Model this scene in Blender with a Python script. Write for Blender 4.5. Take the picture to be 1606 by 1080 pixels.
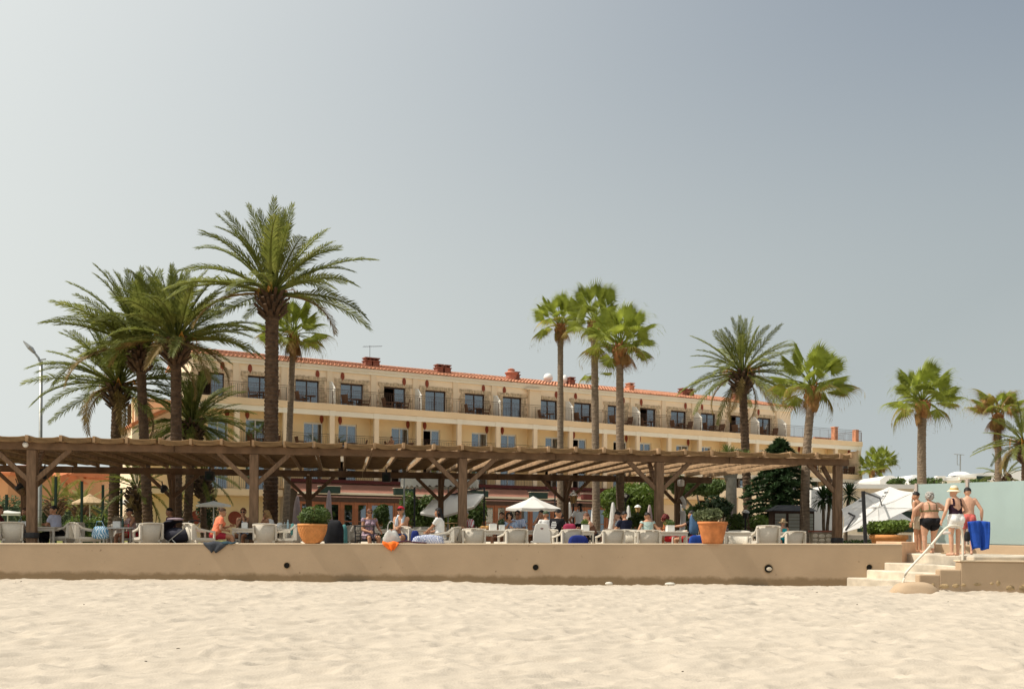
import bpy, bmesh, math, random
import numpy as np
from mathutils import Vector, Matrix, Quaternion, Euler

for o in list(bpy.data.objects):
    bpy.data.objects.remove(o)
S = bpy.context.scene
COL = S.collection
R = math.radians
rnd = random.Random(7)

# ------------------------------------------------------------------ camera, light, exposure
F = 1561.0            # focal length in photo pixels (35 mm on full frame)
CX, HY, ROLL = 803.0, 831.0, 0.0075
EYE = 1.35
cam_d = bpy.data.cameras.new('camera')
cam = bpy.data.objects.new('camera', cam_d)
COL.objects.link(cam)
S.camera = cam
cam_d.sensor_width = 36.0
cam_d.lens = 36.0 * F / 1606.0
cam_d.shift_y = (HY - 540.0) / 1606.0
cam_d.clip_start, cam_d.clip_end = 0.1, 6000
ra = math.atan(ROLL)
cam.matrix_world = Matrix(((math.cos(ra), -math.sin(ra), 0, 0),
                           (0, 0, -1, 0),
                           (math.sin(ra), math.cos(ra), 0, EYE),
                           (0, 0, 0, 1)))

SUN_EL, SUN_AZ = R(55), R(-94)      # azimuth measured from +Y (view direction) towards +X
sdir = Vector((math.sin(SUN_AZ) * math.cos(SUN_EL), math.cos(SUN_AZ) * math.cos(SUN_EL), math.sin(SUN_EL)))
W = bpy.data.worlds.new('World')
S.world = W
W.use_nodes = True
nt = W.node_tree
nt.nodes.clear()
sky = nt.nodes.new('ShaderNodeTexSky')
sky.sky_type = 'NISHITA'
sky.sun_disc = False
sky.sun_elevation = SUN_EL
sky.sun_rotation = SUN_AZ
sky.altitude = 0
sky.air_density = 1.3
sky.dust_density = 7.0
sky.ozone_density = 1.6
hs = nt.nodes.new('ShaderNodeHueSaturation')
hs.inputs['Saturation'].default_value = 1.0; hs.inputs['Value'].default_value = 0.72
bg = nt.nodes.new('ShaderNodeBackground')
bg.inputs['Strength'].default_value = 0.092
wo = nt.nodes.new('ShaderNodeOutputWorld')
# pale summer haze over the whole horizon, a little brighter on the sun's side, as sea haze is
tcw = nt.nodes.new('ShaderNodeTexCoord')
sxw = nt.nodes.new('ShaderNodeSeparateXYZ'); nt.links.new(tcw.outputs['Generated'], sxw.inputs[0])
mrw = nt.nodes.new('ShaderNodeMapRange'); mrw.interpolation_type = 'SMOOTHERSTEP'
mrw.inputs['From Min'].default_value = -0.02; mrw.inputs['From Max'].default_value = 0.70
mrw.inputs['To Min'].default_value = 1.0; mrw.inputs['To Max'].default_value = 0.0
nt.links.new(sxw.outputs['Z'], mrw.inputs['Value'])
vdw = nt.nodes.new('ShaderNodeVectorMath'); vdw.operation = 'DOT_PRODUCT'
nt.links.new(tcw.outputs['Generated'], vdw.inputs[0]); vdw.inputs[1].default_value = tuple(sdir)
mgw = nt.nodes.new('ShaderNodeMapRange')
mgw.inputs['From Min'].default_value = -1.0; mgw.inputs['From Max'].default_value = 1.0
nt.links.new(vdw.outputs['Value'], mgw.inputs['Value'])
rpw = nt.nodes.new('ShaderNodeValToRGB')
rpw.color_ramp.elements[0].color = (3.5, 3.85, 3.87, 1); rpw.color_ramp.elements[0].position = .45
rpw.color_ramp.elements[1].color = (6.4, 6.6, 6.3, 1); rpw.color_ramp.elements[1].position = .80
nt.links.new(mgw.outputs[0], rpw.inputs[0])
mga = nt.nodes.new('ShaderNodeMapRange'); mga.interpolation_type = 'SMOOTHERSTEP'      # aureole of the hazy sun
mga.inputs['From Min'].default_value = -0.20; mga.inputs['From Max'].default_value = 1.0
mga.inputs['To Min'].default_value = 0.0; mga.inputs['To Max'].default_value = 0.95
nt.links.new(vdw.outputs['Value'], mga.inputs['Value'])
mi1 = nt.nodes.new('ShaderNodeMath'); mi1.operation = 'SUBTRACT'; mi1.inputs[0].default_value = 1; nt.links.new(mrw.outputs[0], mi1.inputs[1])
mi2 = nt.nodes.new('ShaderNodeMath'); mi2.operation = 'SUBTRACT'; mi2.inputs[0].default_value = 1; nt.links.new(mga.outputs[0], mi2.inputs[1])
mi3 = nt.nodes.new('ShaderNodeMath'); mi3.operation = 'MULTIPLY'; nt.links.new(mi1.outputs[0], mi3.inputs[0]); nt.links.new(mi2.outputs[0], mi3.inputs[1])
mmx = nt.nodes.new('ShaderNodeMath'); mmx.operation = 'SUBTRACT'; mmx.inputs[0].default_value = 1; nt.links.new(mi3.outputs[0], mmx.inputs[1])
mxw = nt.nodes.new('ShaderNodeMix'); mxw.data_type = 'RGBA'
nt.links.new(sky.outputs[0], hs.inputs['Color'])
nt.links.new(mmx.outputs[0], mxw.inputs[0])
nt.links.new(hs.outputs[0], mxw.inputs[6]); nt.links.new(rpw.outputs[0], mxw.inputs[7])
nt.links.new(mxw.outputs[2], bg.inputs['Color'])
nt.links.new(bg.outputs[0], wo.inputs['Surface'])

sun_d = bpy.data.lights.new('sun', 'SUN')
sun_d.energy = 3.1
sun_d.angle = R(0.5)
sun_d.color = (1.0, 0.93, 0.82)
sun = bpy.data.objects.new('sun', sun_d)
COL.objects.link(sun)
sun.rotation_mode = 'QUATERNION'
sun.rotation_quaternion = sdir.to_track_quat('Z', 'Y')
S.view_settings.view_transform = 'Standard'
S.view_settings.look = 'None'
S.view_settings.exposure = 0.60
S.view_settings.gamma = 1.0
S.view_settings.use_curve_mapping = False
S.render.engine = 'CYCLES'

# ------------------------------------------------------------------ helpers
def P(px, py, Y):
    """world point seen at photo pixel (px,py) at depth Y"""
    dx, dz = (px - CX) / F, -(py - HY) / F
    return Vector((Y * (dx - ROLL * dz), Y, EYE + Y * (dz + ROLL * dx)))
def PX(px, Y):
    return (px - CX) / F * Y

class MB:
    """collects simple shapes; build() links them as one mesh object"""
    def __init__(s):
        s.v, s.f, s.m = [], [], []
    def add(s, vs, fs, m=0):
        b = len(s.v)
        s.v.extend([tuple(v) for v in vs])
        for f in fs:
            s.f.append(tuple(i + b for i in f)); s.m.append(m)
        return s
    def box(s, c, d, rz=0, m=0, M=None):
        x, y, z = d[0] / 2, d[1] / 2, d[2] / 2
        vs = [Vector(p) for p in ((-x,-y,-z),(x,-y,-z),(x,y,-z),(-x,y,-z),(-x,-y,z),(x,-y,z),(x,y,z),(-x,y,z))]
        if M is None:
            M = Matrix.Rotation(rz, 3, 'Z')
        c = Vector(c)
        return s.add([M @ v + c for v in vs], [(3,2,1,0),(4,5,6,7),(0,1,5,4),(1,2,6,5),(2,3,7,6),(3,0,4,7)], m)
    def b2(s, lo, hi, m=0):
        return s.box([(a + b) / 2 for a, b in zip(lo, hi)], [abs(b - a) for a, b in zip(lo, hi)], 0, m)
    def bar(s, a, b, w, h, m=0, up=(0,0,1)):
        a, b = Vector(a), Vector(b)
        d = b - a; L = d.length
        if L < 1e-6: return s
        d /= L
        u = Vector(up)
        if abs(d.dot(u)) > .98: u = Vector((0,1,0))
        sd = d.cross(u).normalized(); u = sd.cross(d)
        M = Matrix((sd, d, u)).transposed()
        return s.box((a + b) / 2, (w, L, h), 0, m, M)
    def tube(s, pts, rad, n=6, m=0, cap=True):
        pts = [Vector(p) for p in pts]
        if not hasattr(rad, '__len__'): rad = [rad] * len(pts)
        ref = Vector((0, 0, 1))
        rings = []
        for i, p in enumerate(pts):
            d = (pts[min(i + 1, len(pts) - 1)] - pts[max(i - 1, 0)])
            d = d.normalized() if d.length > 1e-9 else Vector((0,0,1))
            if abs(d.dot(ref)) > .95: u = d.cross(Vector((1, 0, 0))).normalized()
            else: u = d.cross(ref).normalized()
            w = d.cross(u)
            rings.append([p + (u * math.cos(2*math.pi*k/n) + w * math.sin(2*math.pi*k/n)) * rad[i] for k in range(n)])
        vs = [v for r in rings for v in r]
        fs = []
        for i in range(len(pts) - 1):
            for k in range(n):
                fs.append((i*n+k, i*n+(k+1)%n, (i+1)*n+(k+1)%n, (i+1)*n+k))
        if cap:
            fs.append(tuple(range(n-1, -1, -1))); fs.append(tuple((len(pts)-1)*n + k for k in range(n)))
        return s.add(vs, fs, m)
    def lathe(s, prof, n=20, c=(0,0,0), m=0, cap=True, M=None):
        vs, fs = [], []
        c = Vector(c)
        for r, z in prof:
            for k in range(n):
                a = 2*math.pi*k/n
                v = Vector((r*math.cos(a), r*math.sin(a), z))
                vs.append((M @ v if M else v) + c)
        for i in range(len(prof)-1):
            for k in range(n):
                fs.append((i*n+k, i*n+(k+1)%n, (i+1)*n+(k+1)%n, (i+1)*n+k))
        if cap:
            fs.append(tuple(range(n-1,-1,-1))); fs.append(tuple((len(prof)-1)*n+k for k in range(n)))
        return s.add(vs, fs, m)
    def ell(s, c, r, n=10, k=7, m=0, M=None):
        c = Vector(c)
        vs, fs = [], []
        pole0 = Vector((0,0,-r[2])); pole1 = Vector((0,0,r[2]))
        for i in range(1, k):
            t = math.pi * i / k - math.pi/2
            for j in range(n):
                a = 2*math.pi*j/n
                vs.append(Vector((r[0]*math.cos(t)*math.cos(a), r[1]*math.cos(t)*math.sin(a), r[2]*math.sin(t))))
        vs += [pole0, pole1]
        vs = [(M @ v if M else v) + c for v in vs]
        q = (k-1)*n
        for i in range(k-2):
            for j in range(n):
                fs.append((i*n+j, i*n+(j+1)%n, (i+1)*n+(j+1)%n, (i+1)*n+j))
        for j in range(n):
            fs.append((q, (j+1)%n, j)); fs.append((q+1, (k-2)*n+j, (k-2)*n+(j+1)%n))
        return s.add(vs, fs, m)
    def prism(s, poly, z0, z1, m=0):
        n = len(poly)
        vs = [(x, y, z0) for x, y in poly] + [(x, y, z1) for x, y in poly]
        fs = [tuple(range(n-1,-1,-1)), tuple(range(n, 2*n))]
        fs += [(k, (k+1)%n, n+(k+1)%n, n+k) for k in range(n)]
        return s.add(vs, fs, m)
    def mesh(s, name, mats, smooth=False):
        me = bpy.data.meshes.new(name)
        me.from_pydata(s.v, [], s.f)
        mats = mats if isinstance(mats, (list, tuple)) else [mats]
        for q in mats: me.materials.append(q)
        if len(mats) > 1: me.polygons.foreach_set('material_index', s.m)
        if smooth: me.polygons.foreach_set('use_smooth', [True]*len(s.f))
        me.update()
        return me
    def build(s, name, mats, parent=None, smooth=False, bevel=0):
        return link(name, s.mesh(name, mats, smooth), parent, bevel=bevel)

def link(name, me, parent=None, loc=None, rz=None, bevel=0):
    o = bpy.data.objects.new(name, me)
    COL.objects.link(o)
    if parent is not None: o.parent = parent
    if loc is not None: o.location = loc
    if rz is not None: o.rotation_euler = (0, 0, rz)
    if bevel:
        b = o.modifiers.new('bevel', 'BEVEL'); b.width = bevel; b.segments = 2; b.limit_method = 'ANGLE'
    return o
def tag(o, label=None, cat=None, group=None, kind=None):
    if label: o['label'] = label
    if cat: o['category'] = cat
    if group: o['group'] = group
    if kind: o['kind'] = kind
    return o
def empty(name, loc=(0,0,0), rz=0, label=None, cat=None, group=None):
    o = bpy.data.objects.new(name, None)
    o.empty_display_size = .2
    COL.objects.link(o)
    o.location = loc; o.rotation_euler = (0, 0, rz)
    return tag(o, label, cat, group)
def copy_tree(o, parent=None):
    c = o.copy(); COL.objects.link(c)
    if parent is not None: c.parent = parent
    for ch in list(o.children): copy_tree(ch, c)
    return c
def place(proto, used, loc, rz, label, group=None, cat=None, scale=None):
    """first call uses the prototype itself, later calls copy it"""
    if proto.name in used: o = copy_tree(proto)
    else:
        o = proto; used.add(proto.name)
    o.location = loc; o.rotation_euler = (0, 0, rz)
    if scale: o.scale = (scale,)*3 if not hasattr(scale, '__len__') else scale
    return tag(o, label, cat, group)
USED = set()

# value noise (numpy)
def vnoise(x, y, seed=0):
    r = np.random.RandomState(seed).rand(256, 256)
    xi, yi = np.floor(x).astype(int), np.floor(y).astype(int)
    fx, fy = x - xi, y - yi
    fx = fx*fx*(3-2*fx); fy = fy*fy*(3-2*fy)
    a = r[xi % 256, yi % 256]; b = r[(xi+1) % 256, yi % 256]
    c = r[xi % 256, (yi+1) % 256]; d = r[(xi+1) % 256, (yi+1) % 256]
    return (a*(1-fx)+b*fx)*(1-fy) + (c*(1-fx)+d*fx)*fy

# ------------------------------------------------------------------ materials
MATS = {}
def mat(name, col, rough=.8, var=.18, scale=6., bump=0., bscale=30., spec=.3, transl=0., objvar=0., col2=None,
        metal=0., stretch=None, detail=4., coat=0.):
    if name in MATS: return MATS[name]
    m = bpy.data.materials.new(name); m.use_nodes = True
    t = m.node_tree; N = t.nodes; L = t.links
    p = N['Principled BSDF']; out = N['Material Output']
    p.inputs['Roughness'].default_value = rough
    p.inputs['Specular IOR Level'].default_value = spec
    p.inputs['Metallic'].default_value = metal
    p.inputs['Coat Weight'].default_value = coat
    tc = N.new('ShaderNodeTexCoord')
    src = tc.outputs['Object']
    if stretch:
        mp = N.new('ShaderNodeMapping'); mp.inputs['Scale'].default_value = stretch
        L.new(src, mp.inputs['Vector']); src = mp.outputs[0]
    nz = N.new('ShaderNodeTexNoise'); nz.inputs['Scale'].default_value = scale; nz.inputs['Detail'].default_value = detail
    L.new(src, nz.inputs['Vector'])
    rp = N.new('ShaderNodeValToRGB')
    c1 = [max(0, c*(1-var)) for c in col]; c2 = [min(1, c*(1+var)) for c in (col2 or col)]
    rp.color_ramp.elements[0].position = .3; rp.color_ramp.elements[1].position = .7
    rp.color_ramp.elements[0].color = (*c1, 1); rp.color_ramp.elements[1].color = (*c2, 1)
    L.new(nz.outputs['Fac'], rp.inputs[0])
    c = rp.outputs[0]
    if objvar:
        oi = N.new('ShaderNodeObjectInfo')
        mr = N.new('ShaderNodeMapRange'); mr.inputs['To Min'].default_value = 1-objvar; mr.inputs['To Max'].default_value = 1+objvar
        L.new(oi.outputs['Random'], mr.inputs['Value'])
        h = N.new('ShaderNodeHueSaturation')
        L.new(mr.outputs[0], h.inputs['Value']); L.new(c, h.inputs['Color']); c = h.outputs[0]
    L.new(c, p.inputs['Base Color'])
    if bump:
        n2 = N.new('ShaderNodeTexNoise'); n2.inputs['Scale'].default_value = bscale; n2.inputs['Detail'].default_value = 5
        L.new(src, n2.inputs['Vector'])
        bp = N.new('ShaderNodeBump'); bp.inputs['Strength'].default_value = bump; bp.inputs['Distance'].default_value = .02
        L.new(n2.outputs['Fac'], bp.inputs['Height']); L.new(bp.outputs[0], p.inputs['Normal'])
    if transl:
        tr = N.new('ShaderNodeBsdfTranslucent'); L.new(c, tr.inputs['Color'])
        mx = N.new('ShaderNodeMixShader'); mx.inputs[0].default_value = transl
        L.new(p.outputs[0], mx.inputs[1]); L.new(tr.outputs[0], mx.inputs[2]); L.new(mx.outputs[0], out.inputs['Surface'])
    MATS[name] = m
    return m
def stripe_mat(name, ca, cb, axis=0, freq=20., rough=.8, wave='BANDS', dist=0.):
    """two-colour woven print that belongs to the cloth"""
    if name in MATS: return MATS[name]
    m = mat(name, ca, rough)
    t = m.node_tree; N = t.nodes; L = t.links
    p = N['Principled BSDF']
    w = N.new('ShaderNodeTexWave'); w.bands_direction = 'XYZ'[axis]; w.inputs['Scale'].default_value = freq
    w.inputs['Distortion'].default_value = dist
    tc = N.new('ShaderNodeTexCoord'); L.new(tc.outputs['Object'], w.inputs['Vector'])
    r = N.new('ShaderNodeValToRGB'); r.color_ramp.interpolation = 'CONSTANT' if dist < 5 else 'LINEAR'
    r.color_ramp.elements[0].color = (*ca, 1); r.color_ramp.elements[1].color = (*cb, 1); r.color_ramp.elements[1].position = .5
    L.new(w.outputs['Fac'], r.inputs[0]); L.new(r.outputs[0], p.inputs['Base Color'])
    return m
def glass_mat(name, tint, refl=.25, rough=.02, alpha=.55):
    if name in MATS: return MATS[name]
    m = bpy.data.materials.new(name); m.use_nodes = True
    t = m.node_tree; N = t.nodes; L = t.links; N.clear()
    out = N.new('ShaderNodeOutputMaterial')
    tr = N.new('ShaderNodeBsdfTransparent'); tr.inputs[0].default_value = (*tint, 1)
    gl = N.new('ShaderNodeBsdfGlossy'); gl.inputs['Roughness'].default_value = rough; gl.inputs[0].default_value = (.9,.95,1,1)
    lw = N.new('ShaderNodeLayerWeight'); lw.inputs['Blend'].default_value = refl
    ma = N.new('ShaderNodeMath'); ma.operation = 'MAXIMUM'; ma.inputs[1].default_value = refl
    L.new(lw.outputs['Fresnel'], ma.inputs[0])
    mx = N.new('ShaderNodeMixShader')
    L.new(ma.outputs[0], mx.inputs[0]); L.new(tr.outputs[0], mx.inputs[1]); L.new(gl.outputs[0], mx.inputs[2])
    L.new(mx.outputs[0], out.inputs['Surface'])
    MATS[name] = m
    return m

M_sand = mat('sand', (.48,.416,.336), .95, .06, 1.3, .35, 40, .1, detail=8)
M_floor = mat('terrace_paving', (.30,.25,.19), .85, .12, 2., .1)
M_earth = mat('pale_paving', (.60,.52,.41), .95, .1, .5, .3, 10)
M_wall = mat('wall_render', (.47,.345,.228), .9, .07, 1.1, .12, 14, .15, detail=8)
M_walltop = mat('wall_cap', (.66,.52,.36), .9, .06, 2.)
M_stain = mat('damp_render', (.26,.19,.11), .95, .35, 5., .3, 20)
M_stone = mat('step_stone', (.54,.47,.37), .85, .28, 2.2, .25, 12)
M_wood = mat('pergola_wood', (.20,.125,.075), .8, .28, 3., .3, 30, .25, stretch=(6,6,1))
M_woodh = mat('beam_wood', (.185,.115,.068), .8, .28, 3., .3, 30, .25)
M_rafter = mat('rafter_wood', (.42,.27,.15), .85, .25, 4., .2, 30)
M_reed = mat('reed', (.25,.155,.075), .85, .3, 12., .25, 60, .15, transl=.07, stretch=(.3,8,1), objvar=.12)
M_tie = mat('dark_metal', (.03,.03,.032), .5, .2)
M_white = mat('white_wicker', (.68,.62,.52), .7, .07, 30., .35, 140, .3)
M_whitep = mat('white_plastic', (.80,.79,.75), .4, .03)
M_black = mat('black_cloth', (.012,.012,.015), .85, .3)
M_cream = mat('hotel_cream', (.90,.71,.50), .9, .05, .8, .05)
M_yellow = mat('hotel_yellow', (.88,.67,.38), .9, .05, .8, .05)
M_slab = mat('slab_tan', (.78,.57,.35), .9, .06, .8, .05)
M_beam = mat('beam_white', (.80,.72,.58), .9, .05, .8)
M_col = mat('column_cream', (.78,.61,.42), .9, .05, .8)
M_part = mat('partition_white', (.80,.75,.66), .9, .04)
M_rubble = mat('rubble_stone', (.56,.42,.27), .95, .35, 5., .3, 14)
M_tile = mat('terracotta_tile', (.55,.25,.145), .85, .3, 3.)
M_brick = mat('chimney_brick', (.26,.10,.065), .9, .3, 6., .3, 20)
M_emblem = mat('terracotta_emblem', (.26,.06,.03), .7, .25, 20., .4, 40)
M_iron = mat('iron_rail', (.085,.048,.032), .6, .2)
M_dwood = mat('dark_door_wood', (.06,.032,.02), .6, .2)
M_rwood = mat('red_door_wood', (.24,.085,.035), .55, .2, 4.)
M_wframe = mat('white_frame', (.74,.72,.66), .5, .04)
M_glass = glass_mat('window_glass', (.50,.57,.62), .22)
M_curtain = mat('curtain_white', (.72,.72,.70), .9, .1, 9., stretch=(6,1,.2), transl=.25)
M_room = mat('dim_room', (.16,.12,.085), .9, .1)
M_awn = mat('awning_terracotta', (.27,.12,.08), .9, .12, 1.)
M_dred = mat('dark_red_band', (.10,.022,.018), .8, .15)
M_gutter = mat('gutter_cream', (.62,.55,.42), .6, .05)
M_dgreen = mat('dark_green_box', (.012,.03,.022), .6, .2)
M_frond = mat('date_frond', (.15,.19,.032), .6, .3, 1.5, 0, 30, .25, transl=.35, objvar=.32, col2=(.19,.20,.05))
M_frondo = mat('date_frond_old', (.22,.15,.05), .7, .35, 1.5, transl=.25, objvar=.3)
M_fan = mat('fan_leaf', (.25,.30,.038), .5, .35, 1.5, 0, 30, .3, transl=.5, objvar=.28, col2=(.30,.34,.06))
M_fanmid = mat('fan_leaf_yellowing', (.42,.25,.055), .6, .35, 2., transl=.3, objvar=.3, col2=(.20,.19,.035))
M_fandry = mat('fan_leaf_dry', (.30,.17,.065), .85, .35, 3., transl=.2, objvar=.3)
M_trunkd = mat('date_trunk', (.115,.072,.045), .95, .4, 5., .5, 16)
M_trunkf = mat('fan_trunk', (.22,.165,.115), .95, .3, 5., .4, 18, stretch=(1,1,4))
M_fruit = mat('palm_fruit_stalk', (.50,.22,.03), .7, .25)
M_bark = mat('bark', (.12,.085,.055), .95, .3, 6., .5, 20)
M_barkp = mat('pale_bark', (.30,.26,.20), .95, .2, 6., .5, 20)
M_leafd = mat('leaf_dark', (.028,.055,.016), .5, .35, 2., 0, 30, .4, transl=.2)
M_leafm = mat('leaf_mid', (.09,.14,.03), .5, .35, 2., 0, 30, .4, transl=.25)
M_leafb = mat('leaf_bright', (.13,.19,.028), .5, .3, 2., 0, 30, .4, transl=.3)
M_leafg = mat('leaf_grey', (.13,.15,.10), .6, .3, 2., transl=.2)
M_terra = mat('terracotta_pot', (.60,.26,.085), .8, .14, 7., .15, 30)
M_terra2 = mat('terracotta_red', (.50,.18,.06), .75, .3, 5., .15, 30)
M_canvas = mat('white_canvas', (.85,.83,.79), .9, .03, 3., transl=.3)
M_thin = mat('backlit_canvas', (.88,.86,.83), .9, .02, 3., transl=.35)
M_mauve = mat('mauve_canvas', (.62,.52,.52), .9, .08, 6., transl=.4)
M_straw = mat('straw', (.46,.33,.19), .95, .3, 20., .5, 60)
M_steel = mat('lamp_steel', (.33,.33,.31), .4, .1, metal=.6)
M_rail = mat('rail_paint', (.72,.66,.55), .4, .06)
M_globe = mat('lamp_globe', (.85,.84,.80), .3, .02)
M_frost = mat('frosted_glass', (.54,.65,.63), .25, .03, .6, spec=.5, transl=.35)
_t = M_frost.node_tree; _o = _t.nodes['Material Output']; _s = _o.inputs['Surface'].links[0].from_socket
_tr = _t.nodes.new('ShaderNodeBsdfTransparent'); _tr.inputs[0].default_value = (.80,.90,.87,1)
_mx = _t.nodes.new('ShaderNodeMixShader'); _mx.inputs[0].default_value = .22
_t.links.new(_s, _mx.inputs[1]); _t.links.new(_tr.outputs[0], _mx.inputs[2]); _t.links.new(_mx.outputs[0], _o.inputs['Surface'])
M_stucco = mat('white_house', (.80,.79,.76), .9, .04, .5)
M_orange = mat('orange_house', (.58,.30,.14), .9, .1, .3)
M_orange2 = mat('orange_house_roof', (.55,.18,.07), .9, .2, .6)
# ------------------------------------------------------------------ ground
def sheet(name, xs, ys, zf, m, smooth=True):
    X, Y = np.meshgrid(xs, ys)
    Z = zf(X, Y)
    v = np.stack([X, Y, Z], -1).reshape(-1, 3)
    nx, ny = len(xs), len(ys)
    i = np.arange(nx*ny).reshape(ny, nx)
    f = np.stack([i[:-1,:-1], i[:-1,1:], i[1:,1:], i[1:,:-1]], -1).reshape(-1, 4)
    me = bpy.data.meshes.new(name)
    me.from_pydata(v.tolist(), [], f.tolist())
    me.materials.append(m)
    if smooth: me.polygons.foreach_set('use_smooth', [True]*len(f))
    return link(name, me)

WALL_Y = 25.4
def sand_z(X, Y):
    a = .8
    u, v = X*math.cos(a*.35)+Y*math.sin(a*.35), -X*math.sin(a*.35)+Y*math.cos(a*.35)
    z = .05*(vnoise(u*.5+7, v*.7+3, 1)-.5) + .035*(vnoise(u*1.3+40, v*2.0+11, 2)-.5)
    wx, wy = .35*(vnoise(u*1.1+5, v*1.1+1, 8)-.5), .35*(vnoise(u*1.1+55, v*1.1+21, 9)-.5)
    d = vnoise((u+wx)*2.3+9, (v+wy)*3.6+70, 3)
    z += -.060*np.clip(d-.52, 0, 1)/.48
    r1 = 1-np.abs(2*vnoise((u+wx)*2.1+31, (v+wy)*4.2+17, 6)-1)
    z += .040*r1**3
    r2 = 1-np.abs(2*vnoise((u+wy)*4.6+3, (v+wx)*8.0+8, 4)-1)
    z += .022*r2**3 + .010*(vnoise(u*11+3, v*15+5, 7)-.5) - .03
    edge = np.clip((Y-(WALL_Y-1.6))/1.6, 0, 1)
    z = z*(1-.4*edge) + edge**2*(.10*vnoise(X*.55+3, X*0+5, 5)-.05)
    z += .09*np.exp(-((X-9.2)**2/2.5+(Y-23.6)**2/1.2))
    return z
xs = np.concatenate([np.linspace(-90, -17.5, 20), np.linspace(-17, 17, 760), np.linspace(17.5, 90, 20)])
ys = np.concatenate([np.linspace(-60, 6.5, 14), np.linspace(7, 13, 190), np.linspace(13.04, WALL_Y+.1, 270)])
tag(sheet('beach_sand', xs, ys, sand_z, M_sand), kind='structure')
tag(sheet('terrace_floor', np.linspace(-60, 40, 3), np.linspace(WALL_Y+.2, 46, 3), lambda X, Y: X*0+.60, M_floor), kind='structure')
tag(sheet('garden_ground', np.array([-3000., -60., 60., 3000.]), np.array([WALL_Y+.15, 60., 200., 4500.]), lambda X, Y: X*0+.57, M_earth), kind='structure')
# lawn strip seen between the tables at the left
M_grass = mat('grass', (.17,.17,.04), .9, .35, 8, .5, 60)
tag(sheet('lawn', np.linspace(-30, -15, 3), np.linspace(36, 60, 3), lambda X, Y: X*0+.606, M_grass), kind='structure')

# ------------------------------------------------------------------ sea wall
def wall_material():
    m = M_wall.copy(); m.name = 'wall_render_damp'
    t = m.node_tree; N = t.nodes; L = t.links
    p = N['Principled BSDF']
    old = p.inputs['Base Color'].links[0].from_socket
    g = N.new('ShaderNodeTexCoord'); sx = N.new('ShaderNodeSeparateXYZ'); L.new(g.outputs['Object'], sx.inputs[0])
    nz = N.new('ShaderNodeTexNoise'); nz.inputs['Scale'].default_value = 2.2; nz.inputs['Detail'].default_value = 9; nz.inputs['Roughness'].default_value = .7
    L.new(g.outputs['Object'], nz.inputs['Vector'])
    ma = N.new('ShaderNodeMath'); ma.operation = 'MULTIPLY_ADD'; ma.inputs[1].default_value = -.34; L.new(nz.outputs['Fac'], ma.inputs[0]); L.new(sx.outputs['Z'], ma.inputs[2])
    mr = N.new('ShaderNodeMapRange'); mr.inputs['From Min'].default_value = -.03; mr.inputs['From Max'].default_value = .055
    mr.inputs['To Min'].default_value = 1; mr.inputs['To Max'].default_value = 0
    L.new(ma.outputs[0], mr.inputs['Value'])
    mx = N.new('ShaderNodeMix'); mx.data_type = 'RGBA'
    L.new(mr.outputs[0], mx.inputs[0]); L.new(old, mx.inputs[6]); mx.inputs[7].default_value = (.27,.19,.11,1)
    # rain streaks and small chips
    n3 = N.new('ShaderNodeTexNoise'); n3.inputs['Scale'].default_value = 9; n3.inputs['Detail'].default_value = 3
    L.new(g.outputs['Object'], n3.inputs['Vector'])
    r3 = N.new('ShaderNodeValToRGB'); r3.color_ramp.elements[0].position = .72; r3.color_ramp.elements[1].position = .76
    L.new(n3.outputs['Fac'], r3.inputs[0])
    m2 = N.new('ShaderNodeMix'); m2.data_type = 'RGBA'; L.new(r3.outputs[0], m2.inputs[0]); L.new(mx.outputs[2], m2.inputs[6]); m2.inputs[7].default_value = (.27,.19,.12,1)
    L.new(m2.outputs[2], p.inputs['Base Color'])
    return m
M_walld = wall_material()
XE = PX(1415, WALL_Y)
b = MB()
zt0, zt1 = .90, 1.06
x0 = -45.
zt = lambda x: zt0 + (zt1-zt0)*(x+13)/(XE+13)
nseg = 60
vs, fs = [], []
for k in range(nseg+1):
    x = x0 + (XE-x0)*k/nseg
    z = zt(x) + .006*math.sin(k*2.3)
    vs += [(x, WALL_Y, -.6), (x, WALL_Y, z-.02), (x, WALL_Y+.02, z), (x, WALL_Y+.30, z+.003), (x, WALL_Y+.30, -.2)]
for k in range(nseg):
    for j in range(4):
        a = k*5+j
        fs.append((a, a+5, a+6, a+1))
fs.append(tuple(range(nseg*5, nseg*5+5)))
b.add(vs, fs)
sea_wall = b.build('sea_wall', M_walld)
tag(sea_wall, 'long low tan rendered wall between the sand and the terrace', 'wall')
cap = MB()
for k in range(nseg):
    xa, xb = x0+(XE-x0)*k/nseg, x0+(XE-x0)*(k+1)/nseg
    cap.add([(xa, WALL_Y-.004, zt(xa)+.012), (xb, WALL_Y-.004, zt(xb)+.012), (xb, WALL_Y+.31, zt(xb)+.02), (xa, WALL_Y+.31, zt(xa)+.02),
             (xa, WALL_Y-.004, zt(xa)-.012), (xb, WALL_Y-.004, zt(xb)-.012)], [(0,1,2,3), (4,5,1,0)])
cap.build('wall_cap', M_walltop, sea_wall)
M_holeshade = mat('drain_hole_shade', (.012,.01,.008), .9, .2)
Rx = Matrix.Rotation(R(90), 3, 'X')
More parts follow.
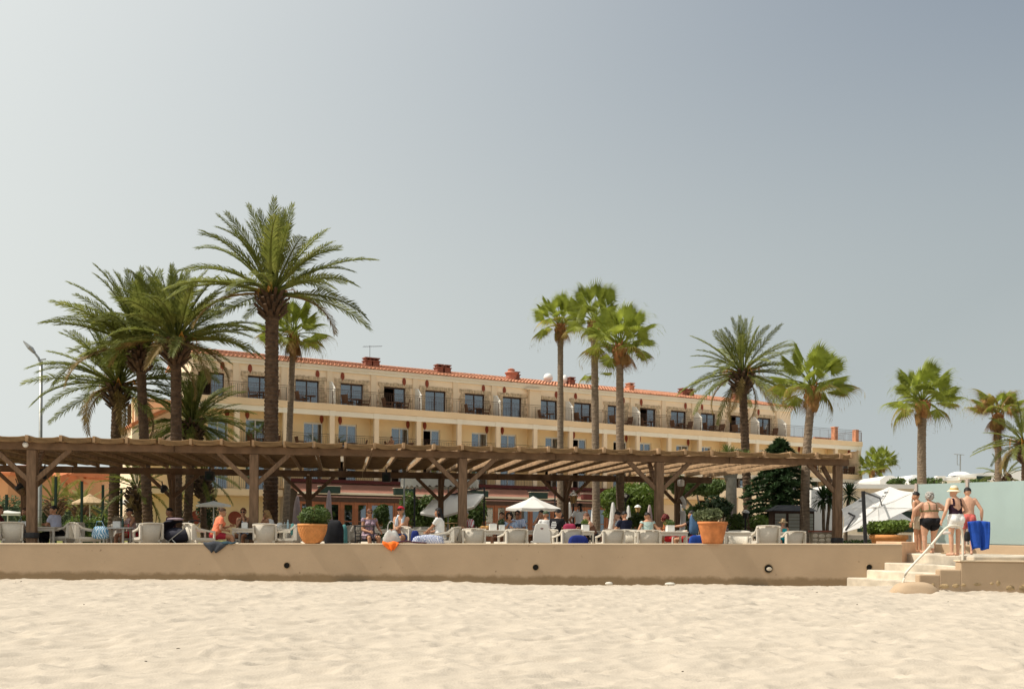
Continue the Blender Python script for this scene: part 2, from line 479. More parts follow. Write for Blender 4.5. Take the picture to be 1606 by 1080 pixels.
for px, py, kind in ((450,886,0), (840,889,0), (1205,891,1), (1363,889,0)):
    c = P(px, py, WALL_Y)
    r = .085 if not kind else .12
    d = MB()
    d.lathe([(r, 0), (r, .02), (r*.86, .022), (r*.84, .0), (r*.80, .002)], 20, (c.x, WALL_Y+.0, c.z), 0, False, Rx)
    d.lathe([(r*.85, .003), (.001, .004)], 20, (c.x, WALL_Y, c.z), 1, False, Rx)  # flat near-black disc paints the shade inside the pipe, no real opening
    o = d.build('drain_pipe', [M_stain, M_holeshade], sea_wall)
    if kind:
        q = MB(); q.ell((c.x+.02, WALL_Y-.012, c.z-.01), (.075,.02,.05), 10, 6)
        q.build('drain_plug', M_stone, o)
        tag(o, 'drain pipe stuffed with a pale stone')

# ------------------------------------------------------------------ steps, landing, right-hand walls
steps = empty('beach_steps', (PX(1420, 24), 24, 0), 0, 'worn pale stone steps climbing from the sand to the landing', 'steps')
def local(o): return o.location
so = steps.location
def poly_step(name, xl, sk, yf, z0, z1, xr, m, par=steps, yb=WALL_Y-.004, bev=.03):
    q = MB()
    q.prism([(xl-so.x, yb-so.y), (xl+sk-so.x, yf-so.y), (xr-so.x, yf-so.y), (xr-so.x, yb-so.y)], z0, z1)
    return q.build(name, m, par, bevel=bev)
YF = 22.95
lev = [(1329, .215, .95), (1360, .415, .95), (1388, .60, .95)]
for (px, z, sk), yf in zip(lev, (23.6, 23.0, 23.04)):
    xl = PX(px, 25.35)
    poly_step('step', xl, sk, yf, z-.27, z, PX(1508, 23)+ .0, M_stone)
xl = PX(1416, 25.35)
tag(poly_step('landing', xl, .75, 23.08, .5, .83, 16.5, M_stone, steps, 27.4), 'worn stone landing at the head of the steps')
# stepped cheek wall on the sand side, with its rubble footing and the rounded boulder at its end
ck = MB()
xa, xb, xc, xd = [PX(p, YF) for p in (1442, 1474, 1507, 1700)]
ck.prism([(xa, YF), (xb+.02, YF), (xb+.02, YF+.25), (xa, YF+.25)], -.3, .40)
ck.prism([(xb, YF-.003), (xc+.02, YF-.003), (xc+.02, YF+.25), (xb, YF+.25)], -.3, .52)
ck.prism([(xc, YF-.006), (xd, YF-.006), (xd, YF+.3), (xc, YF+.3)], -.3, .70)
ckm = M_wall
cheek = ck.build('cheek_wall', ckm, None, bevel=.03)
tag(cheek, 'low stepped tan wall along the seaward side of the steps', 'wall')
cp = MB(); cp.b2((xc-.02, YF-.03, .70), (xd, YF+.34, .735)); cp.build('coping', M_walltop, cheek, bevel=.01)
# rubble stones of the footing
r4 = random.Random(4)
x = xa+.03
M_foot = mat('footing_stone_ochre', (.43,.31,.17), .95, .45, 9., .5, 24)
while x < xd-1.0:
    w = r4.uniform(.10, .34); h = r4.uniform(.05, .12); zc = r4.uniform(.10,.24)
    q = MB(); n_ = r4.randint(5, 7); a0_ = r4.uniform(0, 6)
    rim = [(w*.55*math.cos(a0_+k*2*math.pi/n_)*r4.uniform(.75,1.1), h*math.sin(a0_+k*2*math.pi/n_)*r4.uniform(.75,1.1)) for k in range(n_)]
    vs = [(x+w/2+u, YF+.01, zc+v) for u, v in rim]+[(x+w/2+u*.6, YF-.012, zc+v*.6) for u, v in rim]
    q.add(vs, [tuple(range(n_, 2*n_))]+[(k, (k+1)%n_, n_+(k+1)%n_, n_+k) for k in range(n_)])
    q.build('footing_stone', M_foot, cheek, True)
    x += w*r4.uniform(.7, 1.6)
for px, py, w, lab in ((957, 919, .10, 'small white stone lying on sand below the wall, left of the pair'), (1054, 916.5, .14, 'flat white stone lying against the wall foot, right of the pair')):
    q = MB(); q.ell((0,0,0), (w,.06,.045), 8, 5); o = q.build('beach_stone', mat('white_stone', (.66,.62,.54), .9, .15), None, True)
    c = P(px, py, 24.6); o.location = (c.x, 24.9, .035)
    tag(o, lab, 'stone')
specks = MB(); r5 = random.Random(15)
for k in range(34):
    y = 9+15.5*r5.random()**.7; x = r5.uniform(-.5,.5)*y*1.02; z = float(sand_z(np.array([[x]]), np.array([[y]]))[0,0])
    a = r5.uniform(.006,.016); specks.ell((x, y, z+a*.3), (a*r5.uniform(.8,2.2), a, a*.6), 6, 4)
tag(specks.build('beach_debris', mat('seaweed_dark', (.05,.035,.02), .9, .3)), 'dark scraps of dried seaweed scattered over the sand', 'seaweed', None, 'stuff')
# short wall end block beside the landing
q = MB(); q.prism([(PX(1413,25.4)+.02, 25.42), (PX(1432,26.5), 26.3), (PX(1432,26.5), 27.2), (PX(1413,25.4)+.02, 27.2)], .5, 1.12)
tag(q.build('wall_block', mat('peach_render', (.66,.42,.26), .9, .08), None, bevel=.015), 'short peach block ending the terrace wall beside the landing', 'wall')
# low wall below the glass screen
gA, gB = Vector((PX(1431, 27.5), 27.5, 0)), Vector((PX(1606, 25.1), 25.1, 0))
gu = (gB-gA).normalized(); gn = Vector((-gu.y, gu.x, 0)); gC = gA+gu*9
lw = MB()
lw.prism([tuple((gA)[:2]), tuple(gC[:2]), tuple((gC+gn*.35)[:2]), tuple((gA+gn*.35)[:2])], .5, 1.06)
tag(lw.build('low_wall', M_wall, None, bevel=.015), 'low tan wall under the frosted glass screen', 'wall')
gs = empty('glass_screen', tuple(gA), math.atan2(gu.y, gu.x), 'tall frosted turquoise glass windbreak on the low wall', 'glass screen')
pn = MB(); pn.b2((0, .16, 0), (1.22, .185, 1.62)); pane = pn.mesh('pane', M_frost)
pw = [1.36, 2.55, 2.55, 2.4]
xx = .06
for k, w in enumerate(pw):
    o = link('pane', pane, gs, (xx, 0, 1.085)); o.scale = (w/1.22, 1, 1)
    q = MB(); q.b2((xx-.075, .12, 1.06), (xx-.012, .23, 2.80 if k == 1 else 2.73))
    q.build('post', mat('screen_post', (.46,.38,.33), .6, .06), gs)
    xx += w+.09
# the pale planter/box seen through the glass
q = MB(); q.box((0,0,.45), (1.7,.5,.9)); q.box((0,0,.93), (1.8,.6,.06))
o = q.build('planter_box', mat('grey_box', (.38,.40,.38), .8, .06), None, bevel=.02); o.location = (PX(1590, 27.2), 27.0, .57)
tag(o, 'pale grey box standing behind the frosted glass screen', 'box')

# handrail
hr = MB()
pts = [P(1414, 917, 22.7), P(1420, 900, 22.7), P(1432, 885, 22.75), P(1452, 864, 22.8), P(1470, 843, 22.85), P(1480, 831, 22.9), P(1489, 825, 22.9), P(1500, 824, 22.95),
       P(1507, 828, 23.0), P(1509.5, 838, 23.0), P(1510, 860, 23.0)]
pts.append(Vector((pts[-1].x, 23.0, .70)))
pts[0].z = .08
def smooth_pts(pts, n=4):
    out = []
    for i in range(len(pts)-1):
        p0, p1, p2, p3 = pts[max(i-1,0)], pts[i], pts[i+1], pts[min(i+2, len(pts)-1)]
        for k in range(n):
            t = k/n
            out.append(.5*((2*p1)+(p2-p0)*t+(2*p0-5*p1+4*p2-p3)*t*t+(3*p1-p0-3*p2+p3)*t**3))
    return out+[pts[-1]]
hr.tube(smooth_pts(pts), .028, 8)
hand = hr.build('handrail', M_rail, None, True)
tag(hand, 'bent cream tube handrail rising beside the beach steps', 'handrail')
q = MB(); q.box(P(1461, 856, 22.82), (.10,.05,.09)); q.build('bracket', M_rail, hand, bevel=.01)

# ------------------------------------------------------------------ pergola
FLZ = .60
pA, pB = Vector((PX(50, 27), 27, 0)), Vector((PX(1313, 31.0), 31.0, 0))
pu = (pB-pA).normalized(); pn_ = Vector((-pu.y, pu.x, 0))
prz = math.atan2(pu.y, pu.x); PD = 11.0
perg = empty('pergola', (pA.x, pA.y, FLZ), prz, 'long timber pergola roofed with reed mats over the terrace', 'pergola')
def hit(px, off):
    """t along the pergola line (shifted inward by off) where photo column px meets it"""
    k = (px-CX)/F
    o = pA + pn_*off
    # o.x + t*u.x = k*(o.y + t*u.y)
    return (k*o.y - o.x)/(pu.x - k*pu.y)
LT = (pB-pA).length
ft = [hit(p, 0) for p in (50, 398, 725, 1033, 1313)]; ft = [ft[0]-5.9] + ft
bt = [hit(p, PD) for p in (38, 270, 484, 691, 887, 1062)]; bt = [bt[0]-5.8] + bt + [hit(1262, PD)-.6]
zb0, zb1 = 2.83, 3.03           # beam, above the floor
XL, XR = ft[0]-1.2, LT+.35
def brace(q, a, b_): q.bar(a, b_, .11, .13)
def post(x, y, wd, sides, zb=zb0):
    q = MB()
    q.prism([(x-wd/2, y-wd/2), (x+wd/2, y-wd/2), (x+wd/2, y+wd/2), (x-wd/2, y+wd/2)], 0, zb)
    o = q.build('post', M_wood, perg, bevel=.025)
    c = MB(); c.lathe([(wd*.74, .44), (wd*.78, .47), (wd*.78, .56), (wd*.74, .59)], 12, (x, y, 0)); c.build('collar', M_tie, o)
    for dx, dy in sides:
        k = MB(); brace(k, (x+dx*.05, y+dy*.05, zb-.86), (x+dx*.98, y+dy*.98, zb+.03)); k.build('brace', M_wood, perg, bevel=.015)
    return o
for k, t in enumerate(ft):
    sides = [(-1,0), (1,0), (0,1)] if k < 5 else [(-1,0), (0,1)]
    post(t, 0, .245, sides)
for t in bt[:-1]: post(t, PD, .22, [(-1,0), (1,0), (0,-1)], zb0-.05)
def beam(y, xa, xb, z0, z1, wd):
    # spliced from lengths
    cuts = [xa]
    while cuts[-1]+5.5 < xb: cuts.append(cuts[-1]+5.4)
    cuts.append(xb)
    for a, c in zip(cuts, cuts[1:]):
        q = MB(); q.b2((a+.004, y-wd/2, z0), (c-.004, y+wd/2, z1)); q.build('beam', M_woodh, perg, bevel=.02)
beam(0, XL, XR, zb0+.002, zb1, .19)
beam(PD, XL, bt[-2]+1.5, zb0-.048, zb1, .16)
q = MB(); q.b2((LT-.09, .1, zb0+.004), (LT+.09, PD, zb1-.01))
# rafters and mats
rr = random.Random(11)
raf = MB()
for k in range(6):       # slightly bowed pole sawn flat on its sides
    y0, y1 = -.46+(PD+.8)*k/6, -.46+(PD+.8)*(k+1)/6
    raf.bar((.006*math.sin(k*2.1), y0, zb1+.085+.006*math.sin(k*1.7)), (.006*math.sin(k*2.1+2.1), y1+.004, zb1+.085+.006*math.sin(k*1.7+1.7)), .072-.003*k, .165-.006*k)
rafm = raf.mesh('rafter', M_rafter)
tx = [hit(50, 0) + .835*k for k in range(-8, 29)]
tx = [t for t in tx if t < LT+.2] + [LT+.28]
for t in tx:
    o = link('rafter', rafm, perg, (t + rr.uniform(-.02,.02), rr.uniform(-.08,.08), rr.uniform(-.01,.012)))
SLOT = .085               # the mats do not reach the next rafter: sun slips through beside it
def mat_panel(w, seed):
    q = MB(); r2 = random.Random(seed)
    y = -.42; ns = 4
    while y < PD+.3:
        dw = r2.uniform(.07, .13)
        top, bot = [], []
        for k in range(ns+1):
            s_ = k/ns
            bow = -.045*math.sin(math.pi*s_)
            j = r2.uniform(-.006,.006)
            e0_ = r2.uniform(-.015,.012) if k in (0, ns) else 0
            for dy, dz in ((0, 0), (dw, .004)):
                top.append((s_*w+e0_, y+dy, zb1+.142+bow+j+dz)); bot.append((s_*w+e0_, y+dy, zb1+.126+bow+j+dz))
        n = len(top)
        fs = []
        for k in range(ns):
            a = 2*k
            fs += [(a, a+2, a+3, a+1), (n+a, n+a+1, n+a+3, n+a+2), (a, n+a, n+a+2, a+2), (a+1, a+3, n+a+3, n+a+1)]
        q.add(top+bot, fs)
        y += dw + (r2.uniform(.004,.011) if r2.random() < .9 else r2.uniform(.015,.03))
    # the front edge is rolled down and tied, sagging between the rafters
    for k in range(4):
        z = zb1+.115-.030*k; sg = .03+.012*k+r2.uniform(0,.02)
        q.tube([(-.01, -.43, z+.01), (w*.25, -.435, z-sg*.5), (w*.5, -.44, z-sg*.6), (w*.8, -.435, z-sg*.4), (w+.05, -.43, z+.01)], .021, 6)
    return q.mesh('reed_mat', M_reed)
PWD = .835-.07-SLOT
mats_v = [mat_panel(PWD, s) for s in range(5)]
for a, c in zip(tx, tx[1:]):
    me = mats_v[rr.randrange(5)]
    o = link('reed_mat', me, perg, (a+.037, rr.uniform(-.04,.04), rr.uniform(-.008,.012))); o.scale = ((c-a-.07-SLOT*rr.uniform(.7,1.1))/PWD, 1, 1)
# dark strap ties on the beam, small things hung from the timber
def hung(kind, px, py, Y, lab):
    c = P(px, py, Y)
    e = empty(kind, tuple(c), 0, lab, kind.replace('_', ' '))
    return e
e = hung('globe_lamp', 40, 697, 26.75, 'small white globe lamp under the pergola beam at far left')
q = MB(); q.ell((0,0,0), (.075,.075,.075), 12, 8); q.build('globe', M_globe, e, True)
q = MB(); q.lathe([(.04,.06),(.04,.13),(.02,.15)], 10); q.build('holder', M_tie, e)
e = hung('globe_lamp', 1068, 757, 38.0, 'white globe lamp hanging by the right rear pergola post')
q = MB(); q.lathe([(.09,-.13),(.13,-.10),(.13,.10),(.09,.13)], 12); q.build('globe', M_globe, e, True)
q = MB(); q.lathe([(.04,.13),(.04,.2)], 10); q.build('holder', M_tie, e)
def spot(px, py, Y, lab, yaw, bell=False):
    e = hung('spotlight', px, py, Y, lab); e.rotation_euler.z = yaw
    q = MB(); T = Matrix.Rotation(R(50), 3, 'X')
    q.lathe([(.03,-.12),(.07,-.10),(.10,.05),(.14,.14),(.13,.145)], 12, (0,0,0), 0, True, T); q.build('housing', M_tie, e, True)
    q = MB(); q.lathe([(.125,.135),(.02,.12)], 12, (0,0,0), 0, True, T); q.build('lens', M_globe, e)
    q = MB(); q.bar((0,0,0), (0,.1,.32), .03, .03); q.build('bracket', M_tie, e)
spot(68, 745, 29, 'black spotlight behind the leftmost front pergola post', 0)
spot(29, 764, 36, 'black spotlight low on the rear post at far left', 2.2)
spot(256, 768, 36.6, 'black spotlight on the rear post in front of the palm trunks', 3.0)
spot(1030, 778-2, 44, 'small floodlight in front of the bright green tree', 2.5) if False else None
def speaker(px, py, Y, lab):
    e = hung('speaker', px, py, Y, lab)
    q = MB(); q.box((0,0,0), (.32,.26,.36)); q.build('cabinet', M_tie, e, bevel=.03)
    q = MB(); q.lathe([(.11,0),(.10,.012),(.02,.004)], 14, (0,-.131,-.02), 0, True, Rx); q.build('grille', M_dgreen, e)
    q = MB(); q.bar((0,0,.17), (0,.02,.34), .05, .03); q.build('bracket', M_tie, e)
speaker(329, 746, 37.4, 'black loudspeaker under the rear beam near the big palm')
speaker(606, 748, 38.6, 'black loudspeaker under the rear beam left of the round canopy')
# ------------------------------------------------------------------ hotel (local frame: x along facade, y inward, z up)
HZ0 = 62.0
HX0 = PX(370.5, HZ0)
HX1, HZ1 = PX(1349, 89.3), 89.3
hu = Vector((HX1-HX0, HZ1-HZ0, 0)); HL = hu.length; hu.normalize()
BAY = HL/18
hrz = math.atan2(hu.y, hu.x)
hotel = empty('hotel', (HX0, HZ0, 0), hrz, 'long cream hotel with three rows of balconies and a terracotta tile roof', 'building')
def H(x, y, z): return Matrix.Rotation(hrz, 3, 'Z') @ Vector((x, y, z)) + Vector((HX0, HZ0, 0))
L1, L2, L3, EAVE = 4.35, 6.55, 9.50, 11.98
SB = 1.05                                # wall set back behind the balcony edge
XW = -.8*BAY                             # left end of the tall block
XT = 15.55*BAY                           # right end of the top storey
rh = random.Random(21)

def opening_wall(q, x0, x1, z0, z1, y0, y1, ops, m=0):
    """wall between x0..x1 with openings [(a,b,top)] from the floor up"""
    x = x0
    for a, b_, t in sorted(ops):
        q.b2((x, y0, z0), (a, y1, z1), m)
        q.b2((a, y0, t), (b_, y1, z1), m)
        x = b_
    q.b2((x, y0, z0), (x1, y1, z1), m)

# sliding doors: a frame with panes and curtains
def door_mesh(w, h, mt, name):
    q = MB(); t = .07
    q.b2((-w/2, 0, 0), (-w/2+t, .09, h)); q.b2((w/2-t, 0, 0), (w/2, .09, h)); q.b2((-w/2+t, 0, h-t*1.6), (w/2-t, .09, h)); q.b2((-w/2+t, 0, 0), (w/2-t, .09, t))
    q.b2((-t*.5, .01, t), (t*.5, .08, h-t*1.6))
    return q.mesh(name, mt)
def pane_mesh(w, h):
    q = MB(); q.b2((0, 0, 0), (w, .012, h)); return q.mesh('pane', M_glass)
def curtain_mesh(w, h):
    q = MB(); n = 14
    vs = []
    for k in range(n+1):
        x = w*k/n; y = .035*math.sin(k*2.1)
        vs += [(x, y, 0), (x, y, h)]
    q.add(vs, [(2*k, 2*k+2, 2*k+3, 2*k+1) for k in range(n)])
    return q.mesh('curtain', M_curtain, True)
DW, DH3, DH2 = 1.62, 1.85, 2.0
dm3, dm2 = door_mesh(DW, DH3, M_dwood, 'balcony_door'), door_mesh(1.3, DH2, M_wframe, 'balcony_door')
pm3, pm2 = pane_mesh(DW/2-.10, DH3-.18), pane_mesh(1.3/2-.10, DH2-.18)
cm3, cm2 = curtain_mesh(.5, DH3-.2), curtain_mesh(.48, DH2-.2)
def door(x, y, z, top):
    me, pm, cm, w = (dm3, pm3, cm3, DW) if top else (dm2, pm2, cm2, 1.3)
    o = link('balcony_door', me, hotel, (x, y, z))
    st = rh.random()
    for s in (0, 1):
        if (st < .35 and s == 0): continue                 # leaf slid open
        link('pane', pm, o, ((-w/2+.07) if s == 0 else .035, .045, .08))
    if st > .25: link('curtain', cm, o, (w/2-.58, .16, .08))
    if st > .45: link('curtain', cm, o, (-w/2+.08, .17, .08))
    return o

walls = MB(); rub = MB(); rooms = MB()
pil = MB()
medal = MB()
medal.ell((0, 0, 0), (.14, .05, .27), 10, 7); medal.ell((0, -.03, .02), (.07,.04,.13), 8, 5); medal.ell((0,-.01,.28), (.05,.03,.06), 6, 4); medal.ell((0,-.01,-.27), (.05,.03,.05), 6, 4)
mmed = medal.mesh('wall_emblem', M_emblem, True)
op3, op2, op1 = [], [], []
for k in range(-1, 18):
    xa = k*BAY
    c3 = xa + BAY*.56
    even = k % 2 == 0
    c2 = xa + BAY*(.47 if even else .70)
    if c3+DW/2 < XT and c3-DW/2 > XW:
        op3.append((c3-DW/2, c3+DW/2, L3-.25+DH3))
        door(c3, SB+.12, L3-.25, True)
        link('wall_emblem', mmed, hotel, (c3+(-.68 if even else .68), SB-.03, 11.52))
        # uneven stone surround, laid stone by stone
        z = L3-.2
        while z < L3-.25+DH3:
            h = rh.uniform(.13, .24)
            for s in (-1, 1):
                w = rh.uniform(.26, .48)
                xx = c3+s*(DW/2+w/2+.005)
                rub.box((xx, SB-.01, z+h/2), (w, .07+rh.uniform(0,.05), h*.9))
            z += h
        xx = c3-DW/2-.42
        while xx < c3+DW/2+.42:
            w = rh.uniform(.12, .22)
            rub.box((xx+w/2, SB-.01, L3-.25+DH3+.13+rh.uniform(-.02,.02)), (w*.92, .07+rh.uniform(0,.05), rh.uniform(.20,.27)))
            xx += w
    if k >= -1:
        op2.append((c2-.65, c2+.65, L2-.2+DH2)); door(c2, SB+.12, L2-.2, False)
        link('wall_emblem', mmed, hotel, (c2+(-.55 if even else .55), SB-.03, L2+2.05))
        zz = L1 if k >= 1 else 3.8
        op1.append((c2-.65, c2+.65, zz-.2+1.95)); door(c2, SB+.12, zz-.2, False)
XA = XW
opening_wall(walls, XA, XT, L3-.3, EAVE, SB, SB+.22, op3, 0)
opening_wall(walls, XA-1.15*BAY, HL-.1, L2-.3, L3-.32, SB, SB+.22, op2, 1)
opening_wall(walls, XA-1.15*BAY, HL-.1, 3.5, L2-.32, SB, SB+.22, op1, 1)
walls.b2((XA-1.15*BAY, SB+.003, .3), (1.0*BAY, SB+.21, 3.498), 1)
walls.b2((1.0*BAY+.003, SB+.1, .3), (HL-.1, SB+.3, 3.49), 0)
walls.build('wall', [M_cream, M_yellow], hotel)
tag(rub.build('stone_surround', M_rubble, hotel), kind='stuff')
# end walls and a dim interior behind the openings
q = MB()
q.b2((XT-.22, SB+.222, L3-.3), (XT-.002, 7.5, EAVE)); q.build('end_wall', M_cream, hotel); q = MB(); q.b2((XA+.002, SB+.222, L3-.3), (XA+.22, 7.5, EAVE))
q.build('end_wall', M_cream, hotel); q = MB(); q.b2((HL-.32, -.0, .3), (HL-.1, SB-.003, L3-.82)); q.build('end_wall', M_cream, hotel); q = MB(); q.b2((HL-.32, SB+.222, .3), (HL-.1, 9, L3-.3)); q.build('end_wall', M_cream, hotel); q = MB(); q.b2((XA-1.15*BAY, SB+.222, .3), (XA-1.15*BAY+.22, 9, 7.4))
q.build('end_wall', M_cream, hotel)
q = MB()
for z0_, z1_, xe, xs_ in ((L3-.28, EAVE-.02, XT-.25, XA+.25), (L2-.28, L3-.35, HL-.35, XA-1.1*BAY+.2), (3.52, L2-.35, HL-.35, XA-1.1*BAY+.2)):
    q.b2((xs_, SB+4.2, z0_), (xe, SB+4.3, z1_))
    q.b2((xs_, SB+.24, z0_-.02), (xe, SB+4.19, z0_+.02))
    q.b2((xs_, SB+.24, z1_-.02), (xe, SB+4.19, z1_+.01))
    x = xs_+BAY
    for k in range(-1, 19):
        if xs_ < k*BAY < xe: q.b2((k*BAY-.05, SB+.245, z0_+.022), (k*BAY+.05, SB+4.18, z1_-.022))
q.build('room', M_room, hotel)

# balcony slabs: tan edge above a recessed pale beam
for nm, xa, xb, zt_ in (('balcony_slab', XA-.02, HL+.14, L3), ('balcony_slab', XA-1.17*BAY, HL+.12, L2), ('balcony_slab', .95*BAY, HL+.1, L1), ('balcony_slab', XA-1.17*BAY, .945*BAY, 3.80)):
    q = MB()
    q.b2((xa, -.10, zt_-.42), (xb, .12, zt_)); q.b2((xa, .121, zt_-.46), (xb, SB+.05, zt_-.22))
    o = q.build(nm, M_slab, hotel, bevel=.02)
    if zt_ in (L3, L2):
        c = MB(); c.b2((xa+.05, -.03, zt_-.77), (xb-.05, .16, zt_-.424)); c.build('beam', M_beam, o)
# columns of the middle and lower loggias
cm = MB(); cm.b2((-.16, -.045, L2), (.16, .20, L3-.772)); colm = cm.mesh('column', M_col)
cm = MB(); cm.b2((-.16, -.045, 0), (.16, .20, L2-.772-L1)); colm1 = cm.mesh('column', M_col)
cs = MB(); cs.b2((-.22, -.06, 0), (.22, -.028, .36)); capm = cs.mesh('beam_block', M_beam)
for k in range(0, 19):
    x = k*BAY if k < 18 else HL-.16
    link('column', colm, hotel, (x, 0, 0)); link('beam_block', capm, hotel, (x, 0, L3-.78))
    if k >= 1: link('column', colm1, hotel, (x, 0, L1))
for x in (XA-.0, XA-1.1*BAY): link('column', colm, hotel, (x, 0, 0))
# walls between neighbouring balconies
dv = MB(); dv.b2((-.06, .202, 0), (.06, SB-.003, L3-.46-L2)); dvm = dv.mesh('dividing_wall', M_yellow)
for k in range(0, 18):
    link('dividing_wall', dvm, hotel, (k*BAY, 0, L2))
# top floor pilasters and sloping white screens
pl = MB(); pl.b2((-.19, SB-.10, L3-.2), (.19, SB-.002, EAVE-.05)); plm = pl.mesh('pilaster', M_col)
sc = MB()
sc.add([(-.05,-.02,0), (-.05,SB-.11,0), (-.05,SB-.11,1.62), (-.05,.55,1.55), (-.05,-.02,1.05), (.05,-.02,0), (.05,SB-.11,0), (.05,SB-.11,1.62), (.05,.55,1.55), (.05,-.02,1.05)],
       [(4,3,2,1,0), (5,6,7,8,9), (0,1,6,5), (1,2,7,6), (2,3,8,7), (3,4,9,8), (4,0,5,9)])
scm = sc.mesh('balcony_screen', M_part)
for k in range(0, 16):
    link('pilaster', plm, hotel, (k*BAY+.15, 0, 0))
for k in (2, 4, 6, 8, 10, 12, 14, 15):
    link('balcony_screen', scm, hotel, (k*BAY+.15, 0, L3-.02))
# railings, one length per bay
def rail_mesh(w, h):
    q = MB()
    q.b2((0, .0, h-.026), (w, .03, h)); q.b2((0, .0, h-.14), (w, .018, h-.124)); q.b2((0, .0, .07), (w, .018, .088))
    n = int(w/.125)
    for k in range(n+1):
        x = w*k/n
        q.bar((x, .012, .0 if k % 8 == 0 else .096), (x, .012, h-.142), .022 if k % 8 == 0 else .011, .022 if k % 8 == 0 else .011)
    return q.mesh('railing', M_iron)
rm = rail_mesh(BAY-.02, .98); rm2 = rail_mesh(BAY-.36, .98)
for k in range(-1, 18):
    x = k*BAY
    if k >= 0: link('railing', rm, hotel, (x+.01, -.06, L3))
    if k >= 0: link('railing', rm2, hotel, (x+.18, .05, L2)); 
    if k >= 1: link('railing', rm2, hotel, (x+.18, .05, L1))
    else: link('railing', rm2, hotel, (x+.18, .05, 3.8))
o = link('railing', rail_mesh(.8*BAY, .98), hotel, (XA+.02, -.06, L3))
o = link('railing', rail_mesh(3.8, .98), hotel, (HL+.08, -.02, L3), R(90))
# brick piers and low brick wall at the open right-hand terrace
q = MB(); q.b2((17.1*BAY-.2, .3, L3), (17.1*BAY+.2, .7, L3+1.15)); q.b2((17.1*BAY-.25, .25, L3+1.15), (17.1*BAY+.25, .75, L3+1.22))
q.build('brick_pier', M_tile, hotel)
q = MB(); q.b2((HL-.3, .3, L3), (HL+.08, .7, L3+1.12)); q.build('brick_pier', M_tile, hotel); q = MB(); q.b2((17.1*BAY+.22, 3, L3), (HL-.1, 3.25, L3+.55)); q.build('brick_wall', M_tile, hotel); q = MB(); q.b2((16.3*BAY, 3.4, L3), (17.0*BAY, 3.6, L3+.5)); q.build('brick_wall', M_tile, hotel)

# roof: cornice, tiled slope with each barrel tile modelled, ridge
q = MB()
q.b2((XA-.15, SB-.24, EAVE-.02), (XT+.15, SB+.3, EAVE+.16)); q.b2((XA-.05, SB-.14, EAVE-.20), (XT+.05, SB+.24, EAVE-.022))
roof = q.build('roof', M_beam, hotel)
til = MB(); sp = .27; RT = 4.6; rise = 1.0
ux = Vector((1,0,0)); sl = Vector((0, RT, rise)).normalized(); nl = Vector((0, -rise, RT)).normalized()
SLN = math.hypot(RT, rise)
o0 = Vector((XA-.2, SB-.32, EAVE+.17))
nrow = 11; n = int((XT-XA+.4)/sp)
for i in range(n):
    for j in range(nrow):
        a = SLN*j/nrow - (.05 if j else .1); b_ = SLN*(j+1)/nrow
        jit = rh.uniform(-.012, .012)
        vs = []
        for s_, lift in ((a, .045), (b_, .0)):
            for t in range(5):
                an = math.pi*t/4
                vs.append(o0 + ux*(sp*i+sp*.5-math.cos(an)*.105+jit) + sl*s_ + nl*(math.sin(an)*.085+lift))
        til.add(vs, [(t, t+1, t+6, t+5) for t in range(4)] + ([(4,3,2,1,0)] if j == 0 else []))
til.add([o0+nl*.0, o0+ux*(sp*n), o0+ux*(sp*n)+sl*SLN, o0+sl*SLN], [(0,1,2,3)])
tag(til.build('roof_tiles', M_tile, roof), kind='stuff')
q = MB()
yr = SB-.32+RT; zr = EAVE+.17+rise
q.tube([(XA-.2, yr, zr+.02), (XT+.2, yr, zr+.02)], .12, 8)
q.add([(XA-.2, yr, zr), (XT+.2, yr, zr), (XT+.2, yr+4, zr-1.1), (XA-.2, yr+4, zr-1.1)], [(0,1,2,3)])
q.add([(XA-.2, SB-.5, EAVE+.1), (XA-.2, yr, zr), (XA-.2, yr+4, EAVE+.1)], [(0,1,2)]); q.add([(XT+.2, SB-.5, EAVE+.1), (XT+.2, yr, zr), (XT+.2, yr+4, EAVE+.1)], [(0,2,1)])
q.build('roof_ridge', M_tile, roof)
def hx(px, y):
    """local x where photo column px meets the line y inward of the facade"""
    k = (px-CX)/F
    o = Vector((HX0, HZ0, 0)) + Matrix.Rotation(hrz, 3, 'Z') @ Vector((0, y, 0))
    return (k*o.y-o.x)/(hu.x-k*hu.y)
for px, kind in ((574,0),(586,0),(686,0),(698,0),(806,0),(893,0),(986,0),(1069,0),(1080,0),(1151,0)):
    x = hx(px, 3.2); q = MB()
    q.b2((x-.24, 2.9, zr-.55), (x+.24, 3.5, zr-.10)); q.b2((x-.29, 2.84, zr-.10), (x+.29, 3.56, zr-.03))
    q.b2((x-.20, 2.95, zr-.03), (x-.10, 3.45, zr+.10)); q.b2((x+.10, 2.95, zr-.03), (x+.20, 3.45, zr+.10)); q.b2((x-.27, 2.86, zr+.10), (x+.27, 3.54, zr+.17))
    q.build('chimney', M_brick if px != 986 else M_tile, roof)
x = hx(800, 3.0); q = MB()
q.lathe([(.34,zr-.8),(.40,zr-.25),(.42,zr-.05),(.50,zr-.02),(.50,zr+.06),(.30,zr+.12),(.24,zr+.26),(.30,zr+.29),(.10,zr+.38)], 14, (x,3,0))
q.build('chimney_pot', mat('pink_terracotta', (.50,.20,.13), .85, .2), roof, True)
for px in (858, 884):
    x = hx(px, 3.4); q = MB()
    r_ = .36 if px == 858 else .24
    q.lathe([(r_*.7,zr-.8),(r_*.7,zr-.15),(r_,zr-.12),(r_,zr+.08),(r_*.8,zr+.24),(r_*.4,zr+.34),(.02,zr+.36)], 14, (x,3.4,0))
    q.build('roof_vent', M_whitep, roof, True)
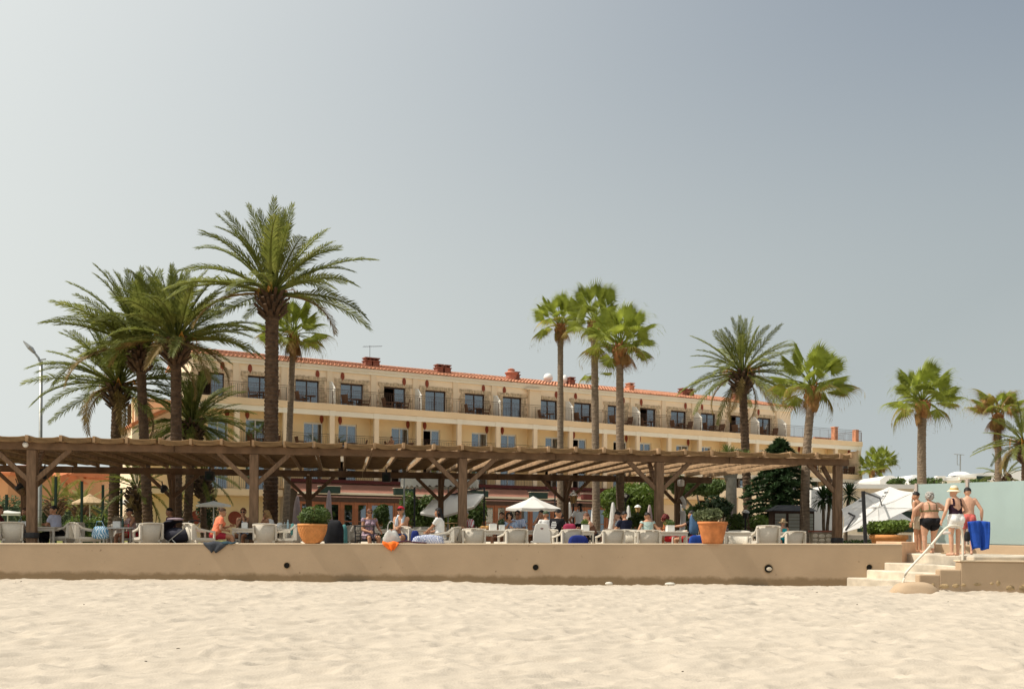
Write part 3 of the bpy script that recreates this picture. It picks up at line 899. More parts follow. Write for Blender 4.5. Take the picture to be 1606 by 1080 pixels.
# eaves break above bay 7
q = MB(); x = hx(838, SB-.3); q.b2((x-.5, SB-.35, L3-.02), (x+.45, SB-.103, EAVE-.3)); q.b2((x-.8, SB-.50, EAVE-.32), (x+.5, SB-.1, EAVE-.22)); q.build('wall_pier', M_col, hotel)
# tv aerial
q = MB(); x = hx(578, 3.2); q.bar((x,3.2,zr-.3), (x,3.2,zr+1.05), .022, .022); q.bar((x-.5,3.2,zr+.92), (x+.9,3.2,zr+1.08), .02, .02)
for k in range(9): q.bar((x-.45+.16*k,3.0,zr+.926+.018*k), (x-.45+.16*k,3.4,zr+.926+.018*k), .014, .014)
q.build('aerial', M_tie, roof)
# stepped left wing: white-walled gable with a lower tiled slope
q = MB(); xw = XA-1.16*BAY
q.add([(xw-.2,-.3,7.5), (XA-.3,-.3,9.35), (XA-.3,7,9.35), (xw-.2,7,7.5), (xw-.2,-.3,7.3), (XA-.3,-.3,9.15), (XA-.3,7,9.15), (xw-.2,7,7.3)], [(0,1,2,3), (7,6,5,4), (4,5,1,0), (3,2,6,7), (0,3,7,4), (1,5,6,2)])
q.build('wing_roof', M_orange2, hotel)
q = MB(); q.add([(xw,SB-.1,L2), (XA-.2,SB-.1,L2), (XA-.2,SB-.1,9.1), (xw,SB-.1,7.28), (xw,SB+.1,L2), (XA-.2,SB+.1,L2), (XA-.2,SB+.1,9.1), (xw,SB+.1,7.28)], [(0,1,2,3), (7,6,5,4), (0,3,7,4), (1,5,6,2), (3,2,6,7)])
q.build('gable_wall', M_cream, hotel)
q = MB(); q.b2((xw-.15,-.2,.3), (xw+.25,.2,7.2)); q.build('corner_pier', M_cream, hotel)
# round terracotta plaques and arched niche openings on the ground floor at left
for px in (308, 368):
    x = hx(px, SB); q = MB()
    q.lathe([(.42,-.04),(.42,.05),(.34,.07),(.30,.02),(.1,.05)], 18, (x, SB-.05, 2.0), 0, True, Rx); q.build('wall_plaque', M_emblem, hotel, True)

# restaurant front projecting below the first floor
rest = empty('restaurant_front', tuple(H(1.0*BAY, -2.6, FLZ)), hrz, 'glazed restaurant front with red timber doors under a terracotta awning', 'restaurant front')
RL_ = hx(1003, -2.6)-1.0*BAY
q = MB(); q.add([(0,2.5,3.72),(RL_,2.5,3.72),(RL_,-.15,3.02),(0,-.15,3.02),(0,2.5,3.66),(RL_,2.5,3.66),(RL_,-.15,2.96),(0,-.15,2.96)], [(3,2,1,0),(4,5,6,7),(0,4,7,3),(1,2,6,5),(2,3,7,6)])
q.build('awning', M_awn, rest)
q = MB(); q.b2((0,2.2,3.73),(RL_,2.49,3.96)); q.build('fascia_band', M_dred, rest)
q = MB(); q.b2((-.05,-.30,2.90),(RL_+.05,-.152,3.04)); q.build('gutter', M_gutter, rest, bevel=.02)
q = MB(); q.b2((0,-.1,2.74),(RL_,.05,2.80)); q.build('awning_rail', mat('pink_rail', (.42,.25,.22), .7, .1), rest)
q = MB(); q.b2((0,.06,2.45),(RL_,.2,2.955)); q.build('lintel', M_dwood, rest)
pw_ = .92; npn = int(RL_/pw_)
jm = MB(); jm.b2((0,0,0),(.17,.14,2.449)); jamb = jm.mesh('jamb', M_rwood)
dmx = MB(); w_ = pw_-.19
dmx.b2((0,.03,0),(w_,.10,.32)); dmx.b2((0,.03,2.28),(w_,.10,2.44)); dmx.b2((0,.03,.321),(.10,.10,2.279)); dmx.b2((w_-.10,.03,.321),(w_,.10,2.279)); dmx.b2((.102,.04,1.2),(w_-.102,.09,1.26)) 
dleaf = dmx.mesh('timber_door', M_rwood)
pg = MB(); pg.b2((.1,.06,.33),(w_-.1,.07,2.27)); pgl = pg.mesh('pane', M_glass)
for k in range(npn+1):
    link('jamb', jamb, rest, (k*pw_, 0, 0))
    if k < npn:
        o = link('timber_door', dleaf, rest, (k*pw_+.18, 0, 0)); link('pane', pgl, o)
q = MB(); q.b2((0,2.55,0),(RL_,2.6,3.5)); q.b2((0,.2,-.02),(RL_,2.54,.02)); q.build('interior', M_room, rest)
for k in range(6):       # pale table linen and curtains deep inside
    q = MB(); x = 2+k*4.6; q.lathe([(.45,.02),(.5,.4),(.42,.75),(.44,.78)], 12, (x,1.4,0)); q.build('inner_table', M_curtain, rest)
for px in (516, 633, 750, 844, 925):
    e = empty('patio_heater_box', tuple(H(hx(px,-3.1), -3.1, FLZ+3.05)), hrz, {516:'dark green box on the awning by the closed parasol',633:'dark green box on the awning left of the round canopy',750:'dark green box at the right tip of the tilted parasol',844:'dark green box above the open white parasol',925:'dark red box on the awning between two fan palm trunks'}[px], 'awning box', 'dark boxes along the awning')
    q = MB(); q.box((0,0,.12), (1.35,.35,.42)); q.build('housing', M_dgreen if px != 925 else M_dred, e, bevel=.03)
    q = MB(); q.box((0,-.01,.345), (1.42,.42,.025)); q.build('cover', M_gutter, e)
# pale parapet of the low right-hand terrace of the hotel
q = MB(); xa = hx(1118,-1.2); q.b2((xa,-1.5,4.1),(HL-2,-1.2,4.9)); q.b2((xa,-1.45,.4),(xa+.5,-1.25,4.1)); q.b2((xa+2.4,-1.45,.4),(HL-2,-1.25,4.098))
q.build('terrace_parapet', M_cream, hotel)

# dark wicker furniture on the balconies
ORD = ['leftmost', 'second', 'third', 'fourth', 'fifth', 'sixth', 'seventh', 'eighth', 'ninth', 'tenth', 'eleventh', 'twelfth', 'thirteenth', 'fourteenth', 'fifteenth', 'sixteenth', 'seventeenth', 'eighteenth']
M_dwick = mat('brown_wicker', (.15,.075,.04), .8, .3, 30., .3, 100)
bc = empty('balcony_chair')
q = MB(); q.b2((-.25,-.25,.38),(.25,.25,.45)); q.build('seat', M_dwick, bc, bevel=.02)
q = MB(); q.add([(-.25,-.25,.4),(.25,-.25,.4),(.29,-.36,.95),(-.29,-.36,.95),(-.25,-.21,.4),(.25,-.21,.4),(.29,-.32,.95),(-.29,-.32,.95)], [(0,1,2,3),(7,6,5,4),(0,3,7,4),(1,5,6,2),(2,6,7,3)]); q.build('backrest', M_dwick, bc)
q = MB()
for s in (-1,1):
    q.bar((s*.27,-.3,.66),(s*.27,.25,.64),.05,.04)
q.build('armrest', M_dwick, bc)
for sx in (-1,1):
    for sy in (-1,1):
        q = MB(); q.bar((sx*.23,sy*.23,0),(sx*.23,sy*.23,.38 if sy<0 else .64),.04,.04); q.build('leg', M_dwick, bc)
bt_ = empty('balcony_table')
q = MB(); q.lathe([(.36,.68),(.36,.71)], 16); q.build('tabletop', M_dwick, bt_)
q = MB(); q.lathe([(.22,0),(.05,.05),(.04,.66)], 10); q.build('pedestal', M_dwick, bt_)
def bay_word(k): return ORD[k] + ' bay from the left'
for fl, zf, nm, skip in ((0, L3-.22, 'top-floor', (4,)), (1, L2-.2, 'middle-floor', (5, 8, 9, 10, 12, 13, 14))):
    for k in range(0, 18 if fl else 15):
        if k in skip: continue
        cx = k*BAY + rh.uniform(.9, 1.25)
        if fl == 0 and k in (0,1,2,3,5,7,8,9,10,11,12,13,14) or fl == 1:
            if (k*7+fl) % 5 != 3:
                p = H(cx+.62, .52, zf); place(bt_, USED, p, hrz, 'small round wicker table on the %s balcony, %s' % (nm, bay_word(k)), 'balcony tables of the hotel', 'table')
            p = H(cx, .5, zf); place(bc, USED, p, hrz+R(rh.uniform(-110,-60)), 'brown wicker chair at the left on the %s balcony, %s' % (nm, bay_word(k)), 'wicker chairs on the hotel balconies', 'chair')
            if k % 3 != 1:
                p = H(cx+1.25, .5, zf); place(bc, USED, p, hrz+R(rh.uniform(60,110)), 'brown wicker chair at the right on the %s balcony, %s' % (nm, bay_word(k)), 'wicker chairs on the hotel balconies', 'chair')
# ------------------------------------------------------------------ palms
def frond_mesh(L, droop, seed, mt, dense=46, name='frond'):
    """feather leaf along +X, arching down; leaflets in a V on both sides"""
    r = random.Random(seed); q = MB()
    def pt(t):
        # integrate a curve whose angle falls with t
        n = 12; x = z = 0
        for k in range(n):
            u = t*(k+.5)/n
            a = .12 - droop*u**1.6
            x += math.cos(a)*L*t/n; z += math.sin(a)*L*t/n
        return Vector((x, side*t*t, z))
    side = r.uniform(-.35, .35)
    pts = [pt(k/9) for k in range(10)]
    q.tube(pts, [.045*(1-k/9)+.008 for k in range(10)], 4)
    for k in range(dense):
        t = .22 + .78*k/(dense-1)
        p = pt(t); d = (pt(min(1, t+.02))-pt(t-.02)).normalized()
        sd = d.cross(Vector((0,0,1))).normalized(); up = sd.cross(d)
        ln = L*.165*(math.sin(math.pi*(.10+.82*t))**.8)*r.uniform(.8, 1.15)
        if t < .3: ln *= .6
        for s in (-1, 1):
            fw = .85+.75*t+r.uniform(-.2,.3)
            v = (sd*s*1.0 + d*fw + up*r.uniform(.15,.55)).normalized()
            tip = p+v*ln + Vector((0,0,-ln*r.uniform(.05,.35)))
            mid = p+v*ln*.55
            w = d*(.021*L/3.5+.009)
            q.add([p-w*.6, p+w*.6, mid+w, mid-w, tip], [(0,1,2,3),(3,2,4)])
    return q.mesh(name, mt)
def fan_mesh(rad, pet, seed, mt, droop=.35, name='fan_leaf', fold=.3):
    """petiole along +X then a folded, pleated hand-shaped blade with hanging split tips; mt = (blade, tips)"""
    r = random.Random(seed); q = MB()
    q.tube([(0,0,0),(pet*.5,0,.05*pet),(pet,0,0)], [.030,.022,.016], 4)
    n = 34; spread = R(138)
    def at(a, c, z=0):
        x = math.cos(a)*c; y = math.sin(a)*c
        dz = -droop*(max(0, x)/rad)**1.6*rad - fold*abs(y)*(1+.5*abs(y)/rad)
        return (pet+x-.12*abs(y)*fold, y*(1-.18*fold), dz+z)
    for k in range(n):
        a0, a1 = -spread+2*spread*k/n, -spread+2*spread*(k+1)/n
        am = (a0+a1)/2
        ln = rad*(.80+.20*math.cos(am*.9))*r.uniform(.92,1.06)
        h0, h1 = at(a0, .02), at(a1, .02)
        sp_ = r.uniform(.50,.62)
        e0, em, e1 = at(a0, sp_*ln, -.014), at(am, (sp_+.04)*ln, .026), at(a1, sp_*ln, -.014)
        t = at(am+r.uniform(-.04,.04), ln*.93)
        hang = r.uniform(.05,.30)*rad
        tip = (t[0]+.04, t[1]*1.02, t[2]-hang)
        q.add([h0, h1, e1, em, e0], [(0,3,4),(0,1,3),(1,2,3)], 0)
        w0, w1 = Vector(em).lerp(Vector(e0), .75), Vector(em).lerp(Vector(e1), .75)
        md = Vector(em).lerp(Vector(t), .55)
        q.add([w0, em, w1, (md.x, md.y-.012, md.z), (md.x, md.y+.012, md.z), tip], [(0,1,3),(1,2,4),(1,4,3),(3,4,5)], 1)
        if r.random() < .4:
            q.add([tip, (tip[0]-.01, tip[1]+.010, tip[2]), (tip[0]-.02, tip[1], tip[2]-rad*.3)], [(0,1,2)], 1)
    return q.mesh(name, list(mt))
DF = [frond_mesh(3.5, d, i, M_frond) for i, d in enumerate((.22, .45, .7, 1.0, .6, .35))]
DO = [frond_mesh(3.1, d, 20+i, M_frondo) for i, d in enumerate((1.2, 1.6))]
FF = [fan_mesh(.86, 1.05, i, (M_fan, M_fan), d, fold=f) for i, (d, f) in enumerate(((.10,.35),(.25,.45),(.40,.30),(.60,.5)))]
FM = [fan_mesh(.86, 1.0, 10+i, (M_fan, M_fanmid), d, fold=f) for i, (d, f) in enumerate(((.45,.4),(.8,.6)))]
FD = [fan_mesh(.80, .75, 20+i, (M_fanmid if i == 0 else M_fandry, M_fandry), d, fold=f) for i, (d, f) in enumerate(((.8,.8),(1.1,1.1)))]

def trunk_mesh(base, top, r0, r1, rings, mt, seed, rough=.08, bulge=0, bend=None):
    """ringed trunk: each old leaf base leaves a lip"""
    r = random.Random(seed); q = MB()
    n = 14; base, top = Vector(base), Vector(top)
    bend = Vector(bend or (0,0,0))
    vs = []
    m = rings*3
    for k in range(m+1):
        t = k/m
        c = base.lerp(top, t) + bend*math.sin(math.pi*t)
        rr_ = r0+(r1-r0)*t
        if t < .06: rr_ *= 1+.35*(1-t/.06)
        if bulge and t > .9: rr_ *= 1+bulge*math.sin((t-.9)/.1*math.pi/2)
        lip = (0, .6, 1.0)[k % 3]
        for j in range(n):
            a = 2*math.pi*(j + (.5 if (k//3) % 2 else 0))/n
            d = 1+rough*(lip-.4)*(1 if j % 2 else .4)+r.uniform(-.03,.03)
            vs.append((c.x+rr_*d*math.cos(a), c.y+rr_*d*math.sin(a), c.z+r.uniform(-.01,.01)))
    fs = [(k*n+j, k*n+(j+1)%n, (k+1)*n+(j+1)%n, (k+1)*n+j) for k in range(m) for j in range(n)]
    fs.append(tuple(m*n+j for j in range(n)))
    q.add(vs, fs)
    return q.mesh('trunk', mt)
def orient(o, az, el, roll=0):
    o.rotation_mode = 'QUATERNION'
    o.rotation_quaternion = Quaternion((0,0,1), az) @ Quaternion((0,1,0), -el) @ Quaternion((1,0,0), roll)
def date_palm(px0, px1, pyc, Y, wpx, flen, n, label, seed, elmin=-25, old=5, spread=1., bias=None, fruit=True, trunk=True, z0=.57, upright=0):
    r = random.Random(seed)
    c = P(px1, pyc, Y); b_ = Vector((PX(px0, Y), Y, z0))
    e = empty('date_palm', tuple(b_), 0, label, 'palm tree', 'date palms')
    top = c-b_
    if trunk:
        rad = wpx/F*Y/2
        link('trunk', trunk_mesh((0,0,-.1), top, rad, rad*.86, max(12, int(top.z/.16)), M_trunkd, seed, .16, .25), e)
        q = MB()           # cut leaf bases under the crown
        for k in range(60):
            a = k*2.4; zz = top.z+.05-.95*(k/60)
            rr_ = rad*(1.0+.35*math.sin(math.pi*(k/60)**.7))
            d = Vector((math.cos(a), math.sin(a), .9)).normalized()
            p = Vector((top.x+rr_*.95*math.cos(a), top.y+rr_*.95*math.sin(a), zz))
            q.bar(p, p+d*r.uniform(.28,.55), .12, .06)
        q.build('leaf_base', M_trunkd, e)
    for k in range(n):
        f = (k+.5)/n
        az = k*2.39996 + r.uniform(-.25,.25)
        el = R(88 - (88-elmin)*f**.95 + r.uniform(-13,13) + upright*(1-f))
        if bias is not None and f > .35: az = bias+ (((az-bias+math.pi) % (2*math.pi))-math.pi)*.85
        oldf = k >= n-old
        me = DO[r.randrange(2)] if oldf else DF[min(5, max(0, int(r.uniform(0,2)+f*3)))] if f < .8 else DF[r.choice((2,3,4))]
        o = link('frond', me, e, tuple(top+Vector((math.cos(az)*.12, math.sin(az)*.12, .1+.25*(1-f)))))
        orient(o, az, el, r.uniform(-.5,.5))
        s = flen/3.5*r.uniform(.82,1.08)*(.75+.35*f if f < .6 else 1.0)
        o.scale = (s, s*spread, s)
    if fruit:
        q = MB()
        for k in range(7):
            a = r.uniform(0, 6.3); p = top+Vector((0,0,.05))
            d = Vector((math.cos(a), math.sin(a), .5))
            q.tube([p, p+d*.5, p+d*.8+Vector((0,0,-.1))], [.03,.025,.015], 4)
            for j in range(6):
                q.tube([p+d*.75, p+d*r.uniform(.8,1.0)+Vector((r.uniform(-.15,.15), r.uniform(-.15,.15), -r.uniform(.2,.6)))], [.012,.006], 3)
        q.build('fruit_stalk', M_fruit, e)
    return e
def fan_palm(px0, px1, pyc, Y, wpx, rpx, n, label, seed, mid=6, dry=4, skirt=0, green=True, z0=.57, bend=None, low=None, group='fan palms'):
    r = random.Random(seed)
    c = P(px1, pyc, Y); b_ = Vector((PX(px0, Y), Y, z0)); top = c-b_
    e = empty('fan_palm', tuple(b_), 0, label, 'palm tree', group)
    rad = wpx/F*Y/2
    link('trunk', trunk_mesh((0,0,-.1), top, rad*1.08, rad*.86, max(12, int(top.z/.14)), M_trunkf, seed, .07, .35, bend), e)
    sc_ = rpx/F*Y/1.7
    for k in range(n):
        f = (k+.5)/n
        az = k*2.39996+r.uniform(-.3,.3)
        el = R(80-100*f**.85+r.uniform(-12,12))
        if k >= n-dry: me, el = FD[r.randrange(2)], R(r.uniform(-75,-35))
        elif k >= n-dry-mid: me = FM[r.randrange(2)]
        else: me = (FF if green else (FD if r.random() < .6 else FM))[min(len(FD if not green else FF)-1, int(r.uniform(0,1.6)+f*2)) if green else r.randrange(2)]
        o = link('fan_leaf', me, e, tuple(top+Vector((math.cos(az)*.06, math.sin(az)*.06, .25*(1-f)))))
        orient(o, az, el, r.uniform(-.7,.7))
        s = sc_*r.uniform(.85,1.15)*(.72 if k >= n-dry else 1); o.scale = (s,s,s)
    if low:
        for (dz, cnt) in low:
            for k in range(cnt):
                o = link('fan_leaf', (FM if k % 2 else FF)[k % 2], e, tuple(top+Vector((0,0,-dz))))
                az = k*2.1+seed; orient(o, az, R(r.uniform(-20,20)), 0); s = sc_*.62; o.scale = (s,s,s)
    if skirt:
        for k in range(skirt):
            az = k*2.39996; zz = -.15-1.5*(k/skirt)*sc_
            o = link('dead_leaf', FD[k % 2], e, tuple(top*(1)+Vector((math.cos(az)*rad*.8, math.sin(az)*rad*.8, zz))))
            orient(o, az, R(r.uniform(-86,-72)), r.uniform(-.4,.4)); s = sc_*.62; o.scale = (s*.8,s*.7,s)
    # fibrous sheath under the crown
    q = MB(); q.lathe([(rad*.9,-.75),(rad*1.35,-.45),(rad*1.7,-.1),(rad*1.1,.12),(.02,.2)], 12, tuple(top))
    for k in range(24):
        a = k*2.4; p = Vector((top.x+rad*1.2*math.cos(a), top.y+rad*1.2*math.sin(a), top.z-.5+.02*k))
        q.bar(p, p+Vector((math.cos(a)*.12, math.sin(a)*.12, .28)), .05, .03)
    q.build('leaf_sheath', mat('palm_fibre', (.30,.14,.055), .95, .35, 8., .4, 30), e)
    return e

# date palms, nearest first
date_palm(424, 427, 466, 40.0, 23, 4.15, 60, 'tallest date palm, with wide open crown and thick dark trunk', 1, elmin=-12, old=2, upright=2)
date_palm(277, 276, 540, 40.5, 18, 3.6, 74, 'dark date palm right of the other two in the left group, with drooping fruit stalks', 2, elmin=-10, old=4)
date_palm(234, 220, 552, 42.0, 16, 3.9, 78, 'middle date palm of the left group, with leaning trunk and dense upright crown', 3, elmin=-6, old=3, upright=6)
date_palm(177, 184, 610, 44.0, 17, 3.8, 66, 'leftmost date palm, its long fronds reaching over the street lamp', 4, elmin=-28, old=6)
date_palm(292, 302, 668, 46.0, 14, 2.9, 80, 'short bushy date palm against the hotel between trunk and pergola roof', 5, elmin=-45, old=3, fruit=False)
date_palm(1176, 1164, 590, 46.0, 14, 3.0, 54, 'single date palm right of centre with grey arching fronds and orange fruit stalks', 6, elmin=-45, old=5)
date_palm(216, 216, 770, 43.2, 14, 2.0, 30, 'small date palm sprouting under the pergola roof beside the dark trunks', 8, elmin=-50, old=3, fruit=False)
date_palm(320, 318, 752, 46.5, 10, 1.9, 26, 'low date palm in front of the hotel ground floor behind the stroller', 9, elmin=-50, old=2, fruit=False)
date_palm(1606, 1607, 700, 52.0, 10, 2.6, 40, 'date palm cut by the right photo edge with orange fruit', 10, elmin=-45, old=6)
date_palm(86, 86, 790, 62.0, 14, 2.2, 30, 'low young date palm left of the two before the orange houses', 11, elmin=-20, old=2, fruit=False)
date_palm(127, 127, 798, 64.0, 12, 2.1, 26, 'low young date palm right of the two before the orange houses', 12, elmin=-20, old=2, fruit=False)
date_palm(1572, 1574, 752, 56.0, 8, 1.6, 22, 'small palm behind the glass screen at the far right', 13, elmin=-30, old=2, fruit=False)
# fan palms
fan_palm(447, 460, 528, 44.0, 10, 54, 34, 'fan palm half hidden behind the tallest date palm', 31, mid=9, dry=4)
fan_palm(879, 879, 512, 47.0, 10, 42, 32, 'slim dark-trunked fan palm, leftmost of the trio before the hotel', 32, mid=6, dry=6)
fan_palm(936, 932, 508, 44.5, 12, 50, 32, 'middle fan palm of the trio, with leaves sprouting lower on its trunk', 33, mid=6, dry=3, low=[(2.2, 4)])
fan_palm(973, 972, 545, 41.0, 13, 58, 32, 'rightmost fan palm of the trio, nearest, with an orange leaf sheath', 34, mid=6, dry=4)
fan_palm(1264, 1274, 612, 34.5, 14, 62, 32, 'bright fan palm rising past the right end of the pergola', 35, mid=9, dry=4, bend=(-.12,0,0))
fan_palm(1452, 1447, 632, 50.0, 14, 56, 32, 'fan palm with bent ringed trunk behind the glass screen', 36, mid=5, dry=2, bend=(-.12,0,0))
fan_palm(1566, 1565, 652, 54.0, 10, 42, 36, 'dry brown fan palm with a skirt of dead leaves near the right edge', 37, mid=8, dry=14, skirt=26, green=False)
fan_palm(1369, 1367, 738, 88.0, 5, 24, 26, 'small distant fan palm, left of the far pair by the hotel corner', 38, mid=5, dry=3)
fan_palm(1381, 1381, 728, 90.0, 5, 26, 28, 'small distant fan palm, right of the far pair by the hotel corner', 39, mid=5, dry=3)

# ------------------------------------------------------------------ leafy trees and shrubs
def leaf_cloud(q, n, c, r, size, seed, shape=1., lump=.35, lo=.35):
    """leaf-sized faces spread through a lumpy ellipsoid"""
    rg = np.random.RandomState(seed)
    c = np.array(c); r = np.array(r)
    lumps = rg.normal(size=(14, 3)); lumps /= np.linalg.norm(lumps, axis=1)[:, None]
    lw_ = rg.uniform(-lump, lump*.6, 14)
    d = rg.normal(size=(n, 3)); d /= np.linalg.norm(d, axis=1)[:, None]
    k = np.zeros(n)
    for l, w in zip(lumps, lw_): k += w*np.clip((d@l-.55)/.45, 0, 1)
    rad = (lo+(1-lo)*rg.rand(n)**.55)*(1+k)
    p = c+d*r*rad[:, None]
    nrm = d+rg.normal(size=(n, 3))*.7; nrm /= np.linalg.norm(nrm, axis=1)[:, None]
    t = np.cross(nrm, rg.normal(size=(n, 3))); t /= np.linalg.norm(t, axis=1)[:, None]
    b_ = np.cross(nrm, t)
    s = size*rg.uniform(.6, 1.3, n)[:, None]
    v = np.stack([p-t*s, p-b_*s*.42, p+t*s+nrm*s*-.3, p+b_*s*.42], 1).reshape(-1, 3)
    base = len(q.v)
    q.v.extend(map(tuple, v.tolist()))
    for i in range(n):
        a = base+4*i; q.f.append((a, a+1, a+2, a+3)); q.m.append(0)
    return q
def shrub(name, px, py, Y, r, n, size, mt, label, cat, seed, group=None, stem=True, z0=.58):
    c = P(px, py, Y)
    e = empty(name, (c.x, Y, z0), 0, label, cat, group)
    q = MB(); leaf_cloud(q, n, (0, 0, c.z-z0), r, size, seed); tag(q.build('foliage', mt, e), kind='stuff')
    if stem:
        q = MB(); r_ = random.Random(seed)
        for k in range(5):
            a = k*1.3
            q.tube([(.05*math.cos(a), .05*math.sin(a), -.05), (r[0]*.3*math.cos(a), r[1]*.3*math.sin(a), (c.z-z0)*.6), (r[0]*.6*math.cos(a), r[1]*.6*math.sin(a), c.z-z0+r[2]*.3)], [.05,.035,.015], 5)
        q.build('stem', M_bark, e)
    return e
# bright green clipped tree left of the fourth post
e = empty('shade_tree', (PX(990, 46), 46, .57), 0, 'bright green round-headed tree behind the closed parasols', 'tree')
q = MB()
for k, (px, py, rx, rz_) in enumerate(((960,783,.9,.55),(985,778,1.0,.65),(1008,780,.9,.75),(1020,795,.6,.6),(1010,805,1.0,.5),(972,800,.8,.35))):
    c = P(px, py, 46)-Vector(e.location); leaf_cloud(q, 1500, tuple(c), (rx, 1.0, rz_), .10, 50+k)
tag(q.build('crown', M_leafb, e), kind='stuff')
for k, (px, dx) in enumerate(((995,-.3),(1008,.2),(1020,.1),(1028,-.1))):
    q = MB(); x = PX(px, 46)-e.location.x; q.tube([(x,0,-.05),(x+dx*.4,0,.8),(x+dx,.1,1.8)], [.08,.06,.05], 7); q.build('trunk', M_bark, e)
# dark ficus with pale spreading limbs
e = empty('ficus_tree', (PX(1102, 47), 47, .57), 0, 'flat-crowned tree with pale spreading limbs behind the big terracotta pot', 'tree')
q = MB()
for k, (px, py, rx, rz_) in enumerate(((1082,764,.7,.35),(1100,762,.9,.4),(1118,764,.7,.42),(1070,768,.5,.3),(1110,772,.6,.25),(1058,756,.5,.4))):
    c = P(px, py, 47)-Vector(e.location); leaf_cloud(q, 1200, tuple(c), (rx, 1.0, rz_), .10, 70+k)
tag(q.build('crown', M_leafm, e), kind='stuff')
q = MB()
q.tube([(0,0,-.1),(.02,0,.9),(-.05,0,1.5)], [.14,.12,.11], 8)
for a, d in ((-.9,.3),(.7,-.2),(-.35,-.4),(.3,.4)): q.tube([(-.05,0,1.4),(a*.5,d*.5,1.9),(a,d,2.5)], [.09,.07,.03], 6)
q.build('trunk', M_barkp, e, True)
# monkey-puzzle like conifer with layered dark boughs
e = empty('conifer_tree', (PX(1222, 43), 43, .57), 0, 'dark dense conifer with tiered boughs under the right end of the pergola', 'tree')
zt_ = P(1225, 690, 43).z-.57
q = MB(); rc = random.Random(5)
for k in range(120):
    f = k/119; z = .5+(zt_-.6)*f
    L_ = (1.35 if f < .62 else 1.35*(1-(f-.62)/.38)**.7)*rc.uniform(.6,1.1)+.12
    a = k*2.39996
    n_ = int(16+34*L_)
    for j in range(n_):
        t = (j+1)/n_
        p = Vector((math.cos(a)*L_*t, math.sin(a)*L_*t, z+.22*math.sin(t*2.6)-.15*t))
        for s in range(5):
            d = Vector((math.cos(a)*.5+rc.uniform(-1,1), math.sin(a)*.5+rc.uniform(-1,1), rc.uniform(-.3,.6))).normalized()
            w = d.cross(Vector((rc.uniform(-1,1),rc.uniform(-1,1),1))).normalized()*.05
            ln = rc.uniform(.12,.26)
            q.add([p-w, p+w, p+d*ln], [(0,1,2)])
tag(q.build('crown', mat('conifer_needle', (.045,.085,.03), .6, .4, 3., transl=.12), e), kind='stuff')
q = MB(); q.tube([(0,0,-.1),(0,0,zt_*.95)], [.13,.02], 8)
for k in range(40):
    f = k/39; a = k*3*2.39996; z = .5+(zt_-.6)*f; L_ = 1.0 if f < .62 else .9*(1-(f-.62)/.38)
    q.tube([(0,0,z),(math.cos(a)*L_, math.sin(a)*L_, z+.05)], [.025,.008], 4)
q.build('trunk', M_bark, e)
# thick pale-trunked yucca whose grassy head shows over the pergola
e = empty('yucca_tree', (PX(1145, 45), 45, .57), 0, 'thick pale-trunked yucca with a grassy head over the pergola roof', 'tree')
zt_ = P(1149, 712, 45).z-.57
q = MB(); q.tube([(0,0,-.1),(0,0,.8),(.03,0,2.0),(.05,0,zt_*.75)], [.42,.30,.27,.22], 12)
for a, h in ((-.5,.9),(.45,.95),(.1,1.0),(-.2,1.05)): q.tube([(.05,0,zt_*.66),(a*.6,.1,zt_*.82),(a,a*.3,zt_*.93)], [.16,.1,.06], 7)
q.build('trunk', M_barkp, e, True)
def spiky(q, c, n, L_, w, seed, elmin=-.5):
    r = random.Random(seed); c = Vector(c)
    for k in range(n):
        a = k*2.39996; el = 1.45-(1.45-elmin)*(k/n)+r.uniform(-.1,.1)
        d = Vector((math.cos(a)*math.cos(el), math.sin(a)*math.cos(el), math.sin(el)))
        sd = d.cross(Vector((0,0,1))).normalized()*w
        ln = L_*r.uniform(.8,1.1)
        m_ = c+d*ln*.6; t_ = c+d*ln+Vector((0,0,-.18*ln))
        q.add([c-sd*.5, c+sd*.5, m_+sd, m_-sd, t_], [(0,1,2,3),(3,2,4)])
q = MB()
for k, (a, h) in enumerate(((-.5,.95),(.45,.97),(.1,1.0),(-.2,1.03),(.75,.98),(-.85,.95))): spiky(q, (a, a*.3, zt_*h-.1), 130, .62, .012, 90+k)
tag(q.build('foliage', mat('yucca_leaf', (.15,.19,.05), .6, .3, 3., transl=.3), e), kind='stuff')
# dracaenas
def dracaena(stems, Y, z0, label, seed):
    e = empty('dracaena', (PX(stems[0][0], Y), Y, z0), 0, label, 'plant', 'dracaenas by the right end of the pergola')
    for k, (px0, px1, pyh, L_) in enumerate(stems):
        h = P(px1, pyh, Y)-Vector(e.location); x = PX(px0, Y)-e.location.x
        q = MB(); q.tube([(x,0,-.05),((x+h.x)/2-.04,0,h.z*.5),tuple(h)], [.07,.055,.05], 7); q.build('trunk', M_bark, e)
        q = MB(); spiky(q, h, 90, L_, .034, seed+k, -.7); q.build('leaf_rosette', M_leafd, e)
dracaena([(1296,1291,782,.62),(1297,1302,780,.66)], 34.2, .6, 'twin-stemmed dracaena with dark spiky heads left of the last pergola post', 120)
dracaena([(1326,1332,776,.62)], 35.5, .6, 'dracaena with dark spiky head just right of the last pergola post', 130)
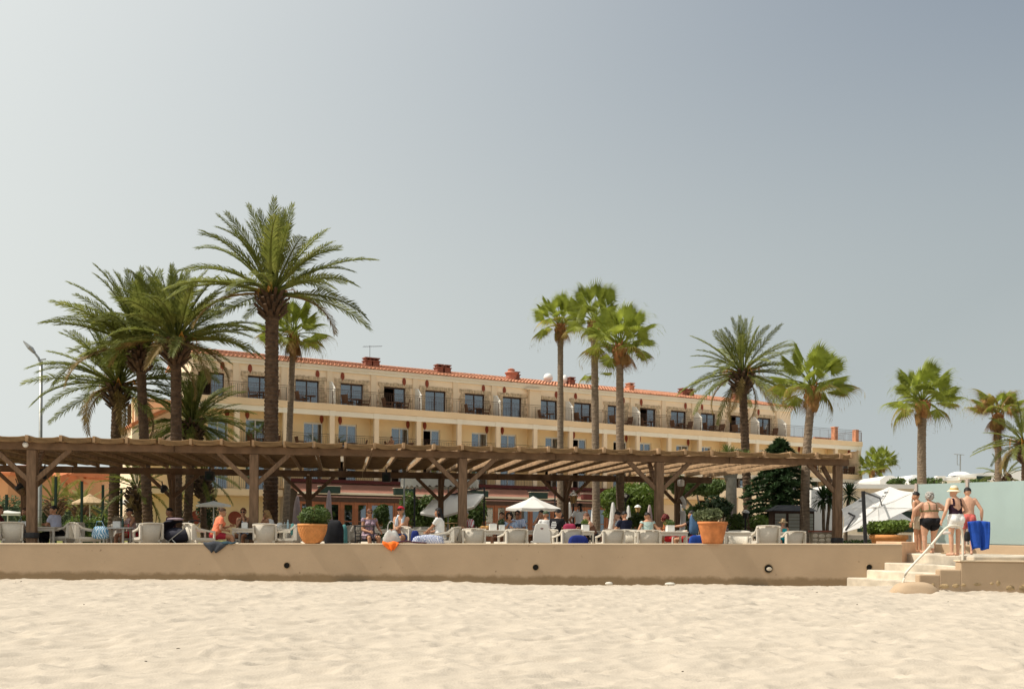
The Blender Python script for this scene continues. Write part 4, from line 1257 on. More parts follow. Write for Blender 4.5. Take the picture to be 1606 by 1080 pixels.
# hedges and shrubs
def hedge(px0, px1, py0, Y, depth, mt, label, seed, size=.07, dens=900, zb=.58):
    a, c = PX(px0, Y), PX(px1, Y); zt_ = P((px0+px1)/2, py0, Y).z
    e = empty('hedge', ((a+c)/2, Y, zb), 0, label, 'hedge')
    rg = np.random.RandomState(seed); L_ = c-a; h = zt_-zb
    n = int(dens*L_*h)
    q = MB(); k = max(1, int(L_/.8))
    for i in range(k):
        leaf_cloud(q, n//k, (a+(i+.5)*L_/k-(a+c)/2, 0, h*.5), (L_/k*.75, depth/2, h*.56), size, seed+i, lump=.15, lo=.5)
    tag(q.build('foliage', mt, e), kind='stuff')
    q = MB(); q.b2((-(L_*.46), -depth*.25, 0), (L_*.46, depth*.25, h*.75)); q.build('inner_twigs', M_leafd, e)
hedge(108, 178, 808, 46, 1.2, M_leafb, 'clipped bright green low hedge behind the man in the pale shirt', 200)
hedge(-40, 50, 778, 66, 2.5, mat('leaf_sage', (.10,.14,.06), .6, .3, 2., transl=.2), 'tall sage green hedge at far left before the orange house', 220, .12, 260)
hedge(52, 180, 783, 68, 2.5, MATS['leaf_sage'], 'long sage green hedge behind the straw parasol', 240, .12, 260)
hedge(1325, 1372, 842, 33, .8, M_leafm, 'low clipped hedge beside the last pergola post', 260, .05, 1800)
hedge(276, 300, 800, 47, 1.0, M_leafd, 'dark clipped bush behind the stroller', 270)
for a in (
    ('shrub', 325, 800, 48, (.5,.5,.9), 900, .10, M_leafd, 'dark bush against the hotel wall under the small white parasol', 'shrub', 300),
    ('shrub', 668, 808, 46.5, (.8,.6,.9), 1500, .11, M_leafm, 'leafy bush below the round canopy left of the tilted parasol', 'shrub', 301),
    ('shrub', 712, 810, 46.5, (1.0,.6,.8), 1700, .11, M_leafb, 'yellow-green bush under the tilted white parasol', 'shrub', 302),
    ('shrub', 742, 806, 46, (.7,.6,.9), 1400, .11, M_leafm, 'green bush right of the third front post', 'shrub', 303),
    ('shrub', 600, 806, 43, (.45,.4,.5), 800, .09, M_leafm, 'potted green plant behind the seated woman in the patterned dress', 'plant', 304),
    ('shrub', 645, 797, 46.5, (.5,.5,.8), 900, .10, M_leafm, 'tall green bush behind the man in the red cap', 'shrub', 311),
    ('shrub', 1000, 817, 41, (.55,.5,.35), 700, .08, M_leafm, 'low green bush beside the man in the dark shirt', 'shrub', 305),
    ('shrub', 1093, 812, 42, (.8,.6,.8), 1500, .10, M_leafm, 'loose green shrub left of the big reddish pot', 'shrub', 306),
    ('shrub', 1128, 796, 43, (.8,.6,.5), 1200, .10, M_leafd, 'dark green shrub behind the big reddish pot', 'shrub', 312),
    ('shrub', 1158, 818, 40, (.45,.5,.5), 900, .08, M_leafm, 'dark green round shrub right of the closed mauve parasol', 'shrub', 307),
    ('shrub', 1192, 822, 41, (.6,.5,.4), 900, .08, M_leafb, 'bright low shrub behind the tall grey chair', 'shrub', 308),
    ('shrub', 1216, 830, 38, (.3,.3,.3), 500, .07, M_leafm, 'small green plant beside the woman in the sun hat', 'plant', 309),
    ('shrub', 1405, 756, 70, (.7,.6,.3), 400, .16, M_leafm, 'dark bush at the corner of the low pale building', 'shrub', 310),
    ('shrub', 1530, 757, 60, (.9,.6,.32), 400, .12, M_leafm, 'low bush just showing above the glass screen', 'shrub', 313),
    ('shrub', 1450, 757, 58, (1.2,1.0,.4), 600, .12, M_leafm, 'low bush at the foot of the bent fan palm', 'shrub', 314),
    ): shrub(*a)
# ------------------------------------------------------------------ far buildings, lamp post, fences, garden structures
def house_box(q, x0, x1, y0, y1, z0, z1, m=0): q.b2((x0,y0,z0),(x1,y1,z1),m)
def far_house(name, px0, px1, pyt, Y, depth, mt, roofm, label, cat, wins=True, roof=True, seed=0):
    xa, xb = PX(px0, Y), PX(px1, Y); zt_ = P((px0+px1)/2, pyt, Y).z
    e = empty(name, (xa, Y, .5), 0, label, cat)
    W_ = xb-xa; h = zt_-.5
    r = random.Random(seed)
    ops = []
    q = MB(); q.b2((0,0,0),(W_,depth,h)); q.build('wall', mt, e)
    if roof:
        q = MB()
        q.add([(-.4,-.5,h+.0),(W_+.4,-.5,h+.0),(W_+.4,depth*.5,h+.9),(-.4,depth*.5,h+.9),(-.4,-.5,h-.18),(W_+.4,-.5,h-.18),(W_+.4,depth+.4,h),(-.4,depth+.4,h)], [(0,1,2,3),(5,4,7,6),(4,5,1,0),(3,2,6,7),(0,3,7,4),(1,5,6,2)])
        q.build('roof', roofm, e)
    if wins:
        nfl = max(1, int(h/3.0)); nw = max(2, int(W_/2.6))
        for fl in range(nfl):
            for k in range(nw):
                x = (k+.5)*W_/nw; z = .9+fl*h/nfl
                q = MB(); q.b2((x-.6,-.06,z),(x+.6,-.005,z+1.25)); o = q.build('window', M_wframe, e)
                q = MB(); q.b2((x-.5,-.075,z+.1),(x-.04,-.065,z+1.15)); q.b2((x+.04,-.075,z+.1),(x+.5,-.065,z+1.15)); q.build('pane', M_dgreen, o)
            q = MB(); q.b2((.2,-1.0,fl*h/nfl-.12+.02),(W_-.2,-.004,fl*h/nfl+.05)) if fl else None
            if fl:
                q.b2((.2,-1.0,fl*h/nfl+.052),(W_-.2,-.9,fl*h/nfl+.9)); q.build('balcony', mt, e)
    return e
far_house('terrace_house', -60, 12, 741, 84, 8, M_orange, M_orange2, 'orange rendered house at the far left edge behind the hedge', 'house', seed=1)
far_house('terrace_house', 14, 72, 752, 92, 8, M_orange, M_orange2, 'orange house between the two leftmost pergola posts', 'house', seed=2)
far_house('terrace_house', 74, 106, 743, 96, 8, M_orange, M_orange2, 'orange house with a high eave behind the left young palm', 'house', seed=3)
far_house('terrace_house', 108, 132, 748, 100, 8, mat('pale_orange_house', (.66,.40,.22), .9, .1), M_orange2, 'paler orange house behind the right young palm', 'house', seed=4)
# white house with dome behind the glass screen
def white_wave(px0, px1, prof, Y, depth, label, dome=None, chim=()):
    xa = PX(px0, Y); e = empty('white_villa', (xa, Y, .5), 0, label, 'house')
    vs = []; n = len(prof)
    pts = [P(px, py, Y) for px, py in prof]
    for p in pts: vs += [(p.x-xa, 0, 0), (p.x-xa, 0, p.z-.5), (p.x-xa, depth, p.z-.5), (p.x-xa, depth, 0)]
    fs = []
    for k in range(n-1):
        for j in range(3): fs.append((4*k+j, 4*k+4+j, 4*k+5+j, 4*k+1+j))
    fs += [(0,1,2,3), tuple(4*(n-1)+j for j in (3,2,1,0))]
    q = MB(); q.add(vs, fs); q.build('wall', M_stucco, e)
    if dome:
        c = P(dome[0], dome[1], Y+1.5)
        q = MB(); rr_ = dome[2]/F*Y
        q.lathe([(rr_*math.cos(t*math.pi/2/6), dome[3]/F*Y*math.sin(t*math.pi/2/6)) for t in range(6)]+[(.01, dome[3]/F*Y)], 20, (c.x-xa, 1.5, c.z-.5)); q.build('dome', M_stucco, e, True)
    for px, py, w, h in chim:
        c = P(px, py, Y-.3); q = MB(); q.b2((c.x-xa-w/2,-.2,c.z-.5-h),(c.x-xa+w/2,.3,c.z-.5)); q.b2((c.x-xa-w/2-.06,-.26,c.z-.5),(c.x-xa+w/2+.06,.36,c.z-.5+.1)); q.build('chimney', M_stucco, e)
    return e
e = white_wave(1455, 1650, [(1455,752),(1472,749),(1500,747),(1530,742),(1560,740),(1600,737),(1650,736)], 76, 9, 'long low white villa with a flattened dome above the glass screen', (1505,746,17,7), ((1437+40,748,.5,.5),))
q = MB()
for px0, px1, py in ((1471,1520,752),(1505,1536,747),(1540,1575,752)):
    a, c = P(px0, py, 75.7), P(px1, py-2, 75.7); q.b2((a.x-e.location.x,-.35,a.z-.75),(c.x-e.location.x,-.02,a.z-.55))
q.build('ledge', M_beam, e)
q = MB(); a = P(1540, 749, 75.6); q.b2((a.x-e.location.x-.4,-.42,a.z-.65),(a.x-e.location.x+.7,-.36,a.z-.35)); q.build('window', M_dgreen, e)
white_wave(1380, 1452, [(1380,752),(1384,749),(1389,746),(1396,745),(1402,746),(1407,750),(1410,752),(1426,750),(1432,745),(1437,744),(1441,747),(1452,750)], 82, 8, 'small white villa with rounded parapet humps left of the bent fan palm')
e = far_house('garden_pavilion', 1322, 1432, 766, 52, 5, mat('beige_render', (.62,.54,.42), .9, .08), M_orange2, 'low beige flat-roofed building behind the big white parasol', 'building', False, False)
q = MB(); xx = PX(1432,52)-PX(1322,52); hh = P(1377,766,52).z-.5
q.b2((-.3,-.4,hh),(xx+.3,5.2,hh+.22)); q.build('roof', M_stucco, e)
for k in range(3):
    q = MB(); x = 1.1+k*1.15; q.b2((x-.35,-.05,.9),(x+.35,-.003,2.0)); q.build('window', M_dgreen, e)
# masts and aerials beyond
for px, py, Y, lab in ((1506, 712, 80, 'thin grey radio mast above the white villa'),):
    b_ = P(px, 745, Y); t = P(px, py, Y)
    e = empty('radio_mast', tuple(b_), 0, lab, 'mast'); q = MB(); h = t.z-b_.z
    q.bar((0,0,-3),(0,0,h),.07,.07); q.bar((-.5,0,h),(.3,0,h-.05),.05,.05); q.bar((-.25,0,h),(-.25,0,h*.5),.04,.04); q.bar((-.25,0,h*.5),(0,0,h*.5),.04,.04)
    q.build('pole', M_steel, e)
# street lamp
e = empty('street_lamp', (PX(62.5, 46), 46, .57), 0, 'grey street lamp with raised angled head at far left', 'street lamp')
t = P(62, 566, 46)-Vector(e.location)
q = MB(); q.tube([(0,0,0),(0,0,1.2),(0,0,t.z)], [.11,.09,.075], 10); q.build('pole', M_steel, e, True)
q = MB(); a = P(54,553,46)-Vector(e.location); q.tube([(t.x,0,t.z),(t.x-.05,0,t.z+.15),tuple(a)], [.06,.055,.05], 8); q.build('arm', M_steel, e)
hd = P(37,535,46)-Vector(e.location); d = hd-a
q = MB(); s = Vector((0,1,0)); nn = d.normalized().cross(s)
q.add([a-s*.08-nn*.05, a+s*.08-nn*.05, a+s*.08+nn*.05, a-s*.08+nn*.05, a+d*.4-s*.17-nn*.09, a+d*.4+s*.17-nn*.09, a+d*.4+s*.15+nn*.07, a+d*.4-s*.15+nn*.07, hd-s*.05-nn*.02, hd+s*.05-nn*.02, hd+s*.05+nn*.02, hd-s*.05+nn*.02],
      [(0,3,2,1),(0,1,5,4),(1,2,6,5),(2,3,7,6),(3,0,4,7),(4,5,9,8),(5,6,10,9),(6,7,11,10),(7,4,8,11),(8,9,10,11)])
q.build('lamp_head', M_steel, e)
q = MB(); p2 = P(72,563,46)-Vector(e.location); q.bar((t.x,0,t.z+.05), tuple(p2), .06, .05); q.build('rear_arm', M_steel, e)
# green fence posts with wires at the left
M_gpost = mat('green_post', (.012,.035,.022), .6, .1)
fe = empty('wire_fence', (PX(87, 44), 44, .57), 0, 'dark green posts of a thin wire fence in the left garden', 'fence')
for px, py in ((10,775),(43,773),(87,747),(128,754),(161,760),(190,765)):
    x = PX(px, 44)-fe.location.x; z = P(px, py, 44).z-.57
    q = MB(); q.bar((x,0,-.05),(x,0,z),.09,.09); q.build('post', M_gpost, fe)
q = MB()
for z in (.3,.6,.9,1.2,1.5): q.bar((PX(10,44)-fe.location.x,0,z),(PX(190,44)-fe.location.x,0,z),.012,.012)
q.build('wire', M_gpost, fe)
# grey round canopy kiosk
e = empty('round_canopy', (PX(689, 43.5), 43.5, .6), 0, 'round grey canopy on slim poles with a scalloped valance', 'canopy')
M_gcan = mat('grey_canvas', (.58,.55,.48), .9, .06, 4., transl=.12)
ct = P(689, 752, 43.5).z-.6; cr = 61/F*43.5
q = MB(); n = 36
prof = [(.05, ct+.32), (cr*.55, ct+.22), (cr*.97, ct+.05), (cr, ct-.02)]
q.lathe(prof, n, (0,0,0), 0, False)
for k in range(n):
    a0, a1 = 2*math.pi*k/n, 2*math.pi*(k+1)/n; am = (a0+a1)/2
    q.add([(cr*math.cos(a0),cr*math.sin(a0),ct-.02),(cr*math.cos(a1),cr*math.sin(a1),ct-.02),(cr*math.cos(a1),cr*math.sin(a1),ct-.30),(cr*math.cos(am),cr*math.sin(am),ct-.40),(cr*math.cos(a0),cr*math.sin(a0),ct-.30)], [(4,3,2,1,0)])
q.build('canopy', M_gcan, e)
q = MB(); q.lathe([(.05, ct+.25), (cr*.55, ct+.15), (cr*.955, ct-.03), (cr*.96, ct-.22)], n, (0,0,0), 0, False); q.build('shade_lining', M_dwood, e)  # added dark sheet, its colour paints the shade under the canopy
for px, y_ in ((637,-.9),(654,-1.2),(727,-1.0),(700,1.2)):
    x = PX(px,43.5)-e.location.x; q = MB(); q.bar((x,y_,0),(x,y_,ct+.02),.07,.07); q.build('pole', M_steel if px != 654 else M_tie, e)
q = MB()
for k in range(8):
    a = k*math.pi/4; q.bar((0,0,ct+.28),(cr*.96*math.cos(a),cr*.96*math.sin(a),ct+.02),.04,.04)
q.build('rib', M_steel, e)
# slatted garden cabinet with grey doors and a dark lid
e = empty('garden_cabinet', (PX(1248, 36), 36, .6), 0, 'dark framed cabinet with grey-green slatted doors under the conifer', 'cabinet')
M_cab = mat('cabinet_grey', (.34,.34,.29), .8, .08)
xl, xr = PX(1213,36)-e.location.x, PX(1277,36)-e.location.x; zt_ = P(1245,801,36).z-.6
q = MB(); q.b2((xl,0,0),(xr,.7,zt_)); q.build('body', M_dwood, e)
for k in range(3):
    w = (xr-xl)/3; x0_ = xl+k*w+.05
    for j in range(11):
        q = MB(); z = .08+j*(zt_-.16)/11; q.b2((x0_,-.03,z),(x0_+w-.1,-.003,z+(zt_-.16)/11-.012)); q.build('slat', M_cab, e)
q = MB(); q.add([(xl-.1,-.1,zt_+.004),(xr+.1,-.1,zt_+.004),(xr+.1,.8,zt_+.004),(xl-.1,.8,zt_+.004),(xl+.25,.2,zt_+.22),(xr-.25,.2,zt_+.22),(xr-.25,.6,zt_+.22),(xl+.25,.6,zt_+.22)], [(3,2,1,0),(0,1,5,4),(1,2,6,5),(2,3,7,6),(3,0,4,7),(4,5,6,7)]); q.build('lid', M_tie, e)
# white rendered wall and flat fountain basin of stone at right
e = empty('garden_wall', (PX(1300, 37), 37, .6), 0, 'white garden wall behind the dracaenas', 'wall')
q = MB(); q.b2((PX(1272,37)-e.location.x,0,-.1),(PX(1322,37)-e.location.x,.25,P(1300,768,37).z-.6)); q.build('wall', M_stucco, e)
e = empty('stone_wall', (PX(1297, 31.8), 31.8, .6), 0, 'low crazy-paved stone wall with a brown cap left of the last post', 'wall')
xl, xr = PX(1274,31.8)-e.location.x, PX(1309,31.8)-e.location.x; zz = P(1290,834,31.8).z-.6
q = MB(); q.b2((xl,0,-.1),(xr,.3,zz)); q.build('core', mat('mortar', (.30,.25,.18), .95, .15), e)
rs_ = random.Random(9); x = xl
while x < xr-.08:
    w = rs_.uniform(.14,.24); z = -.02
    while z < zz-.06:
        h = rs_.uniform(.12,.2); q = MB(); q.ell((x+w/2,-.005,min(z+h/2, zz-.06)), (w*.48,.03,h*.46), 7, 5)
        q.build('stone', mat('pale_paving_stone', (.62,.54,.42), .9, .2), e); z += h
    x += w
q = MB(); q.b2((xl-.04,-.04,zz+.003),(xr+.04,.34,zz+.055)); q.build('cap', M_brick, e)
# long low pale stone kerb wall behind the hedge at right
e = empty('planter_wall', (PX(1375, 36), 36, .6), 0, 'long low pale stone wall under the big white parasol', 'wall')
q = MB(); q.b2((PX(1322,36)-e.location.x,0,-.1),(PX(1430,36)-e.location.x,.3,P(1375,838,36).z-.6)); q.build('wall', M_stone, e, bevel=.02)

# ------------------------------------------------------------------ parasols
def parasol_mesh(rad, h, n, m, sag=.025):
    q = MB(); rows = 5; sub = 4
    ang = []
    for k in range(n):
        for s in range(sub): ang.append((k, s/sub))
    vs = [(0,0,h)]
    for r_ in range(1, rows+1):
        f = r_/rows
        for k, s in ang:
            a0, a1 = 2*math.pi*k/n, 2*math.pi*(k+1)/n
            x = (math.cos(a0)*(1-s)+math.cos(a1)*s)*rad*f; y = (math.sin(a0)*(1-s)+math.sin(a1)*s)*rad*f
            z = h*(1-f) - sag*math.sin(math.pi*s)*f*rad*.5
            vs.append((x, y, z))
    N_ = n*sub
    for k, s in ang:      # valance
        a0, a1 = 2*math.pi*k/n, 2*math.pi*(k+1)/n
        x = (math.cos(a0)*(1-s)+math.cos(a1)*s)*rad; y = (math.sin(a0)*(1-s)+math.sin(a1)*s)*rad
        vs.append((x, y, -sag*math.sin(math.pi*s)*rad*.5-.09))
    fs = [(0, 1+j, 1+(j+1)%N_) for j in range(N_)]
    for r_ in range(rows):
        b_ = 1+r_*N_
        for j in range(N_): fs.append((b_+j, b_+N_+j, b_+N_+(j+1)%N_, b_+(j+1)%N_))
    q.add(vs, fs, 0)
    return q
def parasol(label, px, py, Y, rad, h, n=8, mt=None, tilt=(0,0), mast=True, rot=.2, mast_off=(0,0), group='open parasols', vent=True, ribs=True):
    """open parasol; (px,py) is the middle of its rim"""
    c = P(px, py, Y); e = empty('parasol', (c.x+mast_off[0], Y+mast_off[1], .6), 0, label, 'parasol', group)
    z = c.z-.6
    M4 = Matrix.Translation((-mast_off[0], -mast_off[1], z)) @ Euler((tilt[0], tilt[1], rot)).to_matrix().to_4x4()
    q = parasol_mesh(rad, h, n, mt); me = q.mesh('canopy', mt or M_canvas); me.transform(M4); can = link('canopy', me, e)
    if vent:
        q = parasol_mesh(rad*.22, h*.3, n, mt); me = q.mesh('vent_cap', mt or M_canvas); me.transform(M4 @ Matrix.Translation((0,0,h*.80))); link('vent_cap', me, can)
    if ribs:
        for k in range(n):
            a = 2*math.pi*k/n; q = MB(); q.bar((0,0,h-.05),(math.cos(a)*rad*.98, math.sin(a)*rad*.98, -.01),.022,.02); me = q.mesh('rib', M_steel); me.transform(M4); link('rib', me, can)
    if mast:
        t = M4 @ Vector((0,0,h))
        q = MB(); q.tube([(0,0,0), (t.x,t.y,t.z-.02)], [.028,.025], 8); q.build('mast', M_whitep, e)
        q = MB(); q.lathe([(.28,0),(.28,.06),(.06,.1),(.05,.25)], 14); q.build('base', M_stone, e)
    return e, M4
parasol('small white parasol before the hotel wall, behind the woman in coral', 335, 791, 45, .76, .16, 8, M_canvas)
parasol('white parasol half hidden behind the left palm trunks', 205, 788, 45, .62, .24, 8, M_canvas)
parasol('pale white parasol at the far left edge', 12, 804, 42, .9, .1, 8, M_canvas)
e, _ = parasol('fringed straw parasol with a timber mast in the left garden', 141, 788, 50, .85, .42, 16, M_straw, vent=True, ribs=False)
parasol('white octagonal parasol open over the tables right of centre', 836, 797, 44, 1.30, .50, 8, M_canvas, rot=.39, mast=False, mast_off=(1.0, .8), group=None)
# its side post and arm
e = S.objects[-1] if False else [o for o in bpy.data.objects if o.get('label','').startswith('white octagonal')][0]
q = MB(); q.bar((0,0,0),(0,0,2.55),.06,.06); q.bar((0,0,2.55),(-1.25,-.4,2.50),.05,.05); q.bar((0,0,2.15),(-.85,-.3,2.02),.03,.03); q.build('side_post', M_tie, e)
e, M4 = parasol('large white cantilever parasol tilted steeply behind the third post', 709, 789, 42.4, 1.42, .36, 6, M_canvas, tilt=(R(18), R(-17)), rot=.15, mast=False, mast_off=(1.35, .6), group='cantilever parasols')
q = MB(); q.bar((0,0,0),(0,0,2.6),.07,.07); a = M4 @ Vector((0,0,.40)); q.bar((0,0,2.55), tuple(a), .05, .06); q.build('side_post', M_tie, e)
e = empty('parasol', (PX(1359, 29.3), 29.3, .6), 0, 'huge white cantilever parasol tilted towards the viewer at right', 'parasol', 'cantilever parasols')
cc = P(1377, 799, 30.5); nn = Vector((-.26, -.67, .69)).normalized()
def on_canopy(px, py, lift=0.):
    """where the sight line of a photo pixel meets the tilted plane of the canopy"""
    o = Vector((0, 0, EYE)); d = P(px, py, 1.0)-o
    return o+d*((cc-o).dot(nn)/d.dot(nn))+nn*lift
rim = [on_canopy(*p) for p in ((1320,798),(1356,776),(1396,763),(1433,772),(1431,797),(1378,822),(1322,835))]
vs = [cc+nn*.10-Vector(e.location)]; n = len(rim); sub = 5
for k in range(n):
    for j in range(sub):
        t = j/sub; p = rim[k].lerp(rim[(k+1) % n], t); p = p+(cc-p)*(.05*math.sin(math.pi*t)); vs.append(p-Vector(e.location))
m_ = n*sub
ring = [vs[0].lerp(v, .5)-nn*.02 for v in vs[1:]]
vs += ring
fs = [(0, 1+m_+j, 1+m_+(j+1) % m_) for j in range(m_)]+[(1+m_+j, 1+j, 1+(j+1) % m_, 1+m_+(j+1) % m_) for j in range(m_)]
q = MB(); q.add(vs, fs); can = q.build('canopy', M_thin, e)
sd_ = can.modifiers.new('thickness', 'SOLIDIFY'); sd_.thickness = .012
for k in range(n):
    q = MB(); q.bar(vs[0]+nn*.02, rim[k]-Vector(e.location)+nn*.008, .012, .008); q.build('seam_rib', M_canvas, can)
q = MB(); q.bar((0,0,0),(-.11,0,1.98),.085,.085); q.build('side_post', M_tie, e)
q = MB(); b0 = Vector((-.11,0,1.96)); b1 = on_canopy(1380,790,.25)-Vector(e.location); b2_ = on_canopy(1384,798,.05)-Vector(e.location); b3 = on_canopy(1367,801,.15)-Vector(e.location)
q.bar(b0, b1, .04, .04); q.bar(b1, b2_, .03, .03); q.bar(b2_, b3, .02, .02); q.build('strut', M_tie, e)
q = MB(); b0 = on_canopy(1331,805,.03)-Vector(e.location); b1 = on_canopy(1338,812,.12)-Vector(e.location); b2_ = on_canopy(1326,832,.03)-Vector(e.location)
q.bar(b0, b1, .04, .04); q.bar(b1, on_canopy(1341,813,.12)-Vector(e.location), .05, .05); q.bar(on_canopy(1341,813,.12)-Vector(e.location), b2_, .035, .035); q.build('strut', M_tie, e)
for px, py in ((1350,786),(1390,773),(1387,779)):
    c = on_canopy(px, py, .03)-Vector(e.location); q = MB(); q.ell(c, (.08,.03,.02), 8, 5); q.build('clip', M_tie, e)
parasol('white parasol dome seen under the huge tilted one', 1407, 818, 36, .62, .40, 10, M_canvas, group='open parasols')
# closed parasols, furled cloth round the mast
fm = MB(); n = 20
for i, (z, r_) in enumerate([(0.55,.03),(.62,.20),(.9,.19),(1.25,.15),(1.7,.12),(2.05,.085),(2.25,.05),(2.3,.015)]):
    for k in range(n):
        a = 2*math.pi*k/n; rr_ = r_*(1+.22*math.cos(5*a+z*2))*(1+.06*math.sin(3*a))
        fm.v.append((rr_*math.cos(a), rr_*math.sin(a), z))
for i in range(7):
    for k in range(n): fm.f.append((i*n+k, i*n+(k+1)%n, (i+1)*n+(k+1)%n, (i+1)*n+k)); fm.m.append(0)
def closed(px, py, Y, mt, lab, sx=1.):
    h = P(px, py, Y).z-.6; e = empty('closed_parasol', (PX(px, Y), Y, .6), px*.1, lab, 'parasol', 'closed parasols')
    me = fm.mesh('furled_canopy', mt, True); me.transform(Matrix.Diagonal((sx, sx, h/2.3, 1))); link('furled_canopy', me, e)
    q = MB(); q.tube([(0,0,0),(0,0,h*.98)], .022, 7); q.lathe([(.25,0),(.25,.05),(.05,.08)], 12); q.build('mast', M_whitep, e)
    q = MB(); q.lathe([(.168*sx, h*.49),(.172*sx, h*.51)], 14, (0,0,0), 0, False); q.build('strap', mt, e)
closed(466, 777, 41, M_mauve, 'closed mauve parasol just left of the lattice terracotta pot')
closed(515.5, 768.5, 42.5, M_mauve, 'closed mauve parasol behind the shrub of the lattice terracotta pot', .9)
closed(893, 787, 44, M_canvas, 'closed white parasol behind the lantern post', .8)
closed(931, 788, 46, M_canvas, 'closed white parasol hidden behind the middle fan palm trunk', .8)
closed(961, 787, 43.5, M_canvas, 'closed white parasol left of the nearest fan palm trunk of the trio', 1.0)
closed(985.5, 792, 45, M_canvas, 'closed white parasol just right of the nearest fan palm trunk of the trio', .85)
closed(1018.5, 791, 44, M_mauve, 'closed pale parasol left of the fourth front post', .9)
closed(1145, 789, 43.5, M_mauve, 'closed mauve parasol right of the big reddish pot', 1.0)
closed(1067, 790, 44, M_canvas, 'slim closed white parasol behind the red-haired person', .75)
# ------------------------------------------------------------------ terrace furniture
FZ = .60
def wicker_chair():
    e = empty('armchair')
    q = MB(); q.b2((-.27,-.26,.36),(.27,.28,.44)); q.build('seat', M_white, e, bevel=.02)
    # curved back panel, a little wider at the top
    q = MB(); n = 8; vs = []
    for j, (z, w, lean) in enumerate(((.30,.25,0.),(.55,.275,-.05),(.86,.30,-.13))):
        for k in range(n+1):
            t = -1+2*k/n
            vs.append((w*t, -.28+lean+.07*t*t, z+.0*(1-t*t)))
    m = len(vs)
    vs += [(x*.97, y+.035, z) for x, y, z in vs]
    fs = []
    for j in range(2):
        for k in range(n):
            a = j*(n+1)+k; fs += [(a, a+1, a+n+2, a+n+1), (m+a, m+a+n+1, m+a+n+2, m+a+1)]
    for k in range(n):
        a = 2*(n+1)+k; fs.append((a, a+1, m+a+1, m+a)); fs.append((k, m+k, m+k+1, k+1))
    for j in range(2):
        for k in (0, n):
            a = j*(n+1)+k; fs.append((a, a+n+1, m+a+n+1, m+a) if k == 0 else (a, m+a, m+a+n+1, a+n+1))
    q.add(vs, fs); q.build('backrest', M_white, e, True)
    q = MB(); q.tube([(-.30,-.38,.855),(-.15,-.42,.868),(0,-.425,.872),(.15,-.42,.868),(.30,-.38,.855)], .016, 6); q.build('top_rail', M_white, e)
    for s in (-1, 1):
        # sloping arm with an opening below it
        q = MB()
        prof = [(-.36,.84),(-.20,.72),(.10,.66),(.27,.64)]
        for (y0,z0),(y1,z1) in zip(prof, prof[1:]): q.bar((s*.295,y0,z0),(s*.295,y1,z1),.05,.05)
        q.bar((s*.29,-.30,.46),(s*.29,.27,.44),.035,.07); q.bar((s*.29,-.34,.44),(s*.295,-.34,.80),.04,.10)
        q.build('armrest', M_white, e)
        for y, zt_ in ((-.25,.36),(.25,.63)):
            q = MB(); q.bar((s*.27,y,0),(s*(.27 if y<0 else .29),y,zt_),.045,.045); q.build('leg', M_white, e)
    return e
chair0 = wicker_chair()
def chair(px, Y, rz, label, s=1.): 
    if px > 700: s = (1, 1, .90)
    elif px > 550: s = (1, 1, .95)
    return place(chair0, USED, (PX(px, Y), Y, FZ), R(rz), label, 'white wicker armchairs on the terrace', 'chair', s)
for a in (
    (25, 27.2, 8, 'white wicker armchair seen from behind, just left of the leftmost front post'),
    (-8, 27.6, -60, 'white wicker armchair cut by the left photo edge'),
    (103, 28.0, 72, 'white wicker armchair under the man in the pale T-shirt'),
    (137, 27.0, -52, 'white wicker armchair with the blue patterned bag on it'),
    (170, 29.6, 150, 'pale armchair at the far side of the round table at left'),
    (206, 29.4, 165, 'white wicker armchair of the woman with the visor'),
    (231, 26.9, 38, 'white wicker armchair with open arm side, left of the black stroller'),
    (246, 28.3, 30, 'white wicker armchair half hidden behind the stroller hood'),
    (315, 26.9, -48, 'white wicker armchair under the woman in the coral T-shirt'),
    (386, 29.0, 170, 'white wicker armchair of the sunglasses woman beside the second post'),
    (416, 26.9, 12, 'white wicker armchair seen from behind, just right of the second post'),
    (452, 27.2, 78, 'white wicker armchair facing left beside the lattice terracotta pot'),
    (438, 28.6, 60, 'white wicker armchair of the blonde woman in white'),
    (600, 30.0, 175, 'pale armchair behind the seated woman in the patterned dress'),
    (546, 31.5, 150, 'small far armchair right of the black cloth heap'),
    (645, 27.2, -40, 'white wicker armchair of the man in the red cap'),
    (657, 30.5, 165, 'pale armchair further back, left of the woman with long dark hair'),
    (678, 31.5, 150, 'pale armchair further back, behind the woman with long dark hair'),
    (697, 27.0, 74, 'white wicker armchair of the woman with the striped skirt'),
    (743, 26.9, 4, 'white wicker armchair seen from behind, just right of the third post'),
    (803, 26.9, 22, 'white wicker armchair with open arm side behind the dark curly head'),
    (735, 29.4, -95, 'armchair of the grey-haired man behind the third post'),
    (862, 28.2, -15, 'white wicker armchair under the man in the black printed T-shirt'),
    (889, 26.9, 22, 'white wicker armchair with the navy towel hung at its foot'),
    (956, 26.9, 14, 'white wicker armchair right of the navy towel'),
    (976, 27.8, 50, 'white wicker armchair of the man in the dark T-shirt'),
    (993, 27.4, -38, 'white wicker armchair with open arms between the dark T-shirt and the fourth post'),
    (1015, 26.9, 0, 'square-backed white wicker armchair just left of the fourth post'),
    (1093, 27.3, 60, 'white wicker armchair partly hidden by the big reddish pot'),
    (1056, 29.2, 120, 'white wicker armchair under the red-haired person'),
    (1236, 27.3, 20, 'white wicker armchair with sloping arm, left of the bright fan palm trunk'),
    (1160, 29.4, 170, 'pale armchair at the far side of the long right-hand table'),
    ): chair(*a)
o = place(chair0, USED, (PX(1200, 26.8), 26.8, FZ), 0, 'tall pale grey armchair seen square from behind in the empty right part', 'white wicker armchairs on the terrace', 'chair', (1, 1, 1.06))
